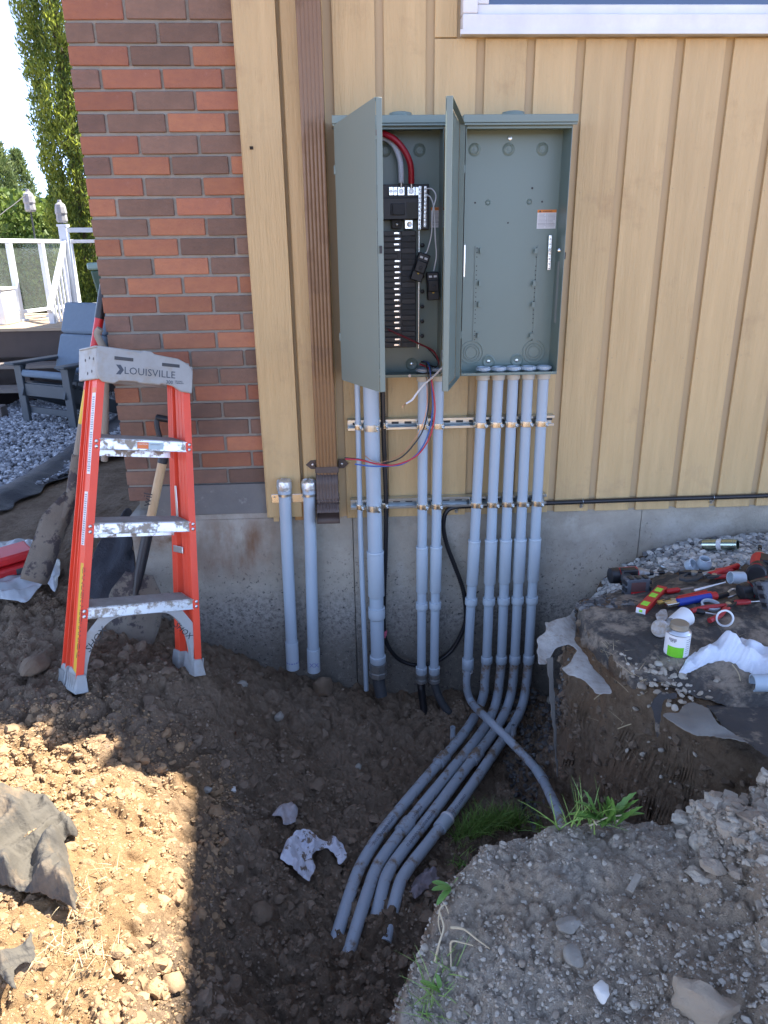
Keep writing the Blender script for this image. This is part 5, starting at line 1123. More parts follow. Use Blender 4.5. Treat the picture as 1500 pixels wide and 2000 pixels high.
# ---------------- shovels ----------------
def shovel(name, lab, top, sock, tip, wid, segs, dgrip=True, bl=.29, face=None, round_=True):
    o = thing(name, lab, 'shovel', tip, 'muddy shovels at the ladder'); top, sock, tip = map(np.array, (top, sock, tip)); d = sock-top; L_ = np.linalg.norm(d); d /= L_
    for a, b, m_, r in segs: MB().tube([top+d*L_*a, top+d*L_*b], r, 16).build('shaft', m_, o)
    e = tip-sock; el = np.linalg.norm(e); e /= el; sx_ = np.cross(e, face); sx_ /= np.linalg.norm(sx_); nz = np.cross(sx_, e)
    n, k = 14, 11; V = []
    for i in range(n+1):
        t = i/n; wf = (min(1, .55+2.2*t) if not round_ else min(1, .5+2.0*t))*(math.sqrt(max(0, 1-((t-.45)/.56)**2)) if (t > .45 and round_) else 1); 
        if not round_: wf = min(1, .45+2*t)*(1 if t < .95 else .93)
        for j in range(k):
            u = 2*j/(k-1)-1; V.append(sock+e*el*t+sx_*u*wid/2*max(wf, .04)+nz*(.030*(abs(u)**2)*(1 if round_ else 1.3)*min(1, t*3)-.012*math.exp(-((u)/.18)**2)*(1-t)))
    Fc_ = [(i*k+j, i*k+j+1, (i+1)*k+j+1, (i+1)*k+j) for i in range(n) for j in range(k-1)]
    MB().add(V, Fc_).build('blade', mud_steel, o, solid=.003, smooth=60)
    MB().tube([sock-d*.16, sock, sock+e*.10], [.021, .020, .010], 14).build('socket', mud_steel if not round_ else black, o)
    if dgrip:
        g0 = top-d*.0; gx_ = sx_; m = MB(); m.tube(cat_rom([g0+d*.02, g0+gx_*.030-d*.03, g0+gx_*.050-d*.075, g0+gx_*.050-d*.105]), .010, 10); m.tube(cat_rom([g0+d*.02, g0-gx_*.030-d*.03, g0-gx_*.050-d*.075, g0-gx_*.050-d*.105]), .010, 10); m.tube([g0-gx_*.055-d*.1, g0+gx_*.055-d*.1], .013, 12); m.tube([g0-d*.01, g0+d*.07], .019, 12)
        m.build('grip', black, o, smooth=60)
    return o, d
t_, s_, b_ = onY(322, 880, -.07), onY(272, 1120, -.17), onY(241, 1300, -.30)
so, d_ = shovel('shovel', 'round point shovel with pale ash handle and black collar behind the ladder', t_+(t_-s_)*.04, s_, b_, .215, [(0, .62, ash_wood, .0175), (.62, 1, black_r, .0185)], face=(0, 1, -.25))
q = t_+(s_-t_)*.30; v = CAM-q; v -= d_*(v@d_); v /= np.linalg.norm(v); text('wil', .046, q+v*.0182-np.cross(v, d_)*.012+d_*.075, -d_, np.cross(d_, v)*-1 if False else np.cross(v, -d_), black, so, ext=.0003)
t_, s_, b_ = onY(206, 548, .10), onY(139, 965, -.02), onY(78, 1140, -.20)
so2, _ = shovel('shovel', 'square mouth shovel caked in dried mud, shaft rising behind the left ladder rail', t_, s_, b_, .13, [(0, .17, black, .018), (.17, .50, red, .017), (.50, .66, yellow, .016), (.66, 1, old_wood, .016)], dgrip=False, face=(-1, .45, -.3), round_=False)
gp_ = thing('digging_bar', 'pale worn wooden tool grip showing between the ladder cap and the bricks', 'digging tool', onY(205, 665, -.02))
MB().tube(cat_rom([onY(196, 642, -.02), onY(190, 652, -.02), onY(196, 668, -.02), onY(206, 690, -.02), onY(207, 725, -.02)]), [.010]*0 or .013, 12).build('grip', old_wood, gp_); MB().tube([onY(207, 700, -.02), onY(204, 900, -.02)], .013, 10).build('shaft', old_wood, gp_)

# ---------------- sheets, cloths ----------------
def onGv(PX, PY):
    D = (cF*F_PX)[None]+cR[None]*(PX-750)[:, None]-cU[None]*(PY-1000)[:, None]; D /= np.linalg.norm(D, axis=1)[:, None]
    t = np.full(len(PX), .8); done = np.zeros(len(PX), bool)
    for _ in range(900):
        P = CAM+D*t[:, None]; b = P[:, 2] < ground_base(P[:, 0], P[:, 1])[0]; done |= b
        if done.all(): break
        t = np.where(done, t, t+.008)
    return CAM+D*t[:, None], D
def sheet(name, lab, cat, poly, m_, pos, step=4, fold=.01, fs=1., seed=1, thick=.002, edge=3, lift=.006, dirv=None, grp=None, par=None):
    """a cloth outlined in the photo and laid at its real depth"""
    xs = np.arange(min(p[0] for p in poly)-6, max(p[0] for p in poly)+6, step); ys = np.arange(min(p[1] for p in poly)-6, max(p[1] for p in poly)+6, step)
    A, B = np.meshgrid(xs, ys); a, b = A.ravel(), B.ravel()
    sd_ = sdpoly(a, b, poly)+edge*2*fbm(a/22, b/22, seed, 3)
    if pos == 'G': P, D = onGv(a, b)
    else: P = np.array([onY(u, v, pos(u, v)) for u, v in zip(a, b)])
    u, v = P[:, 0], P[:, 1] if pos == 'G' else P[:, 2]
    wu = u+.05*fbm(u*9, v*9, seed+9, 3); wv = v+.05*fbm(u*9, v*9, seed+19, 3)
    if dirv: q = wu*dirv[0]+wv*dirv[1]
    else: q = wu*.7+wv*.4
    ph = 5*fbm(u*5*fs, v*5*fs, seed+3, 3)
    rd = (.5+.5*np.sin(q*30*fs+ph))**1.5*(.45+.9*np.clip(.5+vn(wu*7, wv*7, seed+4), 0, 1))+.35*(.5+.5*np.sin((wv-wu*.6)*42*fs+1.7*ph))+.25*vn(wu*26, wv*26, seed+5)
    hgt = fold*rd
    if pos == 'G': P = P+EZ*(lift+hgt*sstep(sd_/24+.15))[:, None]; P[:, :2] += .006*np.stack([fbm(u*40, v*40, seed+33), fbm(u*40, v*40, seed+34)], 1)
    else: P = P-EY*(hgt)[:, None]
    n, k = A.shape; J = np.arange(n*k).reshape(n, k); Q = np.stack([J[:-1, :-1], J[1:, :-1], J[1:, 1:], J[:-1, 1:]], -1).reshape(-1, 4)
    Q = Q[(sd_[Q] > 0).sum(1) >= 3]; us = np.unique(Q); mp = np.full(n*k, -1); mp[us] = np.arange(len(us))
    Pu = P[us]; Qm = mp[Q]; ed = np.sort(np.concatenate([Qm[:, [0, 1]], Qm[:, [1, 2]], Qm[:, [2, 3]], Qm[:, [3, 0]]]), axis=1)
    ue, ct = np.unique(ed, axis=0, return_counts=True); be = ue[ct == 1]; nb = {}
    for a_, b_ in be: nb.setdefault(a_, []).append(b_); nb.setdefault(b_, []).append(a_)
    bi = np.array(sorted(nb)); 
    for _ in range(2):
        nw = np.array([Pu[nb[i_]].mean(0) for i_ in bi]); Pu[bi] = Pu[bi]*.4+nw*.6
    me = npmesh(name, Pu, Qm); o = link(name, me, m_, par, smooth=70, solid=thick)
    if lab: tag(o, lab, cat, grp)
    s_ = o.modifiers.new('sub', 'SUBSURF'); s_.levels = s_.render_levels = 1
    return o
lf = 'landscape fabric on the right bank'
sheet('landscape_fabric', 'dusty black landscape fabric under the tools, draped over the right bank', 'landscape fabric', [(1128, 1168), (1185, 1150), (1262, 1143), (1292, 1118), (1345, 1122), (1420, 1112), (1520, 1104), (1520, 1392), (1440, 1392), (1330, 1352), (1285, 1335), (1240, 1350), (1205, 1325), (1162, 1290), (1130, 1250), (1120, 1200)], fab_dust, 'G', 4, .011, 1.0, 3, .0025, edge=3, lift=.005, grp=lf)
sheet('geotextile', 'pale grey geotextile flap hanging over the left corner of the right bank', 'geotextile', [(1048, 1248), (1066, 1236), (1064, 1214), (1122, 1186), (1124, 1215), (1122, 1250), (1140, 1272), (1150, 1290), (1180, 1322), (1196, 1348), (1160, 1346), (1140, 1325), (1110, 1318), (1094, 1304), (1112, 1290), (1122, 1262), (1110, 1252), (1082, 1266), (1066, 1296), (1050, 1296)], geo_w, lambda u, v: -.78-(v-1240)*.0029+.03*math.sin(u*.06)*math.sin(v*.04), 3, .022, 1.1, 8, .002, edge=3)
sheet('geotextile', 'narrow grey geotextile strip hanging straight down the trench side', 'geotextile', [(1066, 1285), (1081, 1282), (1083, 1330), (1085, 1380), (1090, 1480), (1092, 1520), (1086, 1520), (1080, 1440), (1072, 1360)], MT.get('geo_dark') or mat('geo_dark', (.13, .125, .115), .9), lambda u, v: -.93-.0003*(v-1282), 3, .006, 1, 12, .002, edge=1)
sheet('landscape_fabric', 'black landscape fabric with a frayed edge sagging off the bank front, right corner', 'landscape fabric', [(1318, 1342), (1360, 1338), (1420, 1352), (1520, 1362), (1520, 1492), (1500, 1478), (1440, 1436), (1405, 1412), (1384, 1378), (1350, 1360)], fab_k, lambda u, v: -1.12-(v-1340)*.0028+(.03 if v < 1380 else 0), 4, .028, .6, 21, .003, edge=1.5, grp=lf)
sheet('landscape_fabric', 'folded back grey underside of the fabric curling over the bank edge', 'landscape fabric', [(1290, 1394), (1318, 1370), (1343, 1361), (1380, 1377), (1402, 1412), (1440, 1434), (1470, 1452), (1430, 1442), (1380, 1432), (1330, 1418)], fab_g, lambda u, v: -1.17-(v-1360)*.0030-.05*math.sin(max(0, min(1, (v-1362)/70))*3.1), 3, .030, .9, 25, .003, edge=1, grp=lf)
sheet('landscape_fabric', 'black torn tatter of fabric hanging over the bank edge', 'landscape fabric', [(1268, 1372), (1288, 1350), (1322, 1344), (1318, 1358), (1296, 1368), (1290, 1392), (1284, 1440), (1278, 1440), (1276, 1400)], fab_k, lambda u, v: -1.16-(v-1350)*.0018, 3, .010, 1.5, 27, .002, edge=2, grp=lf)
sheet('landscape_fabric', 'grey tan landscape fabric bunched in folds on the sunlit bank', 'landscape fabric', [(-20, 1540), (30, 1540), (62, 1548), (95, 1560), (120, 1590), (152, 1620), (158, 1650), (134, 1650), (140, 1690), (156, 1760), (150, 1790), (110, 1765), (60, 1752), (-20, 1735)], fab_tan, 'G', 3, .055, 1.3, 31, .003, edge=4, dirv=(1.1, .55))
sheet('landscape_fabric', 'small ragged scrap of fabric at the lower left of the sunlit bank', 'landscape fabric', [(-10, 1868), (40, 1850), (60, 1820), (70, 1850), (62, 1890), (34, 1900), (32, 1935), (10, 1920), (-10, 1900)], fab_tan, 'G', 3, .05, 1.6, 35, .003, edge=6)
sheet('towel', 'clean pale blue terry towel crumpled on the right bank', 'towel', [(1320, 1324), (1336, 1296), (1362, 1276), (1400, 1262), (1446, 1251), (1472, 1262), (1492, 1272), (1520, 1276), (1520, 1322), (1478, 1330), (1448, 1322), (1434, 1308), (1400, 1302), (1362, 1314), (1334, 1326)], terry, 'G', 3, .050, 1.5, 41, .005, edge=1.5, lift=.012)
rg = 'muddy rags in the trench'
sheet('rag', 'larger white paint rag smeared with mud on the trench floor', 'rag', [(546, 1688), (556, 1660), (575, 1640), (602, 1636), (622, 1652), (640, 1652), (652, 1640), (672, 1662), (676, 1690), (664, 1706), (652, 1680), (632, 1676), (612, 1680), (624, 1712), (604, 1738), (582, 1728), (572, 1704)], rag_m, 'G', 3, .050, 3.0, 51, .004, edge=5, lift=.032, grp=rg)
sheet('rag', 'small dirty rag above the larger white one in the trench', 'rag', [(536, 1606), (548, 1584), (576, 1576), (586, 1596), (580, 1620), (556, 1626), (552, 1612)], mat('rag_brown', (.33, .28, .26), .95, c2=(.5, .48, .5), ns=30, bump=.003, bs=90), 'G', 3, .05, 2.8, 55, .004, edge=4, lift=.030, grp=rg)
sheet('rag', 'mud soaked lilac rag right of the four buried conduits', 'rag', [(796, 1756), (806, 1728), (830, 1706), (858, 1692), (872, 1702), (862, 1728), (836, 1748), (812, 1766)], mat('rag_lilac', (.36, .32, .35), .95, c2=(.24, .19, .18), ns=24, bump=.003, bs=90), 'G', 3, .04, 2.8, 57, .004, edge=4, lift=.02, grp=rg)
# black edging membrane round the yard gravel
P0 = [onZ(x, y, .02) for x, y in ((-60, 1000), (0, 968), (60, 935), (120, 896), (170, 862), (232, 822), (262, 800))]
cc = cat_rom(P0, 16); V = []; k = 11
for i, p in enumerate(cc):
    d = cc[min(i+1, len(cc)-1)]-cc[max(i-1, 0)]; d /= np.linalg.norm(d); nrm = np.array((d[1], -d[0], 0))
    wd_ = .30+.04*math.sin(i*.4)
    for j in range(k):
        u = j/(k-1); V.append(p+nrm*(u-.35)*wd_+EZ*(.055*math.sin(math.pi*min(u*1.1, 1))**1.0+.018*float(fbm(np.array([p[0]*9+u*2]), np.array([p[1]*9]), 3)[0])+gz(p[0]+nrm[0]*(u-.35)*wd_, p[1]+nrm[1]*(u-.35)*wd_)+.004))
eb = MB().add(V, [(i*k+j, i*k+j+1, (i+1)*k+j+1, (i+1)*k+j) for i in range(len(cc)-1) for j in range(k-1)]).build('edging_fabric', MT.get('poly_black') or mat('poly_black', (.022, .025, .032), .42, c2=(.04, .042, .05), ns=8, bump=.01, bs=12), None, solid=.003, smooth=70)
tag(eb, 'black membrane rolled along the edge of the yard gravel', 'edging')
sheet('membrane', 'black plastic membrane bunched on the ground behind the ladder', 'membrane', [(196, 1050), (232, 1015), (252, 985), (262, 1000), (262, 1060), (268, 1120), (280, 1150), (240, 1160), (200, 1165), (170, 1150), (176, 1100)], MT['poly_black'], lambda u, v: .26-(v-985)*.0020, 4, .05, .9, 61, .003, edge=3)
# clear plastic sheeting with the red tool case
pls = mat('poly_clear', (.62, .66, .68), .25, c2=(.5, .55, .58), ns=5, alpha=.62, bump=.004, bs=14)
sheet('plastic_sheet', 'crumpled translucent plastic sheeting on the ground left of the ladder', 'plastic sheet', [(-20, 1075), (40, 1072), (84, 1080), (96, 1098), (70, 1128), (84, 1120), (122, 1112), (120, 1150), (116, 1190), (100, 1165), (88, 1158), (66, 1196), (54, 1204), (-20, 1200)], pls, 'G', 4, .06, .9, 65, .0015, edge=3, lift=.055)
sheet('plastic_sheet', 'thin tongue of clear plastic poking out behind the ladder rail', 'plastic sheet', [(172, 1086), (190, 1086), (216, 1097), (190, 1108), (172, 1114)], pls, 'G', 3, .02, 1, 66, .0015, edge=1, lift=.02)
c = onG(26, 1142); rc = thing('tool_case', 'red plastic hinged tool case lying on the plastic sheet', 'tool case', c)
ax_ = (np.array((.80, .60, .05)), np.array((-.58, .78, .0)), np.array((0, 0, 1.)))
for k_ in (0, 1):
    o_ = MB().obb(c+EZ*(.085+.045*k_)-ax_[0]*.03+ax_[1]*(.03*k_), ax_, (.13, .075, .021)).build('shell', red, rc, bevel=.010)
MB().obb(c+EZ*.083-ax_[1]*.0755+ax_[0]*.03, ax_, (.022, .003, .013)).build('latch', charcoal, rc, bevel=.001)
MB().obb(c+EZ*.083-ax_[1]*.0755-ax_[0]*.07, ax_, (.014, .002, .006)).build('latch', red, rc, bevel=.001)
# ---------------- things on the right bank ----------------
onG0 = onG
def onG(px, py, up=0.):
    p = onG0(px, py, up)
    return p+EZ*.012 if (px > 1150 and 1080 < py < 1345) else p
def frame(xd, up=(0, 0, 1)):
    xd = np.array(xd, float); xd /= np.linalg.norm(xd); z = np.array(up, float); z -= xd*(z@xd); z /= np.linalg.norm(z); return xd, np.cross(z, xd), z
def driver(c, nose, grip, lab, dr_len=.14, grp='cordless power tools on the fabric', bat_w=.040, red_back=False, name='impact_driver'):
    """body along nose, handle along grip, battery at its end"""
    c = np.array(c); n = np.array(nose, float); n /= np.linalg.norm(n); g = np.array(grip, float); g -= n*(g@n); g /= np.linalg.norm(g); s = np.cross(n, g)
    o = thing(name, lab, 'power tool', c, grp); h = dr_len/2
    MB().lathe(c-n*h, n, [(0, .018), (.006, .027), (h, .030), (h*1.45, .029), (h*1.5, .024)], 20).build('motor_housing', red, o, smooth=50)
    MB().lathe(c-n*(h+.003), n, [(0, .016), (.006, .0285), (.034, .0305), (.036, .029)], 20).build('rear_cap', black, o, smooth=50)
    MB().obb(c-n*h*.05+g*.014, (n, g, s), (h*.45, .018, .0305)).build('side_cover', black, o, bevel=.006)
    MB().lathe(c+n*h*.5, n, [(0, .0245), (.004, .026), (.022, .022), (.034, .015), (.045, .011)], 18).build('gear_nose', dull_metal, o, smooth=50)
    MB().tube([c+n*(h*.5+.044), c+n*(h*.5+.062)], .0085, 12).build('chuck', black, o); MB().tube([c+n*(h*.5+.060), c+n*(h*.5+.090)], .0035, 8).build('bit', steel, o)
    if True: MB().tube([c+n*(h*.5+.085), c+n*(h*.5+.105)], .0075, 10).build('socket_bit', black_r, o)
    MB().tube(cat_rom([c-n*.022+g*.015, c-n*.018+g*.05, c-n*.026+g*.095]), [.020]*0 or .0205, 14).build('handle', charcoal, o, smooth=60)
    MB().bar(c-n*.002+g*.028, c-n*.008+g*.092, .012, .012, up=s).build('trigger_guard', red, o, bevel=.003)
    MB().tube(cat_rom([c+n*.004+g*.030, c+n*.010+g*.040, c+n*.002+g*.052]), .006, 8).build('trigger', red, o)
    b0 = c-n*.022+g*.118
    b = MB().obb(b0, (n, s, g), (.044, bat_w, .020)).build('battery', MT.get('battery_grey') or mat('battery_grey', (.085, .095, .11), .5, dirt=(.2, .18, .15), dscale=50, dlev=(.58, .8)), o, bevel=.006)
    m = MB()
    for i in (-1, 1):
        for j in (-.6, 0, .6): m.obb(b0+n*j*.044+s*i*(bat_w+.001)+g*.008, (n, s, g), (.007, .0025, .014)); m.obb(b0+n*i*.045+s*j*bat_w+g*.008, (n, s, g), (.0025, .007, .014))
    m.build('battery_rib', black, b, bevel=.001)
    l = MB().obb(b0+g*.0208, (n, s, g), (.026, bat_w*.66, .0006)).build('battery_label', MT.get('label_dark2') or mat('label_dark2', (.12, .06, .055), .5), b, smooth=0)
    MB().obb(b0+g*.0218-s*bat_w*.42*(1 if s[2] > 0 else -1), (n, s, g), (.026, bat_w*.22, .0005)).build('label_band', red, l, smooth=0)
    m = MB()
    for i in range(3): m.obb(b0+g*.0226-s*bat_w*.42*(1 if s[2] > 0 else -1)+n*(-.015+.014*i), (n, s, g), (.005, bat_w*.07, .0003))
    m.build('label_print', white, l, smooth=0)
    return o
c = onG(1222, 1158)+EZ*.062
driver(c, (1, .06, .0), (-.12, -1, .05), 'small red impact driver lying left of the red level, battery toward the viewer')
c = onG(1478, 1178)+EZ*.045
driver(c, (1, .1, .2), (-.35, -.9, .25), 'red driver with a large dark battery beside the towel, tool body cut by the frame', bat_w=.046)
c = onG(1478, 1128)+EZ*.045
dr3 = driver(c, (.55, 1, .1), (1, -.25, .0), 'dirty red drill at the right edge with a clear round nose', bat_w=.04, name='drill')
MB().lathe(c-np.array((.55, 1, .1))/1.146*.075+EX*-.01, (-.5, -1, .15), [(0, .030), (.008, .034), (.020, .034), (.026, .028)], 22).build('end_cap', black, dr3); MB().lathe(c-np.array((.5, 1, -.1))*.068+EX*-.014, (-.5, -1, .15), [(0, .024), (.0035, .023)], 22).build('red_disc', MT.get('dark_red') or mat('dark_red', (.3, .01, .02), .4), dr3)
# torpedo level
a, b = onG(1250, 1206)+EZ*.012, onG(1292, 1162)+EZ*.012; xd, yd, zd = frame(b-a)
lv = thing('torpedo_level', 'short red torpedo level with three lime vials', 'level', a, None)
L_ = np.linalg.norm(b-a); m = MB().obb((a+b)/2, (xd, yd, zd), (L_/2, .017, .011)); m.build('body', red, lv, bevel=.003)
for t in (.18, .55, .8): MB().obb(a+xd*L_*t+zd*.0112, (xd, yd, zd), (L_*.075, .011, .0015)).build('vial', lime, lv, bevel=.001)
MB().obb(a-xd*.0005, (xd, yd, zd), (.001, .015, .009)).build('end_plate', white, lv); MB().obb(a-xd*.002, (xd, yd, zd), (.0008, .005, .004)).build('vial', lime, lv)
# plastic handled hand tools
hg = 'hand tools on the fabric'
def pliers(p, xd, lab, L_=.2, open_=.12, hcol=red, jaw=.05, jaw_m=black, cat='pliers', name='pliers'):
    x, y, z = frame(xd); p = np.array(p)+z*.012; o = thing(name, lab, cat, p, hg)
    for s in (-1, 1):
        MB().tube(cat_rom([p+y*s*.004, p+x*.035+y*s*.014, p+x*L_*.45+y*s*(.012+open_*L_*.35), p+x*L_*.75+y*s*(.010+open_*L_*.5)]), [.0085]*0 or .0085, 10).build('grip', hcol, o, smooth=60)
        MB().prism([p-x*.0+y*s*.002, p-x*jaw+y*s*.003, p-x*jaw+y*s*.008, p-x*jaw*.4+y*s*.015, p+x*.03+y*s*.014], z*.009).build('jaw', jaw_m, o, bevel=.001)
    MB().lathe(p-z*.001, z, [(0, .009), (.011, .009), (.012, .006)], 14).build('pivot', steel, o)
    return o
# slip joint pliers with long jaws
x, y, z = frame(onG(1440, 1126)-onG(1352, 1142)); p = onG(1356, 1140)+EZ*.016; sp_ = thing('slip_joint_pliers', 'dark slip joint pliers with two long red handles behind the blue tool', 'pliers', p, hg)
MB().tube(cat_rom([p+x*.03+y*.01, p+x*.09+y*.014, p+x*.12+y*.012]), .006, 10).build('handle_arm', dull_metal, sp_); MB().tube(cat_rom([p+x*.10+y*.012, p+x*.15+y*.010, p+x*.19+y*.012]), .0095, 12).build('grip', red, sp_)
q0, q1 = onG(1383, 1138)+EZ*.02, onG(1438, 1122)+EZ*.024; MB().tube(cat_rom([q0, (q0+q1)/2-EY*.003, q1]), .0095, 12).build('grip', red, sp_); MB().tube([p+x*.01+y*.012, q0], .0055, 8).build('handle_arm', dull_metal, sp_)
m = MB(); arc_ = [(-.012, .02), (-.055, .016), (-.075, -.008), (-.060, -.030), (-.02, -.034), (.015, -.022), (.03, -.002), (.012, .006), (-.002, -.012), (-.030, -.020), (-.050, -.014), (-.052, .000), (-.035, .008)]
m.prism([p+x*u+y*v for u, v in arc_], z*.010).build('jaw', charcoal, sp_, bevel=.0015); MB().prism([p+x*u+y*v for u, v in [(-.03, .022), (-.045, .034), (-.01, .036), (.03, .020), (.034, .006), (.0, .008)]], z*.013).build('jaw', black, sp_, bevel=.0015); MB().lathe(p+x*.002+y*.01, z, [(0, .012), (.015, .012), (.016, .008)], 14).build('pivot', dull_metal, sp_)
pliers(onG(1314, 1188), onG(1390, 1168)-onG(1312, 1186), 'pliers with one red and one slim grip above the blue handle', .19, .02, red, .04, black)
sdv = thing('wire_stripper', 'thick blue and red handled tool with a brass coloured jaw', 'hand tool', onG(1340, 1190), hg)
a, b = onG(1322, 1192)+EZ*.016, onG(1396, 1178)+EZ*.016; MB().tube([a, a+(b-a)*.86], .0135, 16).build('grip', blue_pl, sdv); MB().tube([a+(b-a)*.84, b], [.0145, .0135], 16).build('grip_end', red, sdv); MB().tube([a+EZ*.006-EY*-.006, a+(b-a)*.9+EZ*.008+EY*.006], .0075, 12).build('red_stripe', red, sdv)
x, y, z = frame(b-a); MB().obb(a-x*.022, (x, y, z), (.022, .011, .006)).build('jaw', zinc_y, sdv, bevel=.002); MB().obb(a-x*.03+y*.022, (x, y, z), (.030, .007, .005)).build('jaw', MT.get('brass') or mat('brass', (.55, .36, .1), .4, .6), sdv, bevel=.002)
st = thing('zip_tie', 'white pointed plastic strip lying across the hand tools', 'plastic strip', onG(1380, 1170), hg); a, b = onG(1354, 1178)+EZ*.036, onG(1413, 1161)+EZ*.034; MB().tube([a, b], [.004, .0018], 8).build('strip', white, st)
kn = thing('snips', 'black handled tool with a flat steel loop right of the blue grip', 'hand tool', onG(1410, 1168), hg); a, b = onG(1396, 1178)+EZ*.01, onG(1418, 1172)+EZ*.01; MB().tube([a, b], .010, 12).build('handle', black, kn)
c_, d_ = onG(1438, 1166)+EZ*.014, onG(1437, 1174)+EZ*.012; MB().tube(cat_rom([b+EZ*.004, onG(1428, 1164)+EZ*.014, c_, d_, onG(1420, 1178)+EZ*.008]), .0035, 8).build('steel_loop', alum_c, kn)
pliers(onG(1420, 1198)+EZ*.004, onG(1370, 1216)-onG(1424, 1196), 'red handled pliers half under the large battery', .17, .30, MT.get('pl_red') or mat('pl_red', (.42, .03, .035), .45), .03, black)
pliers(onG(1392, 1140)+EZ*.004, onG(1460, 1128)-onG(1392, 1142), 'small black jawed pliers with red grips in front of the slip joint pliers', .13, .08, MT['pl_red'], .035, charcoal)
for (xa_, ya_, xb_, yb_, lab_, m_) in ((1300, 1168, 1352, 1160, 'slim red screwdriver behind the red level', red), (1352, 1205, 1400, 1214, 'black screwdriver lying below the plastic ring', black), (1430, 1190, 1496, 1186, 'red screwdriver handle behind the large battery', MT['pl_red'])):
    a, b = onG(xa_, ya_)+EZ*.012, onG(xb_, yb_)+EZ*.012; o = thing('screwdriver', lab_, 'screwdriver', a, hg); MB().tube([a, a+(b-a)*.08, a+(b-a)*.42, a+(b-a)*.5], [.006, .0095, .0095, .006], 10).build('handle', m_, o); MB().tube([a+(b-a)*.5, b], .0028, 8).build('blade', steel, o)
# cement can
c = onG(1319, 1282); can = thing('cement_can', 'small white and green solvent cement can with a dull screw lid', 'can', c)
MB().lathe(c-EZ*.004, EZ, [(0, .033), (.002, .0345), (.074, .0345), (.077, .0355), (.079, .0345), (.082, .031), (.086, .027)], 32).build('tin', alum_c, can, smooth=40)
nb = 33; m1, m2 = MB(), MB()
def wrap(mb, c, r, z0, z1, a0, a1, n=24):
    V = [c+np.array((math.cos(a0+(a1-a0)*i/n)*r, math.sin(a0+(a1-a0)*i/n)*r, z)) for z in (z0, z1) for i in range(n+1)]; mb.add(V, [(i, i+1, n+2+i, n+1+i) for i in range(n)]); return mb
wl = wrap(MB(), c, .0349, .003, .070, 0, 2*math.pi, 40).build('paper_label', white, can)
wrap(MB(), c, .0353, .003, .036, R_(-160), R_(-82), 20).build('green_panel', green, wl)
wrap(MB(), c, .0353, .054, .062, R_(-158), R_(-120), 8).build('print', MT['print_grey'], wl)
m = MB()
for i in range(7): wrap(m, c, .0352, .016+.007*i, .0178+.007*i, R_(-74), R_(-45-12*random.random()), 8)
m.build('print', MT['print_grey'], wl)
for ch_, aa in zip('ute', (-150, -141, -133)):
    aa = R_(aa); text(ch_, .012, c+np.array((math.cos(aa)*.0355, math.sin(aa)*.0355, .050)), (-math.sin(aa), math.cos(aa), 0), EZ, MT['cap_ink'], wl, ext=.0001)
MB().lathe(c+EZ*.084, EZ, [(0, .027), (.002, .0265), (.014, .0265), (.016, .0245), (.0165, .010)], 30).build('screw_lid', MT.get('lid_m') or mat('lid_m', (.33, .29, .22), .5, .4, dirt=(.2, .15, .1)), can, smooth=40)
# scraps beside it
pj = thing('paper_cup', 'crumpled white paper cup lying behind the cement can', 'cup', onG(1325, 1228)); c = onG(1318, 1235)+EZ*.024; MB()._lathe(c, np.array((.75, .45, .1))/np.linalg.norm((.75, .45, .1)), [(-.02, .022), (.045, .030), (.048, .0305), (.045, .028), (-.018, .020)], 20, 0).build('cup', white, pj, smooth=50)
pj = thing('cement_tin', 'mud caked round end cap beside the cement can', 'cap', onG(1288, 1244)); c = onG(1287, 1246)+EZ*.024; MB().lathe(c, (-.35, -.9, .15), [(-.02, .020), (.0, .026), (.014, .027), (.018, .024), (.0185, .008)], 20).build('cap', MT.get('cap_m') or mat('cap_m', (.5, .5, .5), .7, dirt=(.35, .3, .24), dscale=50, dlev=(.4, .6)), pj, smooth=40)
sheet('paper_scrap', 'folded scrap of grubby white paper between the level and the can', 'paper scrap', [(1274, 1212), (1296, 1198), (1306, 1212), (1300, 1226), (1282, 1226)], MT['cap_m'], 'G', 3, .02, 2, 71, .001, edge=1, lift=.02)
# fittings on the gravel
cg = 'conduit fittings on the gravel'
def fit(px, py, ax, prof, lab, m_=pvc_l, name='conduit_fitting', up=.01, n=28, cat='conduit fitting', grp=cg):
    c = onG(px, py)+EZ*up; o = thing(name, lab, cat, c, grp); ax = np.array(ax, float); ax /= np.linalg.norm(ax); MB()._lathe(c, ax, prof, n, 0).build('body', m_, o, smooth=40); return o
fit(1372, 1116, (-.05, -.25, 1), [(0, .020), (.0, .026), (.006, .0275), (.016, .0275), (.026, .021), (.034, .0205), (.034, .0165), (.004, .0165)], 'upright grey plastic reducer cup beside the fabric edge')
fit(1344, 1119, (.5, -.5, .6), [(0, .018), (.0, .026), (.006, .027), (.024, .027), (.024, .022), (.004, .021)], 'tipped grey plastic cup left of the reducer')
fit(1386, 1196, (.0, -.15, 1), [(0, .024), (.0, .029), (.008, .031), (.010, .0295), (.010, .025), (0, .024)], 'flat grey plastic ring near the blue handle', grp=None, name='plastic_ring', cat='ring')
fit(1290, 1124, (.3, .1, 1), [(0, .018), (.006, .020), (.006, .016), (.001, .015)], 'small shiny zinc ring on the gravel', galv, name='metal_ring', cat='ring', grp=None, up=.02)
fit(1448, 1150, (-1, -.1, .1), [(0, .018), (.0, .021), (.05, .021), (.05, .018), (.002, .0175)], 'short grey conduit coupling under the drill', name='conduit_fitting', up=.03)
fit(1412, 1225, (-.2, -.95, .3), [(0, .026), (.006, .027), (.008, .022), (.002, .021)], 'pale plastic ring under the large battery', white, name='plastic_ring', cat='ring', up=.02, grp=None)
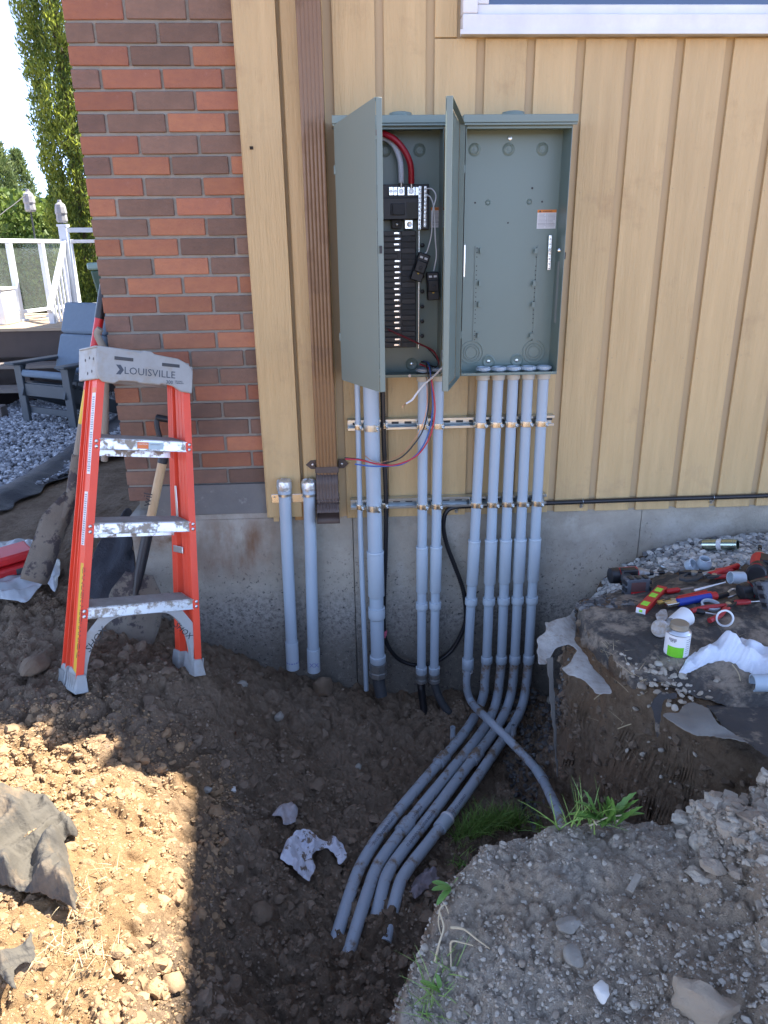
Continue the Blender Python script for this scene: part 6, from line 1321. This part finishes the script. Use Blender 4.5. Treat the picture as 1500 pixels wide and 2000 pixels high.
c0, c1 = onG(1372, 1076)+EZ*.028, onG(1438, 1082)+EZ*.028; mc = thing('metal_nipple', 'shiny galvanised steel nipple lying on the gravel by the wall', 'pipe nipple', c0)
MB()._lathe(c0, (c1-c0)/np.linalg.norm(c1-c0), [(0, .017), (0, .0205), (.012, .0205), (.0125, .022), (np.linalg.norm(c1-c0)-.014, .022), (np.linalg.norm(c1-c0)-.0135, .0205), (np.linalg.norm(c1-c0), .0205), (np.linalg.norm(c1-c0), .017)], 26, 0).build('tube', MT.get('galv_g') or mat('galv_g', (.55, .66, .6), .25, 1, c2=(.45, .5, .4), ns=9), mc, smooth=40)
MB().tube([c0+(c1-c0)*.42, c0+(c1-c0)*.56], .0226, 26, cap=False).build('sticker', white, mc)
c0 = onG(1466, 1352)+EZ*.03; c1 = c0+np.array((.26, -.035, .01)); pp_ = thing('conduit_offcut', 'short grey conduit offcut below the towel at the right edge', 'conduit', c0); MB()._lathe(c0, (c1-c0)/np.linalg.norm(c1-c0), [(0, .020), (0, .024), (.26, .024), (.26, .020), (.002, .020)], 28, 0).build('pipe', pvc, pp_, smooth=40)

# ---------------- stones one can point at ----------------
def stone(px, py, r, lab, m_=soil_rock, sq=(1, .8, .7), grp=None, jit=.25, sink=.35, sd=0):
    c = onG(px, py); q = np.random.default_rng(int(px*7+py)); V0, F0 = ICO[3]; V = V0.copy()
    for _ in range(14):
        a = q.normal(size=3); a /= np.linalg.norm(a); k = .62+.3*q.random(); t = V@a; V = np.where((t > k)[:, None], V-(t-k)[:, None]*a*.9, V)
    kn_ = clods(V[:, 0]*2.3+px, V[:, 1]*2.3+V[:, 2]*1.9, 5)*(.16 if jit > .1 else 0)+clods(V[:, 0]*5+px, V[:, 2]*5+V[:, 1]*4, 6)*(.07 if jit > .1 else 0)
    V = V*(1+kn_)[:, None]
    V = V*(1+jit*.4*fbm(V[:, 0]*2+px, V[:, 1]*2+V[:, 2]*1.7, 3, 4))[:, None]+.03*np.stack([fbm(V[:, 0]*6, V[:, 1]*6+V[:, 2]*5, s) for s in (1, 2, 3)], 1)
    a = q.random()*6; Rz = np.array([[math.cos(a), -math.sin(a), 0], [math.sin(a), math.cos(a), 0], [0, 0, 1]])
    V = (Rz@(V*np.array(sq)*r).T).T+c+EZ*r*sq[2]*(1-sink*1.6)
    o = link('rock', npmesh('rock', V, F0), m_, None, smooth=40); tag(o, lab, 'rock', grp); return o
stone(630, 1352, .062, 'brown clay lump against the wall, below the taped conduit stubs', clay_rock, (.75, .7, 1.0))
stone(1375, 1975, .050, 'largest pale boulder at the bottom of the near mound', mat('rock_tan', (.34, .28, .20), .9, c2=(.25, .2, .15), ns=7, bump=.004, bs=60), (1.1, .8, .7), jit=.7)
stone(70, 1305, .055, 'grey brown clod left of the ladder foot', clay_rock, (1.2, .8, .6))
stone(470, 1345, .030, 'pale stone in the soil midway along the foundation', soil_rock)
stone(545, 1402, .022, 'whitish stone below the clay lump', soil_rock)
stone(1075, 1370, .028, 'grey stone in the dark corner right of the conduits', soil_rock)
stone(1175, 1940, .020, 'white chip on the near mound', MT.get('chip') or mat('chip', (.7, .68, .62), .8), (1, .7, .5))
stone(1120, 1870, .022, 'smooth oval grey pebble in the middle of the mound', soil_rock, (1.3, .9, .6), jit=.05)
stone(1108, 1812, .024, 'flat light grey pebble above the oval one', soil_rock, (1.3, .9, .5), jit=.05)
stone(700, 1500, .018, 'pale stone left of the buried conduits', soil_rock)
stone(455, 1545, .016, 'white pebble at the shade edge of the trench', MT['chip'])
stone(405, 1545, .015, 'grey pebble beside the white one at the shade edge', soil_rock)
stone(490, 1635, .035, 'dark clod left of the rags', clay_rock, (1, .9, .6)); stone(505, 1790, .04, 'dark lump of soil below the rags', clay_rock, (1, .9, .6))
stone(340, 1925, .028, 'tan lump at the sun line near the bottom', mat('clod_tan', (.36, .25, .14), .95, c2=(.28, .19, .11), ns=20, bump=.004, bs=60))
wc = thing('wood_chip', 'small grey splinter of wood lying on the near mound', 'wood chip', onG(1238, 1738)); MB().bar(onG(1228, 1752)+EZ*.015, onG(1246, 1722)+EZ*.02, .014, .006).build('chip', old_wood, wc, bevel=.001)

# ---------------- weeds, grass, roots ----------------
def blades(spots, n, h, spread, name, lab, m_, lean=.5, w_=.0016, droop=.6, cat='grass', kind='stuff'):
    V, Fc_, rn = [], [], []
    for (px, py) in spots:
        c = onG(px, py)
        for _ in range(n):
            a = random.random()*6.283; r = spread*random.random()**.7; b = c+np.array((math.cos(a)*r, math.sin(a)*r, 0)); b[2] = gz(b[0], b[1])-.004
            hh = h*random.uniform(.45, 1.1); d = np.array((random.gauss(0, lean), random.gauss(0, lean)-.1, 1)); d /= np.linalg.norm(d); sx_ = np.cross(d, (random.random()-.5, random.random()-.5, .2)); sx_ /= np.linalg.norm(sx_); k0 = len(V); bend = np.array((d[0], d[1], -.6))*droop*random.random(); ns_ = 4; col_ = random.random()
            for i in range(ns_+1):
                t = i/ns_; p = b+d*hh*t+bend*hh*t*t; ww = w_*(1-t)**.6*random.uniform(.9, 1.1) if i < ns_ else .0001
                V += [p-sx_*ww, p+sx_*ww]; rn += [col_, col_]
            Fc_ += [(k0+2*i, k0+2*i+1, k0+2*i+3, k0+2*i+2) for i in range(ns_)]
    o = link(name, npmesh(name, np.array(V), np.array(Fc_), {'rnd': ('FLOAT', rn)}), m_, None, smooth=180); tag(o, lab, cat, None, kind); return o
blades([(912, 1632), (930, 1618), (950, 1616), (966, 1612), (985, 1610), (940, 1625), (1005, 1612), (900, 1640)], 90, .12, .035, 'grass', 'tuft of fresh green grass on the far edge of the near mound', grassg, .35)
blades([(1000, 1612), (1030, 1610), (1060, 1612), (1110, 1606), (1150, 1604)], 22, .11, .035, 'grass', 'sparse long grass blades beside the crossing conduit end', grassg, .45)
blades([(905, 1660), (898, 1690), (910, 1645)], 26, .07, .025, 'grass', 'short grass on the left flank of the near mound', grassg, .6)
blades([(850, 1930), (838, 1960), (870, 1900), (845, 1985)], 20, .075, .035, 'grass', 'thin dry and green blades low on the left flank of the mound', grassg, .7, .0012)
blades([(x_, y_) for x_, y_ in ((130, 1740), (150, 1800), (200, 1850), (150, 1900), (100, 1850), (170, 1760), (230, 1700))], 26, .05, .05, 'dry_grass', 'dry straw scattered on the sunlit bank', straw, 1.6, .0009, .3)
blades([(1190, 1310), (1215, 1345), (1180, 1285), (1240, 1360), (1300, 1300), (1430, 1240), (1250, 1330)], 16, .06, .045, 'dry_grass', 'dry rootlets and straw on the right bank', straw, 1.6, .0008, .3)
def leaf(o, b, d, L_, w_, m_=leafg, curl=.3, lobes=3):
    d = np.array(d, float); d /= np.linalg.norm(d); s = np.cross(d, EZ); s /= max(np.linalg.norm(s), 1e-6); n = 10; V = []
    for i in range(n+1):
        t = i/n; p = b+d*L_*t-EZ*curl*L_*t*t; ww = w_*math.sin(math.pi*min(t*.92+.06, 1))**.8*(1-.35*abs(math.sin(t*math.pi*lobes))); V += [p-s*ww+EZ*ww*.3, p, p+s*ww+EZ*ww*.3]
    MB().add(V, [q for i in range(n) for q in ((3*i, 3*i+1, 3*i+4, 3*i+3), (3*i+1, 3*i+2, 3*i+5, 3*i+4))]).build('leaf', m_, o, smooth=60)
wd1 = thing('weed', 'leafy green weed with toothed leaves on the mound edge by the trench', 'weed', onG(1185, 1606)); c = onG(1185, 1606)
leaf_y = mat('leaf_young', (.16, .28, .05), .5, c2=(.1, .22, .04), ns=20)
for i in range(17):
    a = R_(20+random.random()*150); el = random.uniform(.6, 1.8); leaf(wd1, c+np.array((random.uniform(-.018, .018), random.uniform(-.01, .01), -.005)), (math.cos(a)*1.0, -.2+.4*random.random(), el), random.uniform(.07, .14), random.uniform(.006, .011), leafg if i % 3 else leaf_y, .25, 5)
leaf(wd1, c, (-1, -.1, .75), .12, .012, leaf_y, .3); leaf(wd1, c, (-.8, .2, .9), .11, .010, leafg, .3); leaf(wd1, c, (1, -.1, .7), .10, .010, leafg, .3)
for a_, b_ in (((1150, 1620), (1215, 1602)), ((1140, 1598), (1165, 1622)), ((1205, 1610), (1248, 1582))):
    MB().tube(cat_rom([onG(*a_)+EZ*.01, (onG(*a_)+onG(*b_))/2+EZ*.02, onG(*b_)+EZ*.015]), .0018, 6).build('dry_stem', root_m, wd1)
wd2 = thing('weed', 'small two leaf seedling on the left flank of the near mound', 'weed', onG(880, 1742)); c = onG(880, 1742)
for d_, L_ in (((-1, -.3, .5), .05), ((-.8, .4, .2), .045), ((.3, -.2, 1), .05), ((-.6, -.5, -.1), .045)): leaf(wd2, c+EZ*.01, d_, L_, .011, leafg, .2, 1)
wd3 = thing('weed', 'pale green seedling at the bottom of the mound flank', 'weed', onG(860, 1935)); c = onG(862, 1938); leaf(wd3, c, (-1, .2, .8), .055, .010, leaf_y, .2, 1); leaf(wd3, c, (-.2, .5, .9), .04, .008, leaf_y, .2, 1)
rt = thing('root', 'pulled up pale root branching over the left flank of the near mound', 'root', onG(866, 1835))
def rootp(pts, r): MB().tube(cat_rom([onG(x, y)+EZ*h_ for x, y, h_ in pts]), [r*(1-.6*i/(8*(len(pts)-1))) for i in range(8*(len(pts)-1)+1)], 7).build('branch', root_m, rt)
rootp([(848, 1890, .01), (858, 1862, .03), (866, 1838, .04), (858, 1810, .045), (868, 1795, .04), (876, 1808, .035)], .0026); rootp([(880, 1832, .03), (905, 1836, .03), (930, 1848, .02), (956, 1860, .01)], .0030); rootp([(880, 1870, .015), (882, 1860, .03), (905, 1856, .02), (924, 1854, .01)], .0026)
rootp([(858, 1806, .04), (856, 1830, .04), (862, 1850, .03)], .002); rootp([(881, 1895, .01), (880, 1868, .02)], .0018)
for k_, pts in enumerate((((1160, 1372), (1178, 1358), (1190, 1352)), ((1206, 1430), (1222, 1424), (1232, 1421)), ((1428, 1312), (1440, 1330), (1446, 1345)))):
    o = thing('twig', ('thin pale twig poking from the bank front below the geotextile', 'short straw lying on the cliff of the right bank', 'dry stem lying below the towel')[k_], 'twig', onG(*pts[0])); MB().tube(cat_rom([onG(*q)+EZ*.012 for q in pts]), .0016, 6).build('stem', straw, o)
# small pipe ends poking from the trench floor
for (px, py, lab) in ((884, 1440, 'thin grey pipe end poking up beside the leftmost buried conduit'), (1003, 1436, 'short grey pipe stub standing behind the crossing conduit')):
    c = onZ(px, py, -.42); o = thing('pipe_stub', lab, 'pipe stub', c, 'small pipe stubs in the trench'); MB()._lathe(c-EZ*.06, EZ, [(0, .011), (.11, .011), (.11, .009), (.06, .009)], 16, 0).build('pipe', pvc_d, o, smooth=40)

# ---------------- the yard behind ----------------
DZ = .76; Yd = float(onZ(50, 641, DZ)[1])
A_, B_ = onZ(43, 627, DZ), onZ(156, 611, DZ)
deck = thing('deck', 'raised wooden deck with brown fascia and steps at the back of the yard', 'deck', (-5, Yd, 0))
xe = float(onZ(150, 622, DZ)[0])+1.2
for k_ in range(14):
    MB().box(-11, xe, Yd+.146*k_, Yd+.146*k_+.139, DZ-.03, DZ).build('deck_board', deck_w, deck)
MB().box(-11, xe, Yd+.03, Yd+.07, DZ-.30, DZ-.033).build('fascia', deck_d, deck)
MB().box(-11, xe, Yd+.3, Yd+.34, .0, DZ-.31).build('dark_void_panel', deck_d, deck)  # dark sheet standing in for the shaded void below the deck
for tz, ty in ((.42, -.02), (.23, -.34)):
    for q in (0, 1): MB().box(-11, xe-.55, Yd+ty-.14*q-.13, Yd+ty-.14*q, tz-.04, tz).build('tread', step_w, deck, bevel=.004)
for xx in (-5.2, -4.4, -3.6): 
    MB().box(xx, xx+.09, Yd-.55, Yd+.0, 0, .19).build('stringer', deck_d, deck, bevel=.003); MB().box(xx+.2, xx+.28, Yd-.2, Yd-.1, 0, .38).build('stringer', deck_d, deck)
bd = thing('glass_railing', 'white aluminium railing with clear glass panes along the deck', 'railing', A_)
u_ = (B_-A_)/np.linalg.norm(B_-A_); u_[2] = 0; Lr = np.linalg.norm((B_-A_)[:2])
glassm = mat('railing_glass', (.75, .85, .8), .05, alpha=.05, spec=.8)
TZ = 1.63
MB().bar(A_-u_*1.6+EZ*(TZ-DZ), B_+u_*.05+EZ*(TZ-DZ), .06, .045).build('top_rail', white_al, bd, bevel=.004); MB().bar(A_-u_*1.6+EZ*.10, B_+u_*.05+EZ*.10, .045, .04).build('bottom_rail', white_al, bd, bevel=.004)
for t in (-Lr*1.08, 0, Lr*.5, Lr): MB().bar(A_+u_*t+EZ*.0, A_+u_*t+EZ*(TZ-DZ-.022), .055, .055, up=u_).build('post', white_al, bd, bevel=.004); MB().obb(A_+u_*t+EZ*.012, (u_, np.cross(EZ, u_), EZ), (.055, .055, .010)).build('post_foot', white_al, bd)
for t0, t1 in ((-Lr*1.05, -.04), (.04, Lr*.5-.04), (Lr*.5+.04, Lr-.04)): MB().bar(A_+u_*t0+EZ*.49, A_+u_*t1+EZ*.49, .006, .72).build('pane', glassm, bd)
MB().bar(B_+EZ*.87, B_+np.array((1.6, .3, .87)), .05, .04).build('side_rail', white_al, bd); MB().bar(B_+EZ*.10, B_+np.array((1.6, .3, .10)), .05, .04).build('side_rail', white_al, bd)
sr = thing('stair_railing', 'white stair railing with thin balusters sloping down from the deck', 'railing', onZ(150, 622, DZ))
n1 = onZ(150, 622, DZ); n2 = onZ(116, 706, .34); top1 = n1+EZ*1.0; lo = onY(92, 597, float(n2[1])); lo_t = lo
hm = lambda a, b, t: a+(b-a)*t
MB().bar(n1, n1+EZ*1.02, .09, .09, up=EX).build('newel_post', white_al, sr, bevel=.004); MB().obb(n1+EZ*1.03, np.eye(3), (.055, .055, .012)).build('post_cap', white_al, sr)
t1_ = n1+EZ*.88; t2_ = np.array((n2[0], n2[1]-.0, lo[2])); dd_ = (t2_-t1_); dd_ /= np.linalg.norm(dd_)
MB().bar(t1_, t2_+dd_*.08, .07, .05, up=EX if False else (1, .2, 0)).build('hand_rail', white_al, sr, bevel=.006)
MB().bar(n2-EZ*.3, np.array((n2[0], n2[1], t2_[2]-.03)), .06, .06, up=EX).build('newel_post', white_al, sr, bevel=.004)
b1_ = n1+EZ*.08; b2_ = n2+EZ*.02; MB().bar(b1_, b2_, .045, .04, up=(1, .2, 0)).build('bottom_rail', white_al, sr)
for i in range(6): t = (i+.8)/7; MB().bar(hm(b1_, b2_, t), hm(t1_, t2_, t), .020, .020, up=EX).build('baluster', white_al, sr)
MB().bar(n1+EZ*.98, n1+np.array((1.3, .35, .98)), .06, .05).build('side_rail', white_al, sr)
# torches on the rail
def torch(c, lab, h=.42):
    o = thing('garden_torch', lab, 'torch', c, 'garden torches above the deck railing'); c = np.array(c)
    MB().tube([c, c+EZ*h], .010, 8).build('pole', charcoal, o)
    MB().lathe(c+EZ*h, EZ, [(0, .050), (.02, .062), (.08, .058), (.10, .066), (.16, .060), (.19, .052), (.215, .022), (.24, .018)], 9).build('head', mat('torch_head', (.22, .21, .22), .8, c2=(.4, .4, .42), ns=14) if 'torch_head' not in MT else MT['torch_head'], o, smooth=0)
tp_ = A_+u_*Lr*.42+EZ*(TZ-DZ+.02); torch(tp_, 'grey garden torch in the middle, above the glass railing', .30); torch(n1+EZ*1.04, 'grey garden torch on top of the stair newel post', .02); torch(A_-u_*.28+EZ*(TZ-DZ+.02), 'grey garden torch at the left edge of the photo', .36)
sl_ = thing('string_cord', 'dark cord strung between the garden torches', 'cord', tp_+EZ*.4); p0_ = A_-u_*.28+EZ*(TZ-DZ+.22); p1_ = tp_+EZ*.5; MB().tube(cat_rom([p0_-u_*1, p0_, (p0_+p1_)/2-EZ*.03, p1_]), .006, 6).build('cord', black, sl_)
# bin with its number
c = onZ(185, 640, DZ); c = c+np.array((.16, .5, 0)); bn = thing('bin', 'dark green wheeled bin marked 170 on the deck by the brick corner', 'bin', c)
bm = mat('bin_green', (.035, .085, .055), .5, c2=(.03, .07, .05), ns=4)
V = []
for z_, w_, d__ in ((0, .15, .15), (.56, .22, .22)): V += [c+np.array((x_*w_, y_*d__, z_)) for x_, y_ in ((-1, -1), (1, -1), (1, 1), (-1, 1))]
MB().add(V, [(3, 2, 1, 0), (4, 5, 6, 7), (0, 1, 5, 4), (1, 2, 6, 5), (2, 3, 7, 6), (3, 0, 4, 7)]).build('bin_body', bm, bn, bevel=.02)
MB().obb(c+EZ*.60, np.eye(3), (.24, .25, .035)).build('lid', MT.get('bin_lid') or mat('bin_lid', (.22, .33, .30), .4), bn, bevel=.02)
text('170', .11, c+np.array((-.15, -.205, .24)), EX, EZ+EY*-.1, white, bn, ext=.002)
cl = thing('cooler_box', 'white box standing on the deck at the left edge of the photo', 'box', onZ(0, 640, DZ)); c = onZ(2, 636, DZ)+np.array((-.20, .2, 0)); MB().obb(c+EZ*.18, np.eye(3), (.26, .18, .18)).build('box_body', white, cl, bevel=.02); MB().obb(c+EZ*.375, np.eye(3), (.27, .19, .014)).build('lid', white, cl, bevel=.008)
# patio chair
f0, f1 = onZ(56, 829, .0), onZ(146, 841, .0); f0[2] = f1[2] = 0
wdir = (f1-f0); W_ = np.linalg.norm(wdir); wdir /= W_; back = np.cross(EZ, wdir)
if back[1] < 0: back = -back
ch = thing('patio_chair', 'slate grey adirondack patio chair with blue grey cushions on the gravel', 'chair', (f0+f1)/2)
CP = lambda a, b, z: f0+wdir*a+back*b+EZ*z
for a in (0, W_): MB().bar(CP(a, 0, 0), CP(a, 0, .55), .09, .032, up=back).build('front_leg', chair_p, ch, bevel=.004)
for a in (.03, W_-.03): MB().bar(CP(a, .80, 0), CP(a, -.02, .34), .03, .12, up=EZ).build('seat_rail', chair_p, ch, bevel=.004)
for a in (-.02, W_+.02): MB().obb(CP(a, .32, .565), (wdir, back, EZ), (.065, .40, .012)).build('armrest', chair_p, ch, bevel=.008); MB().prism([CP(a-.008, -.0, .55), CP(a-.008, .10, .55), CP(a-.008, .02, .40)], wdir*.016).build('arm_bracket', chair_p, ch)
MB().obb(CP(W_/2, .01, .33), (wdir, back, EZ), (W_/2-.02, .014, .055)).build('apron', chair_p, ch, bevel=.003); MB().obb(CP(W_/2, .03, .14), (wdir, back, EZ), (W_/2-.02, .012, .03)).build('stretcher', chair_p, ch, bevel=.003)
for i in range(6): MB().obb(CP(W_/2, .05+.075*i, .385-.028*i), (wdir, back, EZ), (W_/2-.01, .034, .010)).build('seat_slat', chair_p, ch)
bk = np.array(back)*.36+EZ*.93
for i in range(5): a = W_/2+(i-2)*.105; MB().bar(CP(a, .46, .20), CP(a, .46, .20)+bk*(.80-.02*abs(i-2)), .095, .018, up=back).build('back_slat', chair_p, ch, bevel=.003)
bkn = np.cross(wdir, bk); bkn /= np.linalg.norm(bkn); bk = bk/np.linalg.norm(bk)
if bkn[1] > 0: bkn = -bkn
MB().obb(CP(W_/2, .22, .425), (wdir, back*1-EZ*.25, EZ+back*.25), (W_/2-.01, .24, .032)).build('seat_cushion', cushion, ch, bevel=.022)
c = CP(W_/2, .44, .42)
for s0_, s1_ in ((.0, .36), (.365, .66)): MB().obb(c+bk*(s0_+s1_)/2+bkn*.045, (wdir, bk, bkn), (W_/2-.01, (s1_-s0_)/2, .038)).build('back_cushion', cushion, ch, bevel=.028)
# old sleeper beside the steps
lg = thing('timber', 'weathered timber sleeper lying before the deck steps', 'timber', (-4.2, Yd-.8, 0)); MB().box(-6.5, -3.3, Yd-1.0, Yd-.86, .0, .13).build('beam', step_w, lg, bevel=.01)

# ---------------- trees ----------------
def leaves(n, pf, size, m_, name, par, upv=.6, asp=2.2, lab=None):
    P, sh = pf(n); n = len(P); d = rng.normal(size=(n, 3)); d[:, 2] = np.abs(d[:, 2])+upv; d /= np.linalg.norm(d, axis=1)[:, None]
    s = np.cross(d, rng.normal(size=(n, 3))); s /= np.linalg.norm(s, axis=1)[:, None]; k = size*(.5+rng.random(n))[:, None]
    V = np.stack([P-s*k/asp*.5, P+d*k*.5-s*k/asp*.45, P+d*k, P+d*k*.45+s*k/asp*.55], 1).reshape(-1, 3)
    return link(name, npmesh(name, V, np.arange(4*n).reshape(n, 4), {'rnd': ('FLOAT', np.repeat(np.clip(sh+.25*rng.normal(size=n), 0, 1), 4))}), m_, par, smooth=0)
def tree(name, lab, base, H_, R0_, m_, n, prof, size, cat='tree', grp=None, upv=.6, asp=2.2, z0=.2, clump=2.4, tr=.1, seed=0):
    base = np.array(base, float); o = thing(name, lab, cat, base, grp)
    MB().tube(cat_rom([base-EZ*.1, base+EZ*H_*.3+EX*.03, base+EZ*H_*.6, base+EZ*H_*.92]), [tr*(1-.9*i/24) for i in range(25)], 10).build('trunk', bark, o)
    def pf(n):
        z = rng.random(n); a = rng.random(n)*2*np.pi; r = rng.random(n)**.38
        lump = 1+.30*fbm(a/6.283*10+seed, z*H_*clump, 7+seed, 3)*1.6
        rr = R0_*prof(z)*lump; hole = fbm(a*3+seed, z*H_*3.2, 12+seed, 3)
        k = (r > .45)&((hole > -.32)|(r < .7)); z, a, r, rr, lump = z[k], a[k], r[k], rr[k], lump[k]
        P = base+np.stack([np.cos(a)*r*rr, np.sin(a)*r*rr, z0+z*(H_-z0)], 1)
        return P, np.clip((lump-.75)*1.1+.3*(r-.6), 0, 1)  # shade put into the leaf tone: bulges lighter, hollows darker
    leaves(n, pf, size, m_, 'crown', o, upv, asp)
    for _ in range(9):
        z = random.uniform(.2, .85); a = random.random()*6.28; p = base+EZ*(z0+z*(H_-z0)); q = p+np.array((math.cos(a), math.sin(a), .5))*R0_*float(prof(np.array(z)))*.7; MB().tube([p-EZ*.1, q], [tr*.25, tr*.05], 6).build('limb', bark, o)
    return o
col_prof = lambda z: np.minimum(1, (1.02-z)*3)**.7*np.minimum(1, .75+z*2)
bush_prof = lambda z: np.sqrt(np.clip(1-(2*z-1)**2*.9, 0, 1))
cone_prof = lambda z: (1.02-z)**.8
def place(px, Y, z=0): p = onY(px, 500, Y); return (float(p[0]), Y, z)
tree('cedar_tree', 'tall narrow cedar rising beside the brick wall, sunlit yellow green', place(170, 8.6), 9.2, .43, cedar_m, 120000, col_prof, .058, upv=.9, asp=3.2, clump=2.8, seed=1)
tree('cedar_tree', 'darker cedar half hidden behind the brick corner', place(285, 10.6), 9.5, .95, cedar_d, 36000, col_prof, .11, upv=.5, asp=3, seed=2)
tree('pine_tree', 'pale feathery pine top left of the cedar', place(22, 17.5), 4.2, 1.15, pine_m, 16000, cone_prof, .14, upv=.4, asp=5, seed=3)
tree('pine_tree', 'smaller feathery pine between the left edge and the cedar', place(62, 19), 4.0, 1.3, pine_m, 12000, cone_prof, .14, upv=.4, asp=5, seed=4)
gb = 'bushes beyond the deck railing'
tree('bush', 'yellow green leafy bush behind the glass at the left edge', place(8, 11.5), 2.5, 1.15, bush_m, 15000, bush_prof, .095, 'bush', gb, .1, 1.6, .0, 1.8, .04, 5)
tree('bush', 'lush bush behind the middle glass pane', place(70, 11), 1.7, .95, bush_m, 14000, bush_prof, .085, 'bush', gb, .1, 1.6, .0, 1.8, .04, 6)
tree('bush', 'dense green bush behind the stair balusters', place(128, 11.5), 1.75, .85, bush_m, 12000, bush_prof, .085, 'bush', gb, .1, 1.6, .0, 1.8, .04, 7)
tree('bush', 'bright leafy bush behind the bin', place(168, 12.4), 2.6, .9, bush_m, 12000, bush_prof, .09, 'bush', gb, .1, 1.6, .0, 1.8, .04, 8)
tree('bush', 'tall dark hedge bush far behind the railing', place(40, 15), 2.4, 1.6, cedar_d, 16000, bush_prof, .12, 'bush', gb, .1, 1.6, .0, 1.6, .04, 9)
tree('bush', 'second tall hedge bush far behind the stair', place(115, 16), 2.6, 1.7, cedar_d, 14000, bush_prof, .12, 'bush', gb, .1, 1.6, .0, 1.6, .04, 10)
# small wear that tells: nail heads on the boards
nm = MB()
for k in range(-3, 10):
    a = x0+pit*k+.012
    for z_ in (fz+.03, fz+.62, fz+1.22):
        for q in (0, .115): nm.lathe((a+q+random.uniform(-.004, .004), -.0006, z_+random.uniform(-.01, .01)), (0, -1, 0), [(0, .0032), (.0006, .0028)], 8)
nm.build('nail_heads', MT['recess_shade_paint'], sw)['kind'] = 'stuff'
